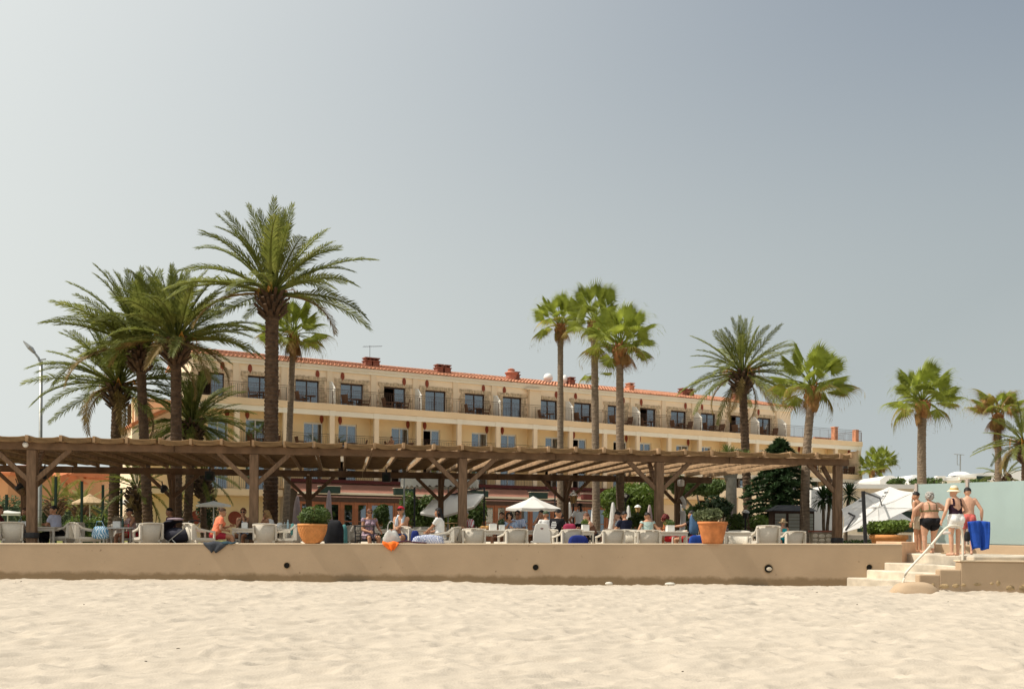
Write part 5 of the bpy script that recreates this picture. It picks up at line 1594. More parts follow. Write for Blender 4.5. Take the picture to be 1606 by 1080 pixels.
# white plastic chair with a small dark red print on its back
e = empty('plastic_chair', (PX(848, 26.9), 26.9, FZ), R(4), 'white plastic chair with small dark red mark on its rounded back', 'chair')
q = MB(); q.prism([(-.26,-.25),(.26,-.25),(.25,.25),(-.25,.25)], .42, .46); q.build('seat', M_whitep, e, bevel=.02)
pts_ = [(-.235,.42),(.235,.42),(.225,.68),(.175,.90),(.12,.94),(-.12,.94),(-.175,.90),(-.225,.68)]
q = MB(); vs = [(x,-.27-.12*(z-.42),z) for x, z in pts_]+[(x,-.235-.12*(z-.42),z) for x, z in pts_]
n = 8; q.add(vs, [tuple(range(n)), tuple(range(2*n-1,n-1,-1))]+[(k+n,(k+1)%n+n,(k+1)%n,k) for k in range(n)]); bk = q.build('backrest', M_whitep, e, bevel=.012)
M_logo = mat('dark_red_print', (.16,.02,.02), .6, .05)
q = MB(); q.prism([(-.045,.004),(-.02,.022),(0,.012),(.02,.022),(.045,.004),(.02,-.018),(-.02,-.018)], 0, .002); me = q.mesh('printed_mark', M_logo)
me.transform(Matrix.Translation((0,-.3225,.80)) @ Matrix.Rotation(R(90-6.8),4,'X')); link('printed_mark', me, bk)
for sx in (-1,1):
    for sy in (-1,1): q = MB(); q.bar((sx*.22,sy*.21,.42),(sx*.25,sy*.25,0),.035,.035); q.build('leg', M_whitep, e)
# black metal-framed chair
e = empty('metal_chair', (PX(576, 27.2), 27.2, FZ), R(-8), 'black metal-framed chair seen from behind, holding the woman in the patterned dress', 'chair')
q = MB(); q.b2((-.24,-.24,.42),(.24,.24,.46)); q.build('seat', M_black, e, bevel=.02)
for s in (-1,1):
    q = MB(); q.tube([(s*.26,-.25,0),(s*.26,-.24,.5),(s*.26,-.30,.86)], .017, 8); q.build('rear_post', M_tie, e)
    q = MB(); q.tube([(s*.26,-.27,.64),(s*.26,.22,.64),(s*.26,.24,0)], .015, 8); q.build('armrest', M_tie, e)
for z in (.55,.83): q = MB(); q.tube([(-.26,-.245-.1*(z-.5),z),(.26,-.245-.1*(z-.5),z)], .016, 8); q.build('back_rail', M_tie, e)
# wooden serving stand with open shelves
e = empty('serving_stand', (PX(708, 29.4), 29.4, FZ), R(6), 'wooden slatted serving stand left of the third post', 'stand')
M_oak = mat('light_wood', (.40,.25,.12), .8, .25, 4.)
for sx in (-1,1):
    for sy in (-1,1): q = MB(); q.bar((sx*.33,sy*.22,0),(sx*.33,sy*.22,.95),.05,.05); q.build('leg', M_oak, e)
for z in (.2,.55,.93): q = MB(); q.b2((-.36,-.25,z),(.36,.25,z+.03)); q.build('shelf', M_oak, e)
for k in range(4): q = MB(); q.bar((-.2+.13*k,-.255,.24),(-.2+.13*k,-.255,.9),.03,.012); q.build('slat', M_oak, e)

def make_table(rnd_):
    e = empty('terrace_table')
    q = MB()
    if rnd_: q.lathe([(.44,.715),(.45,.72),(.45,.745),(.44,.75)], 24)
    else: q.b2((-.40,-.40,.71),(.40,.40,.75))
    q.build('tabletop', M_white if not rnd_ else M_whitep, e, bevel=0 if rnd_ else .01)
    for sx in (-1,1):
        for sy in (-1,1):
            d = .27 if rnd_ else .355
            q = MB(); q.bar((sx*d,sy*d,0),(sx*d,sy*d,.709 if not rnd_ else .714),.05,.05); q.build('leg', M_white, e)
    if not rnd_:
        q = MB()
        for s in (-1,1): q.b2((-.33,s*.355-.02,.63),(.33,s*.355+.02,.708)); q.b2((s*.355-.02,-.33,.63),(s*.355+.02,.33,.708))
        q.build('apron', M_white, e)
    return e
tab_s, tab_r = make_table(False), make_table(True)
TAB = {}
for key, px, Y, rz, t, lab, sc_ in (
    ('a', 72, 27.9, 3, 0, 'white square table behind the leftmost front post', 1), ('b', 184, 28.2, 0, 1, 'round white table of the woman with the visor', 1),
    ('c', 391, 27.8, 2, 0, 'white square table behind the second front post', 1), ('d', 432, 28.2, 5, 0, 'white table of the blonde woman left of the lattice pot', 1),
    ('e', 772, 28.2, 3, 0, 'white table with napkin boxes right of the third post', 1), ('f', 908, 27.9, 2, 0, 'white table with the small green plant between navy towel and next chair', 1),
    ('g', 1052, 27.4, 4, 0, 'white table with napkin box just right of the fourth post', 1), ('h', 1168, 27.8, 2, 0, 'long white table in the empty right part', (1.75,1,1)),
    ('i', 14, 28.6, 0, 0, 'white table at the far left edge', 1), ('j', 655, 28.6, 5, 0, 'white table between the red-capped man and the long-haired woman', 1),
    ('k', 842, 29.6, 4, 0, 'table of the drinking man behind the white plastic chair', 1), ('l', 1000, 29.6, 6, 0, 'white table between the dark T-shirt and the fourth post', 1),
    ('m', 940, 31.5, 4, 0, 'table beside the standing waitress with the ponytail', 1), ('n', 610, 29.0, 4, 0, 'white table behind the woman in the patterned dress', 1),
    ('o', 1225, 29.0, 0, 0, 'white table of the woman in the sun hat', 1)):
    o = place(tab_r if t else tab_s, USED, (PX(px, Y), Y, FZ), R(rz), lab, 'white tables on the terrace', 'table', sc_)
    TAB[key] = (PX(px, Y), Y, FZ+.752)
def on(key, dx, dy, dz=0):
    x, y, z = TAB[key]; return (x+dx, y+dy, z+dz)
def napkin(key, dx, dy, lab, plant=None, w=.16, h=.15):
    e = empty('napkin_box', on(key, dx, dy), R(8), lab, 'box', 'white boxes on the tables')
    q = MB(); q.b2((-w/2,-w/2,0),(w/2,-w/2+.012,h)); q.b2((-w/2,w/2-.012,0),(w/2,w/2,h)); q.b2((-w/2,-w/2+.0125,0),(-w/2+.012,w/2-.0125,h)); q.b2((w/2-.012,-w/2+.0125,0),(w/2,w/2-.0125,h)); q.b2((-w/2+.0125,-w/2+.0125,.001),(w/2-.0125,w/2-.0125,.03))
    q.build('holder', M_whitep, e)
    if plant is not None:
        q = MB(); leaf_cloud(q, 260, (0,0,h+.06), (w*.8,w*.8,.11), .035, int(px_seed(lab))); tag(q.build('herb', plant, e), kind='stuff')
    else:
        q = MB(); q.box((0,0,h-.01),(w*.7,.05,.06)); q.build('napkin', M_curtain, e)
def px_seed(s): return sum(ord(c) for c in s) % 1000
napkin('a', -.62, .1, 'white box with green herb left of the leftmost post', M_leafb, .2)
napkin('b', -.04, .1, 'white pot with dry flowers on the round table', mat('dry_flower', (.30,.24,.16), .9, .4, 9.), .2, .17)
napkin('c', -.10, -.1, 'white napkin box on the table by the second post')
napkin('d', .1, .1, 'white napkin box on the table of the blonde woman', None, .14)
napkin('e', .02, -.05, 'larger white napkin box on the table right of the third post', None, .2, .17)
napkin('e', .27, .12, 'second white box, right beside the larger one right of the third post', M_leafd, .15)
napkin('f', .17, -.1, 'white box with bright green herb in front of the bare-shouldered woman', M_leafb, .19, .17)
napkin('g', -.02, .0, 'white box with reddish herb beside the fourth post', M_leafm, .2, .17)
def bottle(key, dx, dy, h, col, lab, cap=None):
    p = on(key, dx, dy)
    e = empty('bottle', p, 0, lab, 'bottle')
    r_ = h*.14
    m_ = mat('bottle_'+str(col), col, .15, .05, spec=.6)
    q = MB(); q.lathe([(r_*.95,0),(r_,.01),(r_,h*.6),(r_*.45,h*.78),(r_*.38,h*.93)], 12); q.build('body', m_, e, True)
    q = MB(); q.lathe([(r_*.45,h*.93),(r_*.45,h)], 10); q.build('cap', M_globe if cap is None else cap, e)
bottle('b', .17, -.05, .27, (.01,.05,.03), 'dark green bottle on the round table')
bottle('b', .36, -.12, .12, (.5,.03,.06), 'small red can on the round table')
bottle('a', .25, .1, .20, (.15,.25,.45), 'small blue bottle beside the leftmost post')
bottle('c', -.22, .1, .20, (.05,.10,.30), 'dark blue bottle on the table by the second post')
bottle('d', .34, .05, .25, (.45,.62,.66), 'clear water bottle beside the blonde woman')
bottle('d', .22, .15, .18, (.55,.68,.72), 'pale blue glass beside the blonde woman')
bottle('e', -.30, .05, .12, (.45,.18,.03), 'amber glass on the table right of the third post')
bottle('k', .1, .0, .18, (.30,.42,.38), 'pale green glass in front of the drinking man')
bottle('l', -.25, .1, .18, (.55,.60,.60), 'clear glass in front of the dark T-shirt man')
e = empty('bread_basket', on('e', -.22, .22), 0, 'shallow bread basket on the table right of the third post', 'basket')
q = MB(); q.lathe([(.12,0),(.19,.07),(.20,.08),(.18,.07),(.11,.015)], 16); q.build('tray', M_oak, e)
q = MB(); q.ell((-.05,0,.08),(.08,.06,.04)); q.build('bread_roll', mat('bread', (.50,.28,.09), .8, .2), e, True)
q = MB(); q.ell((.07,.02,.08),(.07,.06,.04)); q.build('bread_roll', MATS['bread'], e, True)
def plate(key, dx, dy, lab):
    e = empty('plate', on(key, dx, dy), 0, lab, 'plate'); q = MB(); q.lathe([(.06,.0),(.12,.014),(.125,.018),(.06,.008)], 18); q.build('dish', M_globe, e, True)
plate('c', .25, -.05, 'white plate on the table by the second post'); plate('d', -.15, -.2, 'white plate in front of the blonde woman'); plate('g', .22, -.1, 'white plate beside the fourth post')

# ------------------------------------------------------------------ big pots on the wall
def big_pot(px, Y, r_top, r_bot, h, m, label, lattice, seed, fr, dens, leafm, fsize):
    z0_ = zt(PX(px, Y))+.022
    e = empty('flower_pot', (PX(px, Y), Y, z0_), 0, label, 'pot')
    n = 40; q = MB()
    prof = []
    for k in range(13):
        t = k/12; prof.append((r_bot+(r_top-r_bot)*(math.sin(t*math.pi/2)**.85 if lattice else t), h*.88*t))
    rim = r_top*1.03
    prof += [(rim,h*.885),(rim*1.02,h*.93),(rim,h),(rim*.92,h),(rim*.90,h*.9),(.02,h*.88)]
    q.lathe(prof, n); q.build('pot', m, e, True)
    if lattice:      # raised crossing bands of clay
        q = MB(); nb = 26
        for s in (-1,1):
            for k in range(nb):
                pts = []
                for j in range(9):
                    t = .06+.92*j/8; rr_ = r_bot+(r_top-r_bot)*(math.sin(t*math.pi/2)**.85); a = 2*math.pi*k/nb+s*t*.95
                    pts.append(((rr_+.003)*math.cos(a),(rr_+.003)*math.sin(a),h*.88*t))
                q.tube(pts, .010, 4, 0, False)
        tag(q.build('lattice_relief', m, e, True), kind='stuff')
    q = MB(); leaf_cloud(q, dens, (fr[3],0,h+fr[2]*.62), fr[:3], fsize, seed, lump=.25, lo=.45); tag(q.build('foliage', leafm, e), kind='stuff')
    q = MB(); r_ = random.Random(seed)
    for k in range(14):
        a = k*2.4; b_ = .2*r_top; c = r_.uniform(.3,.8)
        q.tube([(b_*math.cos(a),b_*math.sin(a),h*.86),(fr[0]*c*math.cos(a)+fr[3],fr[1]*c*math.sin(a),h+fr[2]*r_.uniform(.6,1.1))], [.012,.006], 4)
    q.build('stem', M_bark, e)
big_pot(490, 25.56, .365, .19, .50, M_terra, 'orange terracotta pot with lattice relief and clipped shrub on the wall', True, 400, (.44,.40,.27,.08), 1500, M_leafm, .05)
big_pot(1117.5, 25.56, .37, .255, .56, M_terra2, 'plain reddish terracotta pot with loose grey-green shrub on the wall', False, 401, (.44,.40,.25,-.09), 1400, mat('leaf_olive', (.12,.14,.06), .6, .35, 3., transl=.2), .06)
e = None
def floor_pot(px, Y, r_, h, label, fr, dens, seed, mt, size=.06, square=False, pm=None):
    e = empty('planter', (PX(px, Y), Y, FZ), 0, label, 'planter')
    q = MB()
    if square: q.b2((-r_,-r_,0),(r_,r_,h)); q.b2((-r_-.03,-r_-.03,h),(r_+.03,r_+.03,h+.06))
    else: q.lathe([(r_*.75,0),(r_*.95,h*.8),(r_*1.05,h*.82),(r_*1.05,h),(r_*.9,h),(.02,h*.9)], 24)
    q.build('pot', pm or M_terra, e, not square)
    q = MB(); leaf_cloud(q, dens, (0,0,h+fr[2]*.7), fr, size, seed, lo=.4); tag(q.build('foliage', mt, e), kind='stuff')
floor_pot(1394, 29.5, .52, .70, 'wide orange planter with bright green shrub under the huge parasol', (.70,.6,.30), 2600, 410, M_leafb, .07)
floor_pot(1167, 33, .24, .52, 'square brick planter with dusty grey plant right of the closed mauve parasol', (.35,.3,.16), 600, 411, M_leafg, .05, True, M_brick)
floor_pot(613, 30.2, .2, .4, 'potted plant left of the man in the red cap', (.28,.25,.35), 500, 412, M_leafm, .06)
floor_pot(1256, 29.5, .2, .38, 'dark wooden tub beside the bright fan palm trunk', (.10,.10,.05), 30, 413, M_leafd, .04, True, M_rwood)
# lantern on a post
e = empty('garden_lantern', (PX(899, 37.2), 37.2, FZ), 0, 'old-style garden lantern with amber glass on a dark post', 'lantern')
ht = P(899, 782, 37.2).z-FZ
q = MB(); q.tube([(0,0,0),(0,0,ht-.18)], [.04,.03], 8); q.build('post', M_tie, e)
q = MB(); q.lathe([(.10,ht-.16),(.15,ht+.12)], 6); q.build('glass', mat('amber_glass', (.70,.48,.20), .3, .1, transl=.4), e)
q = MB(); q.lathe([(.18,ht+.121),(.10,ht+.22),(.03,ht+.27),(.03,ht+.33)], 6); q.build('cap', M_globe, e)
q = MB()
for k in range(6): a = k*math.pi/3; q.bar((.102*math.cos(a),.102*math.sin(a),ht-.16),(.153*math.cos(a),.153*math.sin(a),ht+.12),.015,.015)
q.build('frame', M_tie, e)
for px, py, Y, lab in ((1000,797,44,'small white lantern between closed parasols'), (1169,806,37,'small dark lantern with white cap by the square brick planter')):
    e = empty('garden_lantern', (PX(px, Y), Y, FZ), 0, lab, 'lantern'); ht = P(px, py, Y).z-FZ
    q = MB(); q.tube([(0,0,0),(0,0,ht-.15)], .035, 8); q.build('post', M_tie, e)
    q = MB(); q.lathe([(.08,ht-.15),(.13,ht+.05)], 6); q.build('glass', MATS['amber_glass'] if px == 1000 else M_tie, e)
    q = MB(); q.lathe([(.16,ht+.051),(.12,ht+.12),(.02,ht+.17)], 8); q.build('cap', M_globe, e)
# small floodlight on a pole before the green tree
e = empty('floodlight', (PX(981, 42), 42, FZ), 0, 'black floodlight on a thin pole before the bright green tree', 'floodlight')
ht = P(981,780,42).z-FZ
q = MB(); q.bar((0,0,0),(0,0,ht-.1),.04,.04); q.build('pole', M_tie, e)
q = MB(); q.box((0,0,ht),(.22,.12,.34), M=Matrix.Rotation(R(30),3,'Y')); q.build('housing', M_tie, e, bevel=.02)
q = MB(); q.box((-.02,-.066,ht+.08),(.14,.008,.12), M=Matrix.Rotation(R(30),3,'Y')); q.build('lens', M_globe, e)

# white sculpted figure-like fountain column behind the red-haired person
e = empty('garden_statue', (PX(1070, 36), 36, FZ), 0, 'pale bent garden ornament standing behind the red-haired person', 'statue')
ht = P(1070, 779, 36).z-FZ
q = MB(); q.tube(smooth_pts([Vector(p) for p in ((0,0,0),(.05,0,.3),(-.02,0,.6),(.03,0,ht*.62),(.0,0,ht*.75))]), .10, 10); q.build('body', M_stucco, e, True)
q = MB(); q.tube(smooth_pts([Vector(p) for p in ((.02,0,ht*.8),(.08,0,ht*.86),(.02,0,ht*.95),(-.05,0,ht))]), .075, 10); q.build('bent_top', M_stucco, e, True)

# ------------------------------------------------------------------ things left on chairs and wall
def blob(name, c, r, mt, label, cat, seed, amp=.2, n=22, k=14, flat=None, rz=0, sq=.6, taper=.12):
    """soft boxy bundle with creases: rounded-box rings, wider at the bottom, dented"""
    rg = random.Random(seed); ph = [rg.uniform(0,6) for _ in range(8)]
    vs = []
    for i in range(k+1):
        t = i/k; lat = -math.pi/2+math.pi*t
        zz = math.copysign(abs(math.sin(lat))**.7, math.sin(lat)); rad = max(.02, abs(math.cos(lat)))**.45
        for j in range(n):
            a = 2*math.pi*j/n
            cx, sy = math.copysign(abs(math.cos(a))**sq, math.cos(a)), math.copysign(abs(math.sin(a))**sq, math.sin(a))
            f = rad*(1-taper*zz)*(1+amp*.5*math.sin(3*a+ph[0]+zz*2.2)*math.sin(2.4*zz+ph[1])+amp*.3*math.sin(7*a+ph[2]+zz*5))
            z = zz*r[2]*(1+amp*.5*math.sin(2*a+ph[3])*(t > .6))
            if flat is not None: z = max(z, flat)
            vs.append((cx*r[0]*f, sy*r[1]*f, z))
    fs = [(i*n+j, i*n+(j+1)%n, (i+1)*n+(j+1)%n, (i+1)*n+j) for i in range(k) for j in range(n)]
    fs += [tuple(range(n-1,-1,-1)), tuple(k*n+j for j in range(n))]
    q = MB(); q.add(vs, fs); o = q.build(name, mt, None, True); o.location = c; o.rotation_euler.z = rz
    return tag(o, label, cat)
blob('footing_rock', (PX(1436, 22.6), 22.62, .07), (.50,.25,.17), M_wall, 'rounded tan concrete lump at the foot of the handrail', 'rock', 3, .12, sq=.55, taper=.25)
M_bluepat = stripe_mat('blue_leaf_print', (.72,.78,.80), (.10,.26,.42), 0, 5., .8, 'BANDS', 14.)
b_ = blob('beach_bag', (PX(158, 26.75), 26.75, FZ+.60), (.21,.12,.17), M_bluepat, 'blue and white leaf-print beach bag on the armchair at left', 'bag', 1, .1)
q = MB(); q.tube([(-.12,-.05,.15),(-.08,-.06,.30),(.05,-.06,.31),(.12,-.05,.16)], .012, 6); q.build('handle', M_bluepat, b_)
M_greybag = mat('silver_bag', (.48,.47,.44), .45, .15, 8., .2, 20)
b_ = blob('handbag', (PX(614, 25.75), 25.72, zt(PX(614,25.7))+.17), (.20,.09,.17), M_greybag, 'slouchy silver grey handbag standing on the wall before the red-capped man', 'bag', 2, .3, taper=.30)
q = MB(); q.tube(smooth_pts([Vector(p) for p in ((-.10,0,.14),(-.08,0,.34),(0,0,.42),(.08,0,.34),(.10,0,.14))]), .012, 6); q.build('strap', M_greybag, b_)
def drape(name, px0, px1, Y, drop, mt, label, cat, seed, top=.22, taper=.4, ry=WALL_Y-.012):
    """cloth lying on the wall top and hanging over its sand side"""
    xa, xb = PX(px0, Y), PX(px1, Y); n, m = 18, 14; rg = random.Random(seed); ph = [rg.uniform(0,6) for _ in range(4)]
    vs = []
    for j in range(m+1):
        t = j/m; s = -top + (top+drop)*t
        for k in range(n+1):
            u = k/n
            x = xa+(xb-xa)*u
            z0_ = zt(x)+.03
            if s < 0: y = ry-s; z = z0_+.018*math.sin(u*9+ph[0])+.02
            else:
                sh = s/drop
                x = x + ((xa+xb)/2+(xb-xa)*taper*.5*math.sin(ph[3])-x)*sh**1.3*.75
                y = ry-.02-.02*math.sin(u*12+ph[1])-.01; z = z0_-s*(1-.25*abs(math.sin(u*5+ph[2])))
            vs.append((x-xa, y-ry, z))
    zc = zt(xa)
    vs = [(x, y, z-zc) for x, y, z in vs]
    q = MB(); q.add(vs, [(j*(n+1)+k, j*(n+1)+k+1, (j+1)*(n+1)+k+1, (j+1)*(n+1)+k) for j in range(m) for k in range(n)])
    o = q.build(name, mt, None, True); o.location = (xa, ry, zc)
    sd_ = o.modifiers.new('thickness', 'SOLIDIFY'); sd_.thickness = .012
    return tag(o, label, cat)
drape('jacket', 319, 358, 25.4, .26, mat('slate_cloth', (.045,.05,.06), .9, .3, 6.), 'dark grey jacket hanging over the wall below the woman in coral', 'jacket', 5, .2)
drape('towel', 344, 372, 25.45, .03, mat('teal_black_cloth', (.02,.045,.06), .9, .4, 9.), 'dark teal cloth lying on the wall beside the grey jacket', 'towel', 6, .25)
drape('orange_cloth', 600, 626, 25.4, .215, mat('neon_orange_cloth', (.85,.16,.015), .75, .12), 'bright orange cloth hanging over the wall under the handbag', 'cloth', 7, .12)
q = MB(); q.tube(smooth_pts([Vector(p) for p in ((0,0,0),(.25,-.02,.05),(.5,.02,.02),(.8,.05,.0))]), .022, 6)
o = q.build('bag_strap', mat('maroon_strap', (.06,.015,.03), .8, .2), None, True); o.location = (PX(620,25.45), 25.45, zt(PX(620,25.4))+.035); tag(o, 'dark maroon strap lying on the wall right of the orange cloth', 'strap')
M_stripe = stripe_mat('navy_white_stripe', (.72,.73,.76), (.26,.30,.46), 0, 7., .85, 'BANDS', 16.)
blob('striped_towel', (PX(672, 25.75), 25.72, zt(PX(672,25.7))+.10), (.40,.14,.13), M_stripe, 'white and navy striped towel heaped on the wall before the long-haired woman', 'towel', 8, .18, flat=-.08)
blob('towel', (PX(907, 26.2), 26.2, FZ+.44), (.27,.10,.19), mat('navy_towel', (.012,.025,.16), .9, .2, 9., .3, 40), 'navy blue towel folded in front of the armchair right of centre', 'towel', 9, .08)
blob('towel', (PX(1093, 26.55), 26.55, FZ+.46), (.22,.10,.19), mat('royal_blue_towel', (.012,.05,.26), .9, .2, 9., .3, 40), 'royal blue towel on the armchair left of the big reddish pot', 'towel', 10, .08)
blob('cushion', (PX(651, 26.7), 26.7, FZ+.55), (.11,.09,.17), MATS['navy_towel'], 'navy cushion on the red-capped man\'s armchair', 'cushion', 11, .06)
blob('black_bag', (PX(524, 27.0), 27.0, FZ+.60), (.25,.20,.38), M_black, 'big black cloth-covered heap right of the lattice pot', 'bag', 12, .07, flat=-.36)
blob('green_towel', (PX(540, 27.6), 27.6, FZ+.5), (.09,.08,.36), mat('sea_green_cloth', (.10,.28,.27), .9, .2), 'pale sea-green towel hanging beside the black heap', 'towel', 13, .1)
blob('green_towel', (PX(459, 26.95), 26.95, FZ+.72), (.05,.08,.16), MATS['sea_green_cloth'], 'pale sea-green towel over the armchair left of the lattice pot', 'towel', 14, .1)
blob('handbag', (PX(893, 27.1), 27.1, FZ+.84), (.17,.09,.10), mat('magenta_bag', (.28,.02,.06), .7, .2), 'small crimson bag at the table left of the green herb', 'bag', 15, .1)
blob('backpack', (PX(1088, 27.9), 27.9, FZ+.95), (.12,.12,.28), mat('denim_blue', (.06,.12,.22), .85, .2), 'denim blue bag hung behind the big reddish pot', 'bag', 16, .08)
# stroller
e = empty('stroller', (PX(276, 27.0), 27.0, FZ), R(-20), 'dark navy pram with raised hood and chrome frame', 'stroller')
M_pram = mat('pram_navy', (.016,.016,.028), .75, .25, 5.)
q = MB(); n = 14
hv = []
for j in range(8):
    a = math.pi*(-.08+.66*j/7)
    for k in range(n+1):
        t = -1+2*k/n
        rr_ = .36
        hv.append((-.05-rr_*math.cos(a)*1.0*(1-.18*t*t), .26*t, .62+rr_*math.sin(a)*(1-.22*t*t)))
q.add(hv, [(j*(n+1)+k, j*(n+1)+k+1, (j+1)*(n+1)+k+1, (j+1)*(n+1)+k) for j in range(7) for k in range(n)])
hood = q.build('hood', M_pram, e, True); sd_ = hood.modifiers.new('thickness', 'SOLIDIFY'); sd_.thickness = .02
q = MB(); q.ell((.05,0,.55), (.44,.25,.21), 16, 10); q.build('carrycot', M_pram, e, True)
q = MB(); q.ell((-.02,0,.98), (.24,.2,.04), 12, 6); q.build('cover', mat('mauve_muslin', (.30,.23,.26), .9, .2), e, True)
for s in (-1,1):
    q = MB(); q.tube([(-.35,s*.24,.18),(.05,s*.24,.45),(.45,s*.24,.72),(.62,s*.24,.92)], .014, 7); q.tube([(.38,s*.24,.16),(.05,s*.24,.45)], .014, 7); q.build('frame', M_steel, e)
q = MB(); q.tube([(.62,-.25,.92),(.66,0,.95),(.62,.25,.92)], .02, 8); q.build('handle', M_black, e)
for x in (-.35,.38):
    for s in (-1,1):
        q = MB(); T = Matrix.Rotation(R(90),3,'X'); q.lathe([(.10,-.02),(.145,-.022),(.15,0),(.145,.022),(.10,.02)], 18, (x,s*.27,.15), 0, False, T); w_ = q.build('wheel', M_black, e)
        q = MB(); q.lathe([(.03,-.015),(.03,.015)], 10, (x,s*.27,.15), 0, True, T)
        for k in range(5): a = k*2*math.pi/5; q.bar((x,s*.27,.15),(x+.1*math.cos(a),s*.27,.15+.1*math.sin(a)),.012,.012)
        q.build('hub', M_steel, w_)
q = MB(); q.b2((-.28,-.2,.22),(.3,.2,.30)); q.build('basket', M_black, e, bevel=.02)
# ------------------------------------------------------------------ people
SKIN = {'fair': mat('skin_fair', (.58,.33,.22), .55, .10, 14.), 'tan': mat('skin_tan', (.46,.235,.135), .55, .12, 14.), 'brown': mat('skin_brown', (.30,.145,.08), .55, .12, 14.)}
M_eye = mat('eye_white', (.7,.68,.64), .3, .02); M_iris = mat('iris_dark', (.02,.012,.01), .3, .1); M_lip = mat('lip', (.36,.13,.10), .5, .1)
HAIR = {'black': mat('hair_black', (.010,.008,.007), .6, .4, 30.), 'brown': mat('hair_brown', (.07,.035,.018), .6, .4, 30.), 'blonde': mat('hair_blonde', (.36,.22,.09), .6, .3, 30.),
        'grey': mat('hair_grey', (.36,.34,.31), .7, .3, 30.), 'red': mat('hair_red', (.14,.022,.018), .6, .4, 30.), 'auburn': mat('hair_auburn', (.13,.05,.025), .6, .4, 30.)}
def cloth(n, c, **k): return mat('cloth_'+n, c, .9, k.pop('var', .12), k.pop('scale', 9.), .15, 40, .15, **k)
PEOPLE = []
def V(*a): return Vector(a)
def person(label, px, Y, face, H=1.68, w=1.0, seat=.46, lean=6, hyaw=0, hpitch=0, skin='tan', hair=('brown','short'), armL='lap', armR='lap', clothes=(), z0=FZ, belly=0, bust=0,
           stance=(.09,.0,.09,.0), xoff=None, extras=(), voxel=.015, group=None, at=None, twist=0):
    PEOPLE.append(dict(locals()))

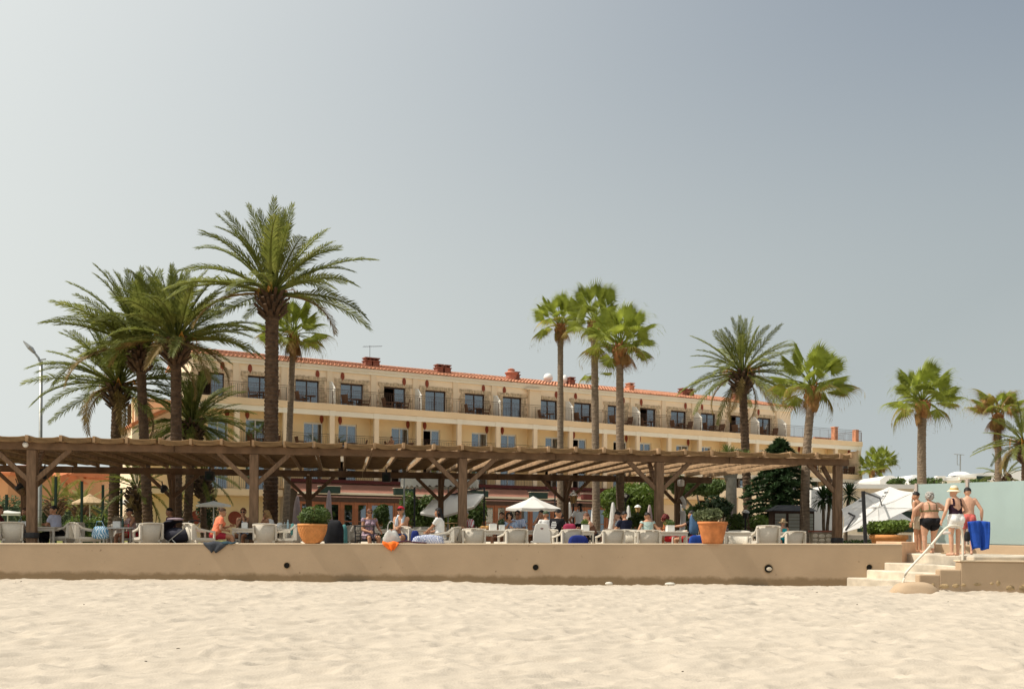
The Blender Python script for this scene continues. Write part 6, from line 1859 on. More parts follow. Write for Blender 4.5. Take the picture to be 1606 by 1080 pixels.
def build_people():
    temps = []
    for d in PEOPLE:
        s = d['H']/1.70; w = d['w']; seat = d['seat']
        hipz = (.875 if seat is None else seat+.085/s*s)
        hip = V(0, 0, .875*s if seat is None else seat+.10)
        ln = R(d['lean']); U = V(0, math.sin(ln), math.cos(ln)); Fw = V(0, math.cos(ln), -math.sin(ln)); X = V(1,0,0)
        tw = R(d['twist']); 
        bones = {}
        q = MB()
        def loft(secs, n=16):
            vs = []
            for u, rx, ry, fo, tt in secs:
                c = hip+U*(u*s)+Fw*(fo*s)
                ct, st = math.cos(tw*tt), math.sin(tw*tt); xa = X*ct+Fw*st; fa = Fw*ct-X*st
                for k in range(n):
                    a = 2*math.pi*k/n; vs.append(c+xa*(rx*s*math.cos(a))+fa*(ry*s*math.sin(a)))
            m = len(secs)
            fs = [(i*n+k, i*n+(k+1)%n, (i+1)*n+(k+1)%n, (i+1)*n+k) for i in range(m-1) for k in range(n)]
            fs += [tuple(range(n-1,-1,-1)), tuple((m-1)*n+k for k in range(n))]
            q.add(vs, fs)
        fem = d['bust'] > 0; b_ = d['belly']
        loft([(-.10,.09*w,.085,0,0),(-.06,.15*w,.115*w,0,0),(.0,(.178 if fem else .168)*w,.125*w,0,0),(.08,(.168 if fem else .155)*w,.118*w+b_*.5,b_*.5,.1),(.17,(.138 if fem else .145)*w+b_*.3,.105*w+b_*.8,b_*.6,.3),(.27,.146*w+b_*.2,.108*w+b_*.4,b_*.3,.6),
              (.36,(.155 if fem else .17)*w,.108*w,0,.9),(.44,(.158 if fem else .175)*w,.092*w,-.005,1),(.49,.115*w,.075,-.01,1),(.54,.06,.058,0,1)])
        ct, st = math.cos(tw), math.sin(tw); Xs = X*ct+Fw*st; Fs = Fw*ct-X*st
        if fem:
            for sg in (-1,1): q.ell(hip+U*.345*s+Fs*(.085*w*s)+Xs*(.075*w*s*sg), (.065*w*s,.055*w*s+d['bust']*.03,.06*w*s), 10, 7)
        for sg in (-1,1): q.ell(hip+U*(-.02*s)-Fw*(.06*w*s)+X*(.075*w*s*sg), (.085*w*s,.085*w*s,.10*s), 10, 7)
        bones['torso'] = (hip-U*.08*s, hip+U*.52*s, .15*w*s)
        def limb(name, a, b, ra, rb, mid=None):
            dr = (b-a).normalized()
            pts = [a-dr*ra*.6, a-dr*ra*.25, a]; rd = [ra*.45, ra*.85, ra]
            if mid: pts.append(a.lerp(b, mid[0])); rd.append(mid[1])
            pts += [b, b+dr*rb*.4, b+dr*rb*.7]; rd += [rb, rb*.8, rb*.4]
            q.tube(pts, rd, 12); bones[name] = (a, b, (ra+rb)/2)
        hands = []
        for sg, nm in ((-1,'L'),(1,'R')):
            hj = hip+X*(sg*.088*w*s)-U*.02*s
            if seat is None:
                sx, sy = (d['stance'][0], d['stance'][1]) if sg < 0 else (d['stance'][2], d['stance'][3])
                an = V(sg*sx, sy, .075*s); kn = hj.lerp(an, .5)+V(sg*.01, .03*s+abs(sy)*.1, .02*s)
                fd = V(sg*.2, 1, 0).normalized()
            else:
                kn = hj+V(sg*.05, .42*s, .03); kn.z = max(.44, min(kn.z, .52)); an = V(kn.x-sg*.02, kn.y-.04+(.10 if sg > 0 else -.06), .075); fd = V(sg*.15, 1, 0).normalized()
            limb('thigh'+nm, hj, kn, .088*w*s if w < 1.2 else .105*s*w*.92, .055*s*(.5+.5*w), (.4, .078*w*s))
            limb('shin'+nm, kn, an, .054*s*(.5+.5*w), .034*s, (.32, .055*s*(.5+.5*w)))
            q.ell(kn.lerp(an,.3)-V(0,.018*s,0), (.042*s,.045*s,.11*s), 8, 6)
            toe = an+fd*.17*s; toe.z = .025; heel = an-fd*.045*s; heel.z = .035
            q.tube([heel-fd*.02, heel, an-V(0,0,.035)+fd*.03, an.lerp(toe,.6)-V(0,0,.01), toe, toe+fd*.025], [.018*s,.034*s,.040*s,.040*s,.030*s,.012*s], 10)
            bones['foot'+nm] = (heel, toe, .035*s)
            sh = hip+U*(.455*s)+Xs*(sg*(.168+.02*(w-1))*w**.5*s)
            q.ell(sh-Xs*sg*.015, (.062*s,.055*s,.06*s), 10, 7)
            arm = d['arm'+nm]
            # wrist targets, relative to the shoulder unless absolute
            hint = V(sg*.5, -.6, -.6)
            if isinstance(arm, tuple): tg = V(*arm[:3]); hint = V(*arm[3:6]) if len(arm) >= 6 else hint
            else:
                face_p = hip+U*.60*s+Fs*.14*s
                tg = {'lap': hip+V(sg*.09,.30*s,.12), 'down': sh+V(sg*.10,.02,-.54*s), 'face': face_p+Xs*(sg*.05*s)-U*.07*s, 'table': V(sg*.13,.42*s,.80),
                      'chin': face_p+Xs*(sg*.02)-U*.13*s, 'drink': face_p+Xs*(sg*.03)-U*.02*s+Fs*.02, 'rest': V(sg*.29,.20*s,.68), 'hold': V(sg*.06,.30*s,.70),
                      'hip': hip+X*(sg*.17*w)+V(0,.05,.06), 'back': sh+V(sg*.06,-.12,-.52*s)}[arm]
                if arm in ('face','chin','drink'): hint = V(sg*.45, .15, -1)
                if arm == 'hip': hint = V(sg*1, -.5, 0)
            l1, l2 = .285*s, .25*s
            v = tg-sh; L_ = min(v.length, (l1+l2)*.985); v.normalize(); tg = sh+v*L_
            ca = max(-1, min(1, (l1*l1+L_*L_-l2*l2)/(2*l1*L_))); hp = (hint-v*hint.dot(v)).normalized()
            el = sh+v*(l1*ca)+hp*(l1*math.sqrt(max(0,1-ca*ca)))
            aw = .5+.5*w
            limb('upper'+nm, sh, el, .050*s*aw, .040*s*aw, (.35,.047*s*aw)); limb('fore'+nm, el, tg, .040*s*aw, .026*s, (.3,.042*s*aw))
            dr = (tg-el).normalized()
            inn = (-Xs*sg*.9+Fs*.2-U*.3); inn = (inn-dr*inn.dot(dr)).normalized(); cr = dr.cross(inn).normalized()*(1 if sg > 0 else -1)
            M3 = Matrix((cr, dr, inn)).transposed()
            q.ell(tg+dr*.048*s, (.040*s,.056*s,.020*s), 10, 8, 0, M3)
            bones['hand'+nm] = (tg, tg+dr*.12*s, .03*s)
            hands.append((tg, dr, inn, cr, s))
        nb = hip+U*.50*s
        yaw = R(d['hyaw'])+tw; pit = R(d['hpitch'])
        hq = Matrix.Rotation(yaw, 3, 'Z') @ Matrix.Rotation(-pit, 3, 'X')
        hf = hq @ V(0, math.cos(ln*.4), -math.sin(ln*.4)); hf.normalize()
        hr_ = hq @ V(1,0,0); hu_ = hr_.cross(hf).normalized()
        Hc = nb+U*.075*s+V(0,0,.075*s)+hf*.03*s
        hb = lambda x, y, z, Hc=Hc, hr_=hr_, hf=hf, hu_=hu_, s=s: Hc+(hr_*x+hf*y+hu_*z)*s
        HM = Matrix((hr_, hf, hu_)).transposed()
        q.tube([nb-U*.05, nb+U*.03, Hc-hu_*.06*s-hf*.015, Hc-hu_*.02*s], [.062*s,.052*s,.05*s,.045*s], 12)
        q.ell(hb(0,-.008,.022), (.076*s,.095*s,.100*s), 14, 10, 0, HM); q.ell(hb(0,.026,-.050), (.056*s,.062*s,.066*s), 12, 8, 0, HM)
        q.ell(hb(0,.092,-.018), (.014*s,.022*s,.026*s), 8, 6, 0, HM); q.ell(hb(0,.078,-.088), (.026*s,.02*s,.018*s), 8, 6, 0, HM)
        for sg in (-1,1): q.ell(hb(sg*.077,-.008,-.008), (.012*s,.022*s,.034*s), 8, 6, 0, HM); q.ell(hb(sg*.040,.065,-.03), (.024*s,.02*s,.02*s), 8, 6, 0, HM)
        bones['head'] = (Hc-hu_*.05*s, Hc+hu_*.05*s, .085*s); bones['neck'] = (nb+U*.02, Hc-hu_*.09*s, .05*s)
        me = q.mesh('person_shape', M_lip)
        o = bpy.data.objects.new('person_shape', me); COL.objects.link(o)
        rm_ = o.modifiers.new('r', 'REMESH'); rm_.mode = 'VOXEL'; rm_.voxel_size = d['voxel']; rm_.use_smooth_shade = True
        sm = o.modifiers.new('s', 'SMOOTH'); sm.factor = .5; sm.iterations = 3
        temps.append((o, d, bones, hands, dict(hb=hb, HM=HM, Hc=Hc, hf=hf, hr=hr_, hu=hu_, s=s, U=U, hip=hip, X=Xs, F=Fs)))
    dg = bpy.context.evaluated_depsgraph_get(); dg.update()
    for o, d, bones, hands, hd in temps:
        ev = o.evaluated_get(dg); em = ev.to_mesh()
        nv, nf = len(em.vertices), len(em.polygons)
        co = np.empty(nv*3); em.vertices.foreach_get('co', co); co = co.reshape(-1,3)
        no = np.empty(nv*3); em.vertices.foreach_get('normal', no); no = no.reshape(-1,3)
        faces = [tuple(p.vertices) for p in em.polygons]
        ev.to_mesh_clear(); me0 = o.data; bpy.data.objects.remove(o); bpy.data.meshes.remove(me0)
        names = list(bones); best = np.full(nv, 1e9); bi = np.zeros(nv, int); bt_ = np.zeros(nv)
        for i, nme in enumerate(names):
            a, b, r_ = bones[nme]; a, b = np.array(a), np.array(b); ab = b-a
            t = ((co-a)@ab)/(ab@ab); tc_ = np.clip(t, 0, 1)
            dd = np.linalg.norm(co-(a+tc_[:,None]*ab), axis=1)/r_
            m = dd < best; best[m] = dd[m]; bi[m] = i; bt_[m] = t[m]
        idx = {nme: i for i, nme in enumerate(names)}
        s = hd['s']; hip = np.array(hd['hip'])
        tu = ((co-hip)@np.array(hd['U']))/s          # height along the torso
        tx_ = ((co-hip)@np.array(hd['X']))/s; tf = ((co-hip)@np.array(hd['F']))/s
        def B(*n):
            m = np.zeros(nv, bool)
            for k in n: m |= bi == idx[k]
            return m
        def BT(pre, t0, t1): return (B(pre+'L')|B(pre+'R'))&(bt_ >= t0)&(bt_ <= t1)
        tor = B('torso')
        P_ = {'tee': (tor&(tu > -.04)&(tu < .50))|BT('upper',-9,.55), 'shirt': (tor&(tu > -.05)&(tu < .51))|BT('upper',-9,.75), 'tank': tor&(tu > -.02)&(tu < .475)&((tu < .36)|(np.abs(tx_) < .13)),
              'strapless': tor&(tu > -.02)&(tu < .36), 'shorts': (tor&(tu < .10))|BT('thigh',-9,.62), 'trousers': (tor&(tu < .10))|BT('thigh',-9,9)|BT('shin',-9,.92),
              'skirt': (tor&(tu < .12))|BT('thigh',-9,.75), 'mini': (tor&(tu < .12))|BT('thigh',-9,.48), 'briefs': (tor&(tu < .075)&(tu > -.3))|(BT('thigh',-9,.20)&(tu > -.10+.35*np.abs(tx_)-.02)),
              'bra': tor&(((tu > .235)&(tu < .285))|((tu >= .27)&(tu < .40)&(tf > .02))|((tu >= .27)&(tu < .50)&(np.abs(np.abs(tx_)-.105) < .018))),
              'swimsuit': (tor&(tu < .36)&((tf > 0)|(tu < .20+.9*np.abs(tx_))|(np.abs(tx_) > .12)))|(tor&(tu >= .30)&(tu < .50)&(np.abs(np.abs(tx_)-.09) < .028))|(BT('thigh',-9,.12)),
              'dress': (tor&(tu < .475))|BT('thigh',-9,.8)|BT('upper',-9,.2), 'shoes': B('footL','footR')&True, 'neckcloth': np.zeros(nv, bool)}
        V_ = co.tolist(); F_ = list(faces); MI = [0]*nf
        ex = MB()
        hb, HM = hd['hb'], hd['HM']
        for tg, dr, inn, cr, ss in hands:        # four unequal fingers and a thumb, gently curled
            for k, (off, ln_) in enumerate(((.030,.068),(.010,.078),(-.011,.074),(-.030,.056))):
                p0 = tg+(dr*.075+cr*off)*ss; p1 = p0+(dr*.95+inn*.12+cr*off*1.5)*(ln_*.5*ss); p2 = p1+(dr*.75+inn*.65)*(ln_*.32*ss); p3 = p2+(dr*.35+inn*.95)*(ln_*.3*ss)
                ex.tube([p0,p1,p2,p3], [.0095*ss,.009*ss,.008*ss,.006*ss], 6, 0)
            p0 = tg+(dr*.02+cr*.028)*ss; p1 = p0+(dr*.6+cr*.75+inn*.25)*.032*ss; p2 = p1+(dr*.85+cr*.25+inn*.35)*.03*ss
            ex.tube([p0,p1,p2], [.012*ss,.011*ss,.008*ss], 6, 0)
        for sg in (-1,1):
            ex.ell(hb(sg*.031,.0765,.010), (.0135*s,.010*s,.009*s), 8, 6, 1, HM); ex.ell(hb(sg*.031,.0845,.010), (.006*s,.004*s,.006*s), 8, 5, 2, HM)
            ex.ell(hb(sg*.032,.086,.031), (.020*s,.006*s,.0045*s), 8, 5, 2, HM)
        ex.ell(hb(0,.090,-.058), (.024*s,.009*s,.009*s), 10, 6, 3, HM)
        n0 = len(V_); V_ += [tuple(v) for v in ex.v]; F_ += [tuple(i+n0 for i in f) for f in ex.f]; MI += ex.m
        me = bpy.data.meshes.new('person'); me.from_pydata(V_, [], F_)
        for m_ in (SKIN[d['skin']], M_eye, M_iris, M_lip): me.materials.append(m_)
        me.polygons.foreach_set('material_index', MI); me.polygons.foreach_set('use_smooth', [True]*len(F_)); me.update()
        loc = d['at'] if d['at'] is not None else V(PX(d['px'], d['Y']), d['Y'], d['z0'])
        body = link('person', me, None, loc, R(d['face'])); tag(body, d['label'], 'person', d['group'])
        def shell(nm, mask, off, mt, extra=None, wob=.004):
            fl = [f for f in faces if all(mask[i] for i in f)]
            if not fl and not extra: return None
            used = sorted({i for f in fl for i in f}); mp = {i: k for k, i in enumerate(used)}
            pr = co[used]; off_ = off+wob*(np.sin(pr[:,2]*60+pr[:,0]*37)*np.sin(pr[:,0]*45+pr[:,1]*50))
            vv = (pr+no[used]*off_[:,None]).tolist(); ff = [tuple(mp[i] for i in f) for f in fl]
            if extra:
                k0 = len(vv); vv += [tuple(v) for v in extra.v]; ff += [tuple(i+k0 for i in f) for f in extra.f]
            mm = bpy.data.meshes.new(nm); mm.from_pydata(vv, [], ff); mm.materials.append(mt)
            mm.polygons.foreach_set('use_smooth', [True]*len(ff)); mm.update()
            return link(nm, mm, body)
        for kind, nm, mt in d['clothes']:
            shell(nm, P_[kind], .010 if kind in ('bra','briefs','swimsuit') else .018, mt)
        # hair
        hc_, hst = d['hair']
        rel = co-np.array(hd['Hc']); hy = rel@np.array(hd['hf'])/s; hz = rel@np.array(hd['hu'])/s; hxx = rel@np.array(hd['hr'])/s
        hm = (B('head')|B('neck'))&(((hz > .062)&(hy < .082))|((hy < .012)&(hz > -.055)&(np.abs(hxx) > .0))|((hz > .04)&(hy < .07)))&~((np.abs(hxx) > .070)&(hz < .02)&(hy > -.03))
        xt = MB()
        if hst == 'bun': xt.ell(hb(0,-.095,.085), (.048*s,.045*s,.045*s), 10, 8, 0, HM)
        if hst == 'ponytail': xt.tube([hb(0,-.09,.05), hb(0,-.125,0), hb(.01,-.12,-.12), hb(.015,-.10,-.24), hb(.01,-.10,-.30)], [.03*s,.035*s,.036*s,.025*s,.006*s], 10)
        if hst == 'long':
            xt.ell(hb(0,-.06,-.03), (.090*s,.06*s,.12*s), 12, 8, 0, HM); xt.tube([hb(0,-.07,-.05), hb(0,-.095,-.18), hb(0,-.09,-.30), hb(0,-.085,-.36)], [.075*s,.07*s,.055*s,.015*s], 12)
            for sg in (-1,1): xt.tube([hb(sg*.07,.01,.03), hb(sg*.082,-.01,-.08), hb(sg*.07,-.03,-.2)], [.022*s,.026*s,.012*s], 8)
        if hst == 'curly':
            r_ = random.Random(len(d['label']))
            for k in range(60):
                a = k*2.4; zz = r_.uniform(-.05,.12); rr_ = .088*math.sqrt(max(.05,1-((zz-.02)/.11)**2))
                p = (rr_*math.cos(a), -.02+rr_*math.sin(a)*1.1, zz)
                if p[1] > .055 and zz < .075: continue
                xt.ell(hb(*p), (.036*s,.036*s,.036*s), 7, 5, 0, HM)
        if hst == 'tied': xt.ell(hb(0,-.10,-.03), (.04*s,.035*s,.045*s), 10, 7, 0, HM)
        if hst != 'none': shell('hair', hm, .016 if hst != 'short' else .012, HAIR[hc_], xt if xt.v else None, .005)
        for exn in d['extras']:
            q = MB()
            if exn[0] == 'sunglasses':
                q.bar(hb(-.072,.085,.012), hb(.072,.085,.012), .008*s, .008*s)
                for sg in (-1,1): q.ell(hb(sg*.034,.092,.006), (.029*s,.010*s,.021*s), 10, 6, 0, HM); q.bar(hb(sg*.072,.085,.012), hb(sg*.082,-.01,.012), .006*s, .008*s)
                q.build('sunglasses', M_iris, body, True)
            elif exn[0] == 'cap':
                vs = []; q.ell(hb(0,-.008,.045), (.090*s,.108*s,.088*s), 16, 10, 0, HM)
                q.v = [tuple(hb(0,0,0)+HM@V(*( (lambda l: (l.x, l.y, max(l.z, .045*s)))(HM.transposed()@(Vector(v)-hb(0,0,0)))))) for v in q.v]
                q.build('cap', exn[1], body, True)
                q = MB(); n = 9
                top = [hb(.075*math.cos(math.pi*k/(n-1)), .085+.075*math.sin(math.pi*k/(n-1)), .050-.02*math.sin(math.pi*k/(n-1))) for k in range(n)]
                bot = [t-hd['hu']*.01*s for t in top]
                q.add(top+bot, [tuple(range(n)), tuple(range(2*n-1,n-1,-1))]+[(k,k+n,(k+1)%n+n,(k+1)%n) for k in range(n)]); q.build('cap_brim', exn[1] if len(exn) < 3 else exn[2], body)
            elif exn[0] == 'visor':
                q.lathe([(.092*s,.0),(.094*s,.045*s)], 20, hb(0,-.008,.045), 0, False, HM); n = 9
                top = [hb(.085*math.cos(math.pi*k/(n-1)), .07+.085*math.sin(math.pi*k/(n-1)), .052-.02*math.sin(math.pi*k/(n-1))) for k in range(n)]
                bot = [t-hd['hu']*.012*s for t in top]; q.add(top+bot, [tuple(range(n)), tuple(range(2*n-1,n-1,-1))]+[(k,k+n,(k+1)%n+n,(k+1)%n) for k in range(n)]); q.build('visor', exn[1], body)
            elif exn[0] == 'hat':
                br = exn[2] if len(exn) > 2 else .20
                q.lathe([(.02*s,.135*s),(.07*s,.125*s),(.092*s,.06*s),(.098*s,.03*s),(br*.75*s,.012*s),(br*s,-.012*s),(br*s,-.020*s),(.097*s,.018*s)], 24, hb(0,-.008,.035), 0, True, HM); q.build('sun_hat', exn[1], body, True)
                if len(exn) > 3:
                    q = MB(); q.lathe([(.100*s,.032*s),(.098*s,.065*s)], 24, hb(0,-.008,.035), 0, False, HM); q.ell(hb(.03,-.11,.03), (.05*s,.02*s,.03*s), 8, 6, 0, HM); q.build('hat_band', exn[3], body, True)
            elif exn[0] == 'neck_towel':
                for sg in (-1,1):
                    q.tube([tuple(hd['hip']+hd['U']*.51*s-hd['F']*.07*s), tuple(hd['hip']+hd['U']*.53*s+hd['X']*(sg*.085*s)), tuple(hd['hip']+hd['U']*.44*s+hd['X']*(sg*.085*s)+hd['F']*.10*s), tuple(hd['hip']+hd['U']*.18*s+hd['X']*(sg*.08*s)+hd['F']*.14*s)], [.032,.035,.045,.05], 8)
                q.build('neck_towel', exn[1], body, True)
            elif exn[0] == 'back_print':
                rows = ((.39,.10),(.345,.13),(.30,.12),(.255,.13),(.21,.08)); r_ = random.Random(3)
                for u, wd in rows:
                    x = -wd*.6
                    while x < wd*.6:
                        l_ = r_.uniform(.015,.04)
                        p = hd['hip']+hd['U']*u*s-hd['F']*(.128*s)+hd['X']*(x+l_/2)
                        q.box(p, (l_*.85,.006,.024), M=Matrix((hd['X'], hd['F'], hd['U'])).transposed()); x += l_
                tag(q.build('shirt_print', M_curtain, body), kind='stuff')
    PEOPLE.clear()

white_t, black_t = cloth('white', (.74,.73,.70), var=.05), cloth('black', (.014,.014,.016), var=.3)
denim, dark = cloth('denim', (.05,.07,.12), var=.25), cloth('charcoal', (.03,.03,.035), var=.3)
pale = cloth('lavender', (.46,.48,.60), var=.08); coral = cloth('coral', (.85,.24,.13), var=.06); red = cloth('red', (.55,.03,.035))
bluepr = stripe_mat('blue_print_cloth', (.10,.16,.32), (.42,.52,.66), 0, 9., .9, 'BANDS', 12.)
mauvepr = stripe_mat('violet_print_cloth', (.10,.07,.13), (.42,.30,.34), 0, 9., .9, 'BANDS', 14.)
tealpr = stripe_mat('teal_print_cloth', (.10,.34,.36), (.55,.58,.50), 2, 9., .9, 'BANDS', 14.)
yelpr = stripe_mat('yellow_print_cloth', (.50,.26,.04), (.30,.05,.04), 2, 9., .9, 'BANDS', 12.)
stripes = stripe_mat('blue_white_short', (.75,.76,.78), (.12,.22,.48), 0, 7., .9)
redwhite = stripe_mat('red_white_shirt', (.72,.68,.66), (.50,.10,.12), 0, 5., .9)
plaid = stripe_mat('blue_check_shirt', (.16,.22,.40), (.62,.64,.68), 0, 8., .9)
P1 = person
P1('person in maroon shirt cut by the left photo edge, one arm on the table', -6, 27.9, -75, hair=('brown','short'), armL='table', armR='table', clothes=(('tee','t_shirt',cloth('maroon',(.12,.025,.03))),('shorts','shorts',dark)))
P1('person in pale blue shirt half hidden behind the leftmost front post', 47, 28.9, 165, skin='tan', hair=('brown','short'), armL='table', armR='chin', lean=18, clothes=(('shirt','shirt',cloth('pale_blue',(.42,.56,.66))),('trousers','trousers',dark)))
P1('dark-haired man in pale lavender T-shirt with a hand to his face, seated facing left', 90, 28.0, 78, H=1.74, skin='tan', hair=('black','short'), armL='chin', armR='table', lean=10, hpitch=-8, hyaw=12, clothes=(('tee','t_shirt',pale),('trousers','trousers',black_t)))
P1('woman with dark visor and pink vest seated at the round table', 207, 29.25, 140, H=1.66, skin='tan', hair=('black','tied'), armL='table', armR='table', bust=1, clothes=(('tank','vest',cloth('rose_vest',(.45,.33,.30))),('shorts','shorts',red)), extras=(('visor', M_black),))
P1('dark-haired man showing only his head above the stroller hood', 270, 28.7, 130, skin='brown', hair=('black','short'), armL='lap', armR='lap', clothes=(('tee','t_shirt',cloth('dark_wine',(.05,.02,.025))),('trousers','trousers',dark)))
P1('woman in coral T-shirt with hair in a bun, seated facing right by the wall', 338, 27.15, -62, H=1.68, skin='tan', hair=('brown','bun'), armL='table', armR='lap', bust=.6, lean=16, hyaw=-8, clothes=(('tee','t_shirt',coral),('shorts','shorts',cloth('crimson',(.38,.03,.05)))))
P1('woman in sunglasses with her hands at her mouth, left of the second post', 383, 28.8, 172, H=1.70, skin='tan', hair=('auburn','tied'), armL='face', armR='chin', bust=1, hyaw=10, clothes=(('tank','top',cloth('khaki_top',(.20,.16,.10))),('shorts','shorts',stripes)), extras=(('sunglasses',),))
P1('blonde woman in white top leaning a hand on her mouth, right of the second post', 428, 28.55, 75, H=1.64, skin='tan', hair=('blonde','long'), armL='face', armR='table', bust=1, lean=18, hyaw=10, clothes=(('tank','top',white_t),('shorts','shorts',dark)), extras=(('sunglasses',),))
P1('woman in dark violet patterned dress on the black chair, looking right', 578, 27.35, -150, H=1.66, w=1.05, skin='tan', hair=('auburn','tied'), armL='rest', armR='lap', bust=1, hyaw=-14, clothes=(('dress','dress',mauvepr),), extras=(('sunglasses',),))
P1('bare-chested man in red cap with a towel round his neck, holding the grey bag', 631, 27.1, 162, H=1.80, w=1.10, skin='tan', hair=('brown','short'), armL=(.10,.42,.72), armR=(-.02,.44,.78), belly=.03, lean=8, hpitch=-14, clothes=(('shorts','shorts',cloth('blue_short',(.05,.10,.30))),),
   extras=(('cap', cloth('red_cap',(.45,.03,.05)), cloth('dark_brim',(.05,.015,.02))), ('sunglasses',), ('neck_towel', cloth('grey_blue_towel',(.50,.56,.62)))))
P1('woman with long dark hair in white T-shirt, seated facing left above the striped towel', 690, 27.15, 74, H=1.72, skin='tan', hair=('black','long'), armL=(-.06,.40,.66), armR='lap', bust=.7, lean=2, hyaw=12, clothes=(('tee','t_shirt',white_t),('skirt','skirt',cloth('pale_skirt',(.66,.66,.68)))))
P1('grey-haired man in red and white shirt just right of the third post', 735, 29.3, 150, H=1.70, w=1.1, skin='tan', hair=('grey','short'), armL='table', armR='table', lean=14, clothes=(('shirt','shirt',redwhite),('shorts','shorts',dark)))
P1('woman with big dark curly hair in blue patterned top, leaning over the table', 800, 29.0, 175, H=1.62, skin='tan', hair=('black','curly'), armL='table', armR='chin', bust=.8, lean=24, hpitch=-18, clothes=(('tee','blouse',bluepr),('shorts','shorts',dark)))
P1('woman with raised hand, left of the dark curly head', 789, 29.7, 150, H=1.60, skin='tan', hair=('brown','tied'), armL='chin', armR='face', bust=.8, clothes=(('tank','top',cloth('sand_top',(.42,.33,.24))),('shorts','shorts',dark)))
P1('man in blue checked shirt and sunglasses, right of the dark curly head', 813, 29.4, 165, H=1.72, skin='brown', hair=('black','short'), armL='table', armR='table', lean=8, clothes=(('shirt','shirt',plaid),('trousers','trousers',denim)), extras=(('sunglasses',),))
P1('man tipping a glass to his mouth behind the white plastic chair', 852, 30.2, 140, H=1.78, skin='tan', hair=('black','short'), armL='table', armR='drink', clothes=(('tee','t_shirt',cloth('rust',(.30,.10,.06))),('shorts','shorts',dark)))
P1('man in grey-green cap and white T-shirt seen from behind, over the plastic chair', 857, 28.7, 12, H=1.66, skin='tan', hair=('grey','short'), armL='table', armR='table', clothes=(('tee','t_shirt',white_t),('shorts','shorts',denim)), extras=(('cap', cloth('moss_cap',(.07,.10,.06))),))
P1('man in black T-shirt with white printed back, turned to the right', 870, 28.0, -38, H=1.78, skin='tan', hair=('black','short'), armL='table', armR='table', lean=12, hyaw=-25, clothes=(('tee','t_shirt',black_t),('shorts','shorts',dark)), extras=(('back_print',),))
P1('boy in white T-shirt facing left, right of the man in the black printed T-shirt', 887, 28.7, 66, H=1.50, w=.92, skin='tan', hair=('black','short'), armL='table', armR='table', lean=14, clothes=(('tee','t_shirt',white_t),('shorts','shorts',red)))
P1('standing waitress in white T-shirt with a long dark ponytail, seen from behind', 910, 32.4, 8, H=1.70, seat=None, skin='tan', hair=('black','ponytail'), armL=(-.22,.25,.98,-.8,-.4,-.3), armR=(.20,.28,1.0,.8,-.4,-.3), bust=.6, clothes=(('tee','t_shirt',white_t),('trousers','trousers',black_t)))
P1('bare-shouldered woman with reddish brown hair facing left behind the green herb', 932, 28.45, 95, H=1.62, w=1.06, skin='fair', hair=('auburn','tied'), armL='chin', armR='table', bust=1, lean=22, clothes=(('strapless','top',cloth('brown_top',(.16,.08,.05))),('shorts','shorts',dark)))
P1('man in pale shirt facing left, just behind the man in the dark navy T-shirt', 975, 29.7, 85, H=1.72, skin='fair', hair=('black','short'), armL='chin', armR='table', lean=10, clothes=(('tee','t_shirt',cloth('pale_grey',(.55,.56,.58))),('shorts','shorts',dark)))
P1('black-haired man in dark navy T-shirt seen from behind, left of the fourth post', 982, 28.2, 24, H=1.68, skin='tan', hair=('black','short'), armL='table', armR='table', lean=8, clothes=(('tee','t_shirt',cloth('ink',(.012,.014,.03))),('shorts','shorts',dark)))
P1('dark-haired woman in teal patterned dress seen from behind, at the fourth post', 1017, 27.7, 14, H=1.60, skin='tan', hair=('black','short'), armL='rest', armR='rest', bust=.8, lean=10, clothes=(('dress','dress',tealpr),))
P1('person lifting a hand to sunglasses, left of the woman in the teal dress', 1007, 29.0, -95, H=1.62, skin='fair', hair=('brown','short'), armL='face', armR='face', lean=14, clothes=(('tank','top',cloth('grey_top',(.35,.34,.33))),('shorts','shorts',dark)), extras=(('sunglasses',),))
P1('red-haired woman in yellow patterned top bending over the table by the fourth post', 1058, 29.0, 62, H=1.66, skin='tan', hair=('red','curly'), armL='table', armR='table', bust=.8, lean=30, hpitch=-25, clothes=(('tee','blouse',yelpr),('shorts','trousers',red)))
P1('man in black T-shirt stretching his arm to the left beside the big reddish pot', 1084, 28.4, 72, H=1.74, skin='tan', hair=('black','short'), armL=(-.15,.58,.86), armR='lap', lean=-4, clothes=(('tee','t_shirt',black_t),('shorts','shorts',cloth('red_short',(.40,.03,.03)))))
P1('woman in straw sun hat and turquoise top sitting low before the grey cabinet', 1227, 31.0, 176, H=1.50, seat=.36, skin='fair', hair=('brown','short'), armL='lap', armR='face', bust=.8, clothes=(('tank','top',cloth('turquoise',(.03,.42,.45))),('shorts','shorts',cloth('turquoise_short',(.03,.30,.34)))), extras=(('hat', M_straw, .19),), voxel=.017)
lz = .83
P1('stout grey-haired woman in khaki bikini top and black briefs, back turned on the landing', 1459, 26.0, 8, H=1.64, w=1.55, seat=None, belly=.05, bust=1, skin='fair', hair=('grey','curly'), armL=(-.42,.10,.92,-.9,-.5,.1), armR=(.38,.22,1.15,.9,-.3,-.5), stance=(.13,.02,.14,.10), lean=4, hyaw=4, hpitch=-12, z0=lz, voxel=.013,
   clothes=(('bra','bikini_top',cloth('khaki',(.16,.15,.07))),('briefs','briefs',black_t)))
P1('dark-haired man half hidden behind the stout woman, looking left', 1441, 26.9, 40, H=1.70, seat=None, skin='tan', hair=('black','short'), armL='down', armR='down', z0=lz, hyaw=30, voxel=.014, clothes=(('shorts','shorts',cloth('sand_short',(.45,.38,.28))),))
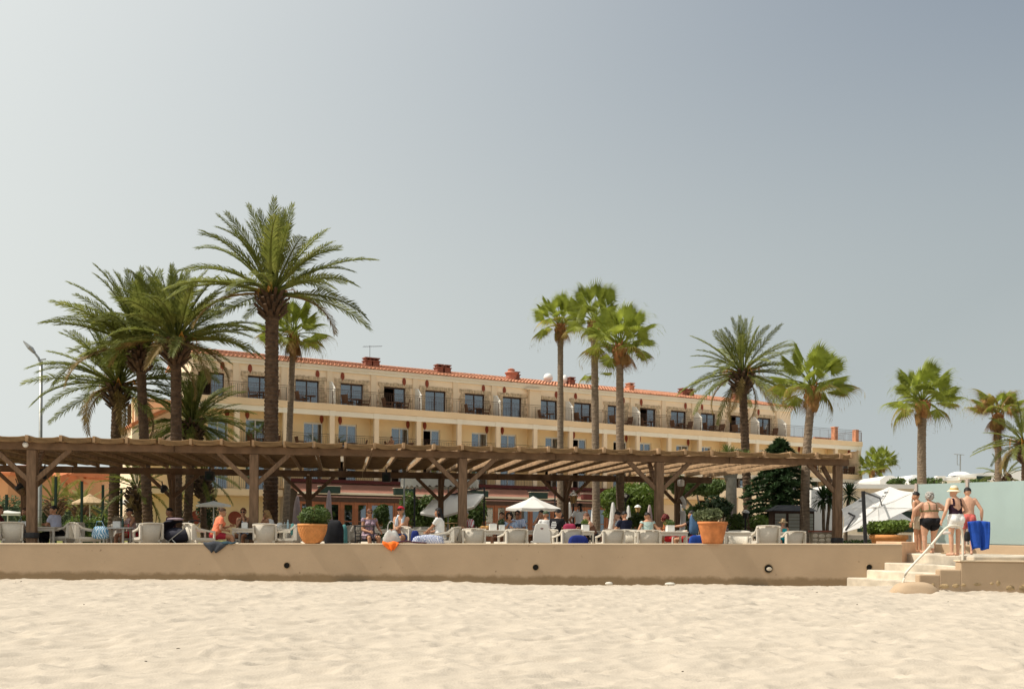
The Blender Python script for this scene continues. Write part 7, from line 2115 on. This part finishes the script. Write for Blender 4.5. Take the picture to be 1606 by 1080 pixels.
P1('woman in dark low-backed swimsuit, white shorts and pale sun hat by the handrail', 1499, 23.35, 10, H=1.66, w=1.06, seat=None, skin='fair', hair=('blonde','short'), armL=(-.30,.08,.83,-.4,-.8,-.2), armR=(.18,.20,.95,.6,-.6,-.3), bust=1, stance=(.08,.02,.09,.05), lean=5, hyaw=22, hpitch=-4, z0=lz, voxel=.013,
   clothes=(('swimsuit','swimsuit',cloth('aubergine',(.028,.012,.022))),('mini','shorts',white_t)), extras=(('hat', cloth('hat_cream',(.74,.64,.47)), .165, cloth('hat_band_gold',(.62,.36,.06))),))
P1('bare-backed man carrying the blue towel, right of the woman in the sun hat', 1518, 24.9, -12, H=1.74, seat=None, skin='fair', hair=('black','short'), armL='down', armR=(.33,.05,.86,.7,-.5,-.2), z0=lz, hyaw=-6, voxel=.013, clothes=(('shorts','shorts',cloth('salmon_short',(.60,.14,.12))),))
build_people()
# blue towel held by the man at right
q = MB(); n, m = 16, 12; vs = []; hx_ = PX(1534, 24.65)
for j in range(m+1):
    t = j/m
    for k in range(n+1):
        u = k/n
        wd = .54*(1-.35*t**1.5)
        x = (u-.5)*wd+.05*t; y = .05*math.sin(u*11+1)*(.4+t)+.02*math.sin(u*23); z = -.74*t*(1-.10*abs(math.sin(u*4+.5)))+.03*math.cos((u-.5)*3)
        vs.append((x,y,z))
q.add(vs, [(j*(n+1)+k, j*(n+1)+k+1, (j+1)*(n+1)+k+1, (j+1)*(n+1)+k) for j in range(m) for k in range(n)])
o = q.build('towel', mat('bright_blue_towel', (.015,.07,.38), .9, .15, 9., .3, 50), None, True); o.location = (hx_, 24.62, P(1534, 818, 24.62).z)
sd_ = o.modifiers.new('thickness', 'SOLIDIFY'); sd_.thickness = .014
tag(o, 'bright blue towel hanging from the bare-backed man\'s right hand', 'towel')
# things the women carry
o = blob('handbag', (PX(1517, 24.3), 24.3, 1.28), (.06,.07,.12), M_black, 'small black bag between the sun-hatted woman and the blue towel', 'bag', 31, .08)
o = blob('flip_flops', tuple(P(1484, 835, 23.1)), (.10,.06,.035), mat('pale_rubber', (.62,.56,.52), .7, .1), 'pale beach sandals held at the handrail by the woman in the sun hat', 'sandals', 32, .05)
q = MB(); q.ell((0,0,0), (.10,.035,.018), 10, 5); q.ell((.19,.03,.0), (.10,.035,.018), 10, 5)
o = q.build('sandals', M_straw, None, True); o.location = P(1481, 866, 25.4); o.location.z = lz+.018; tag(o, 'pair of straw-coloured sandals standing on the landing', 'sandals')
# sunbather on the middle balcony
person('bare-shouldered person leaning on the middle-floor balcony rail above the third front post', 0, 0, math.degrees(hrz)+120, H=1.66, skin='tan', hair=('brown','short'), armL='table', armR='table', clothes=(('shorts','shorts',dark),), z0=0, at=H(hx(614,.55), .55, L2-.2), voxel=.02)
build_people()
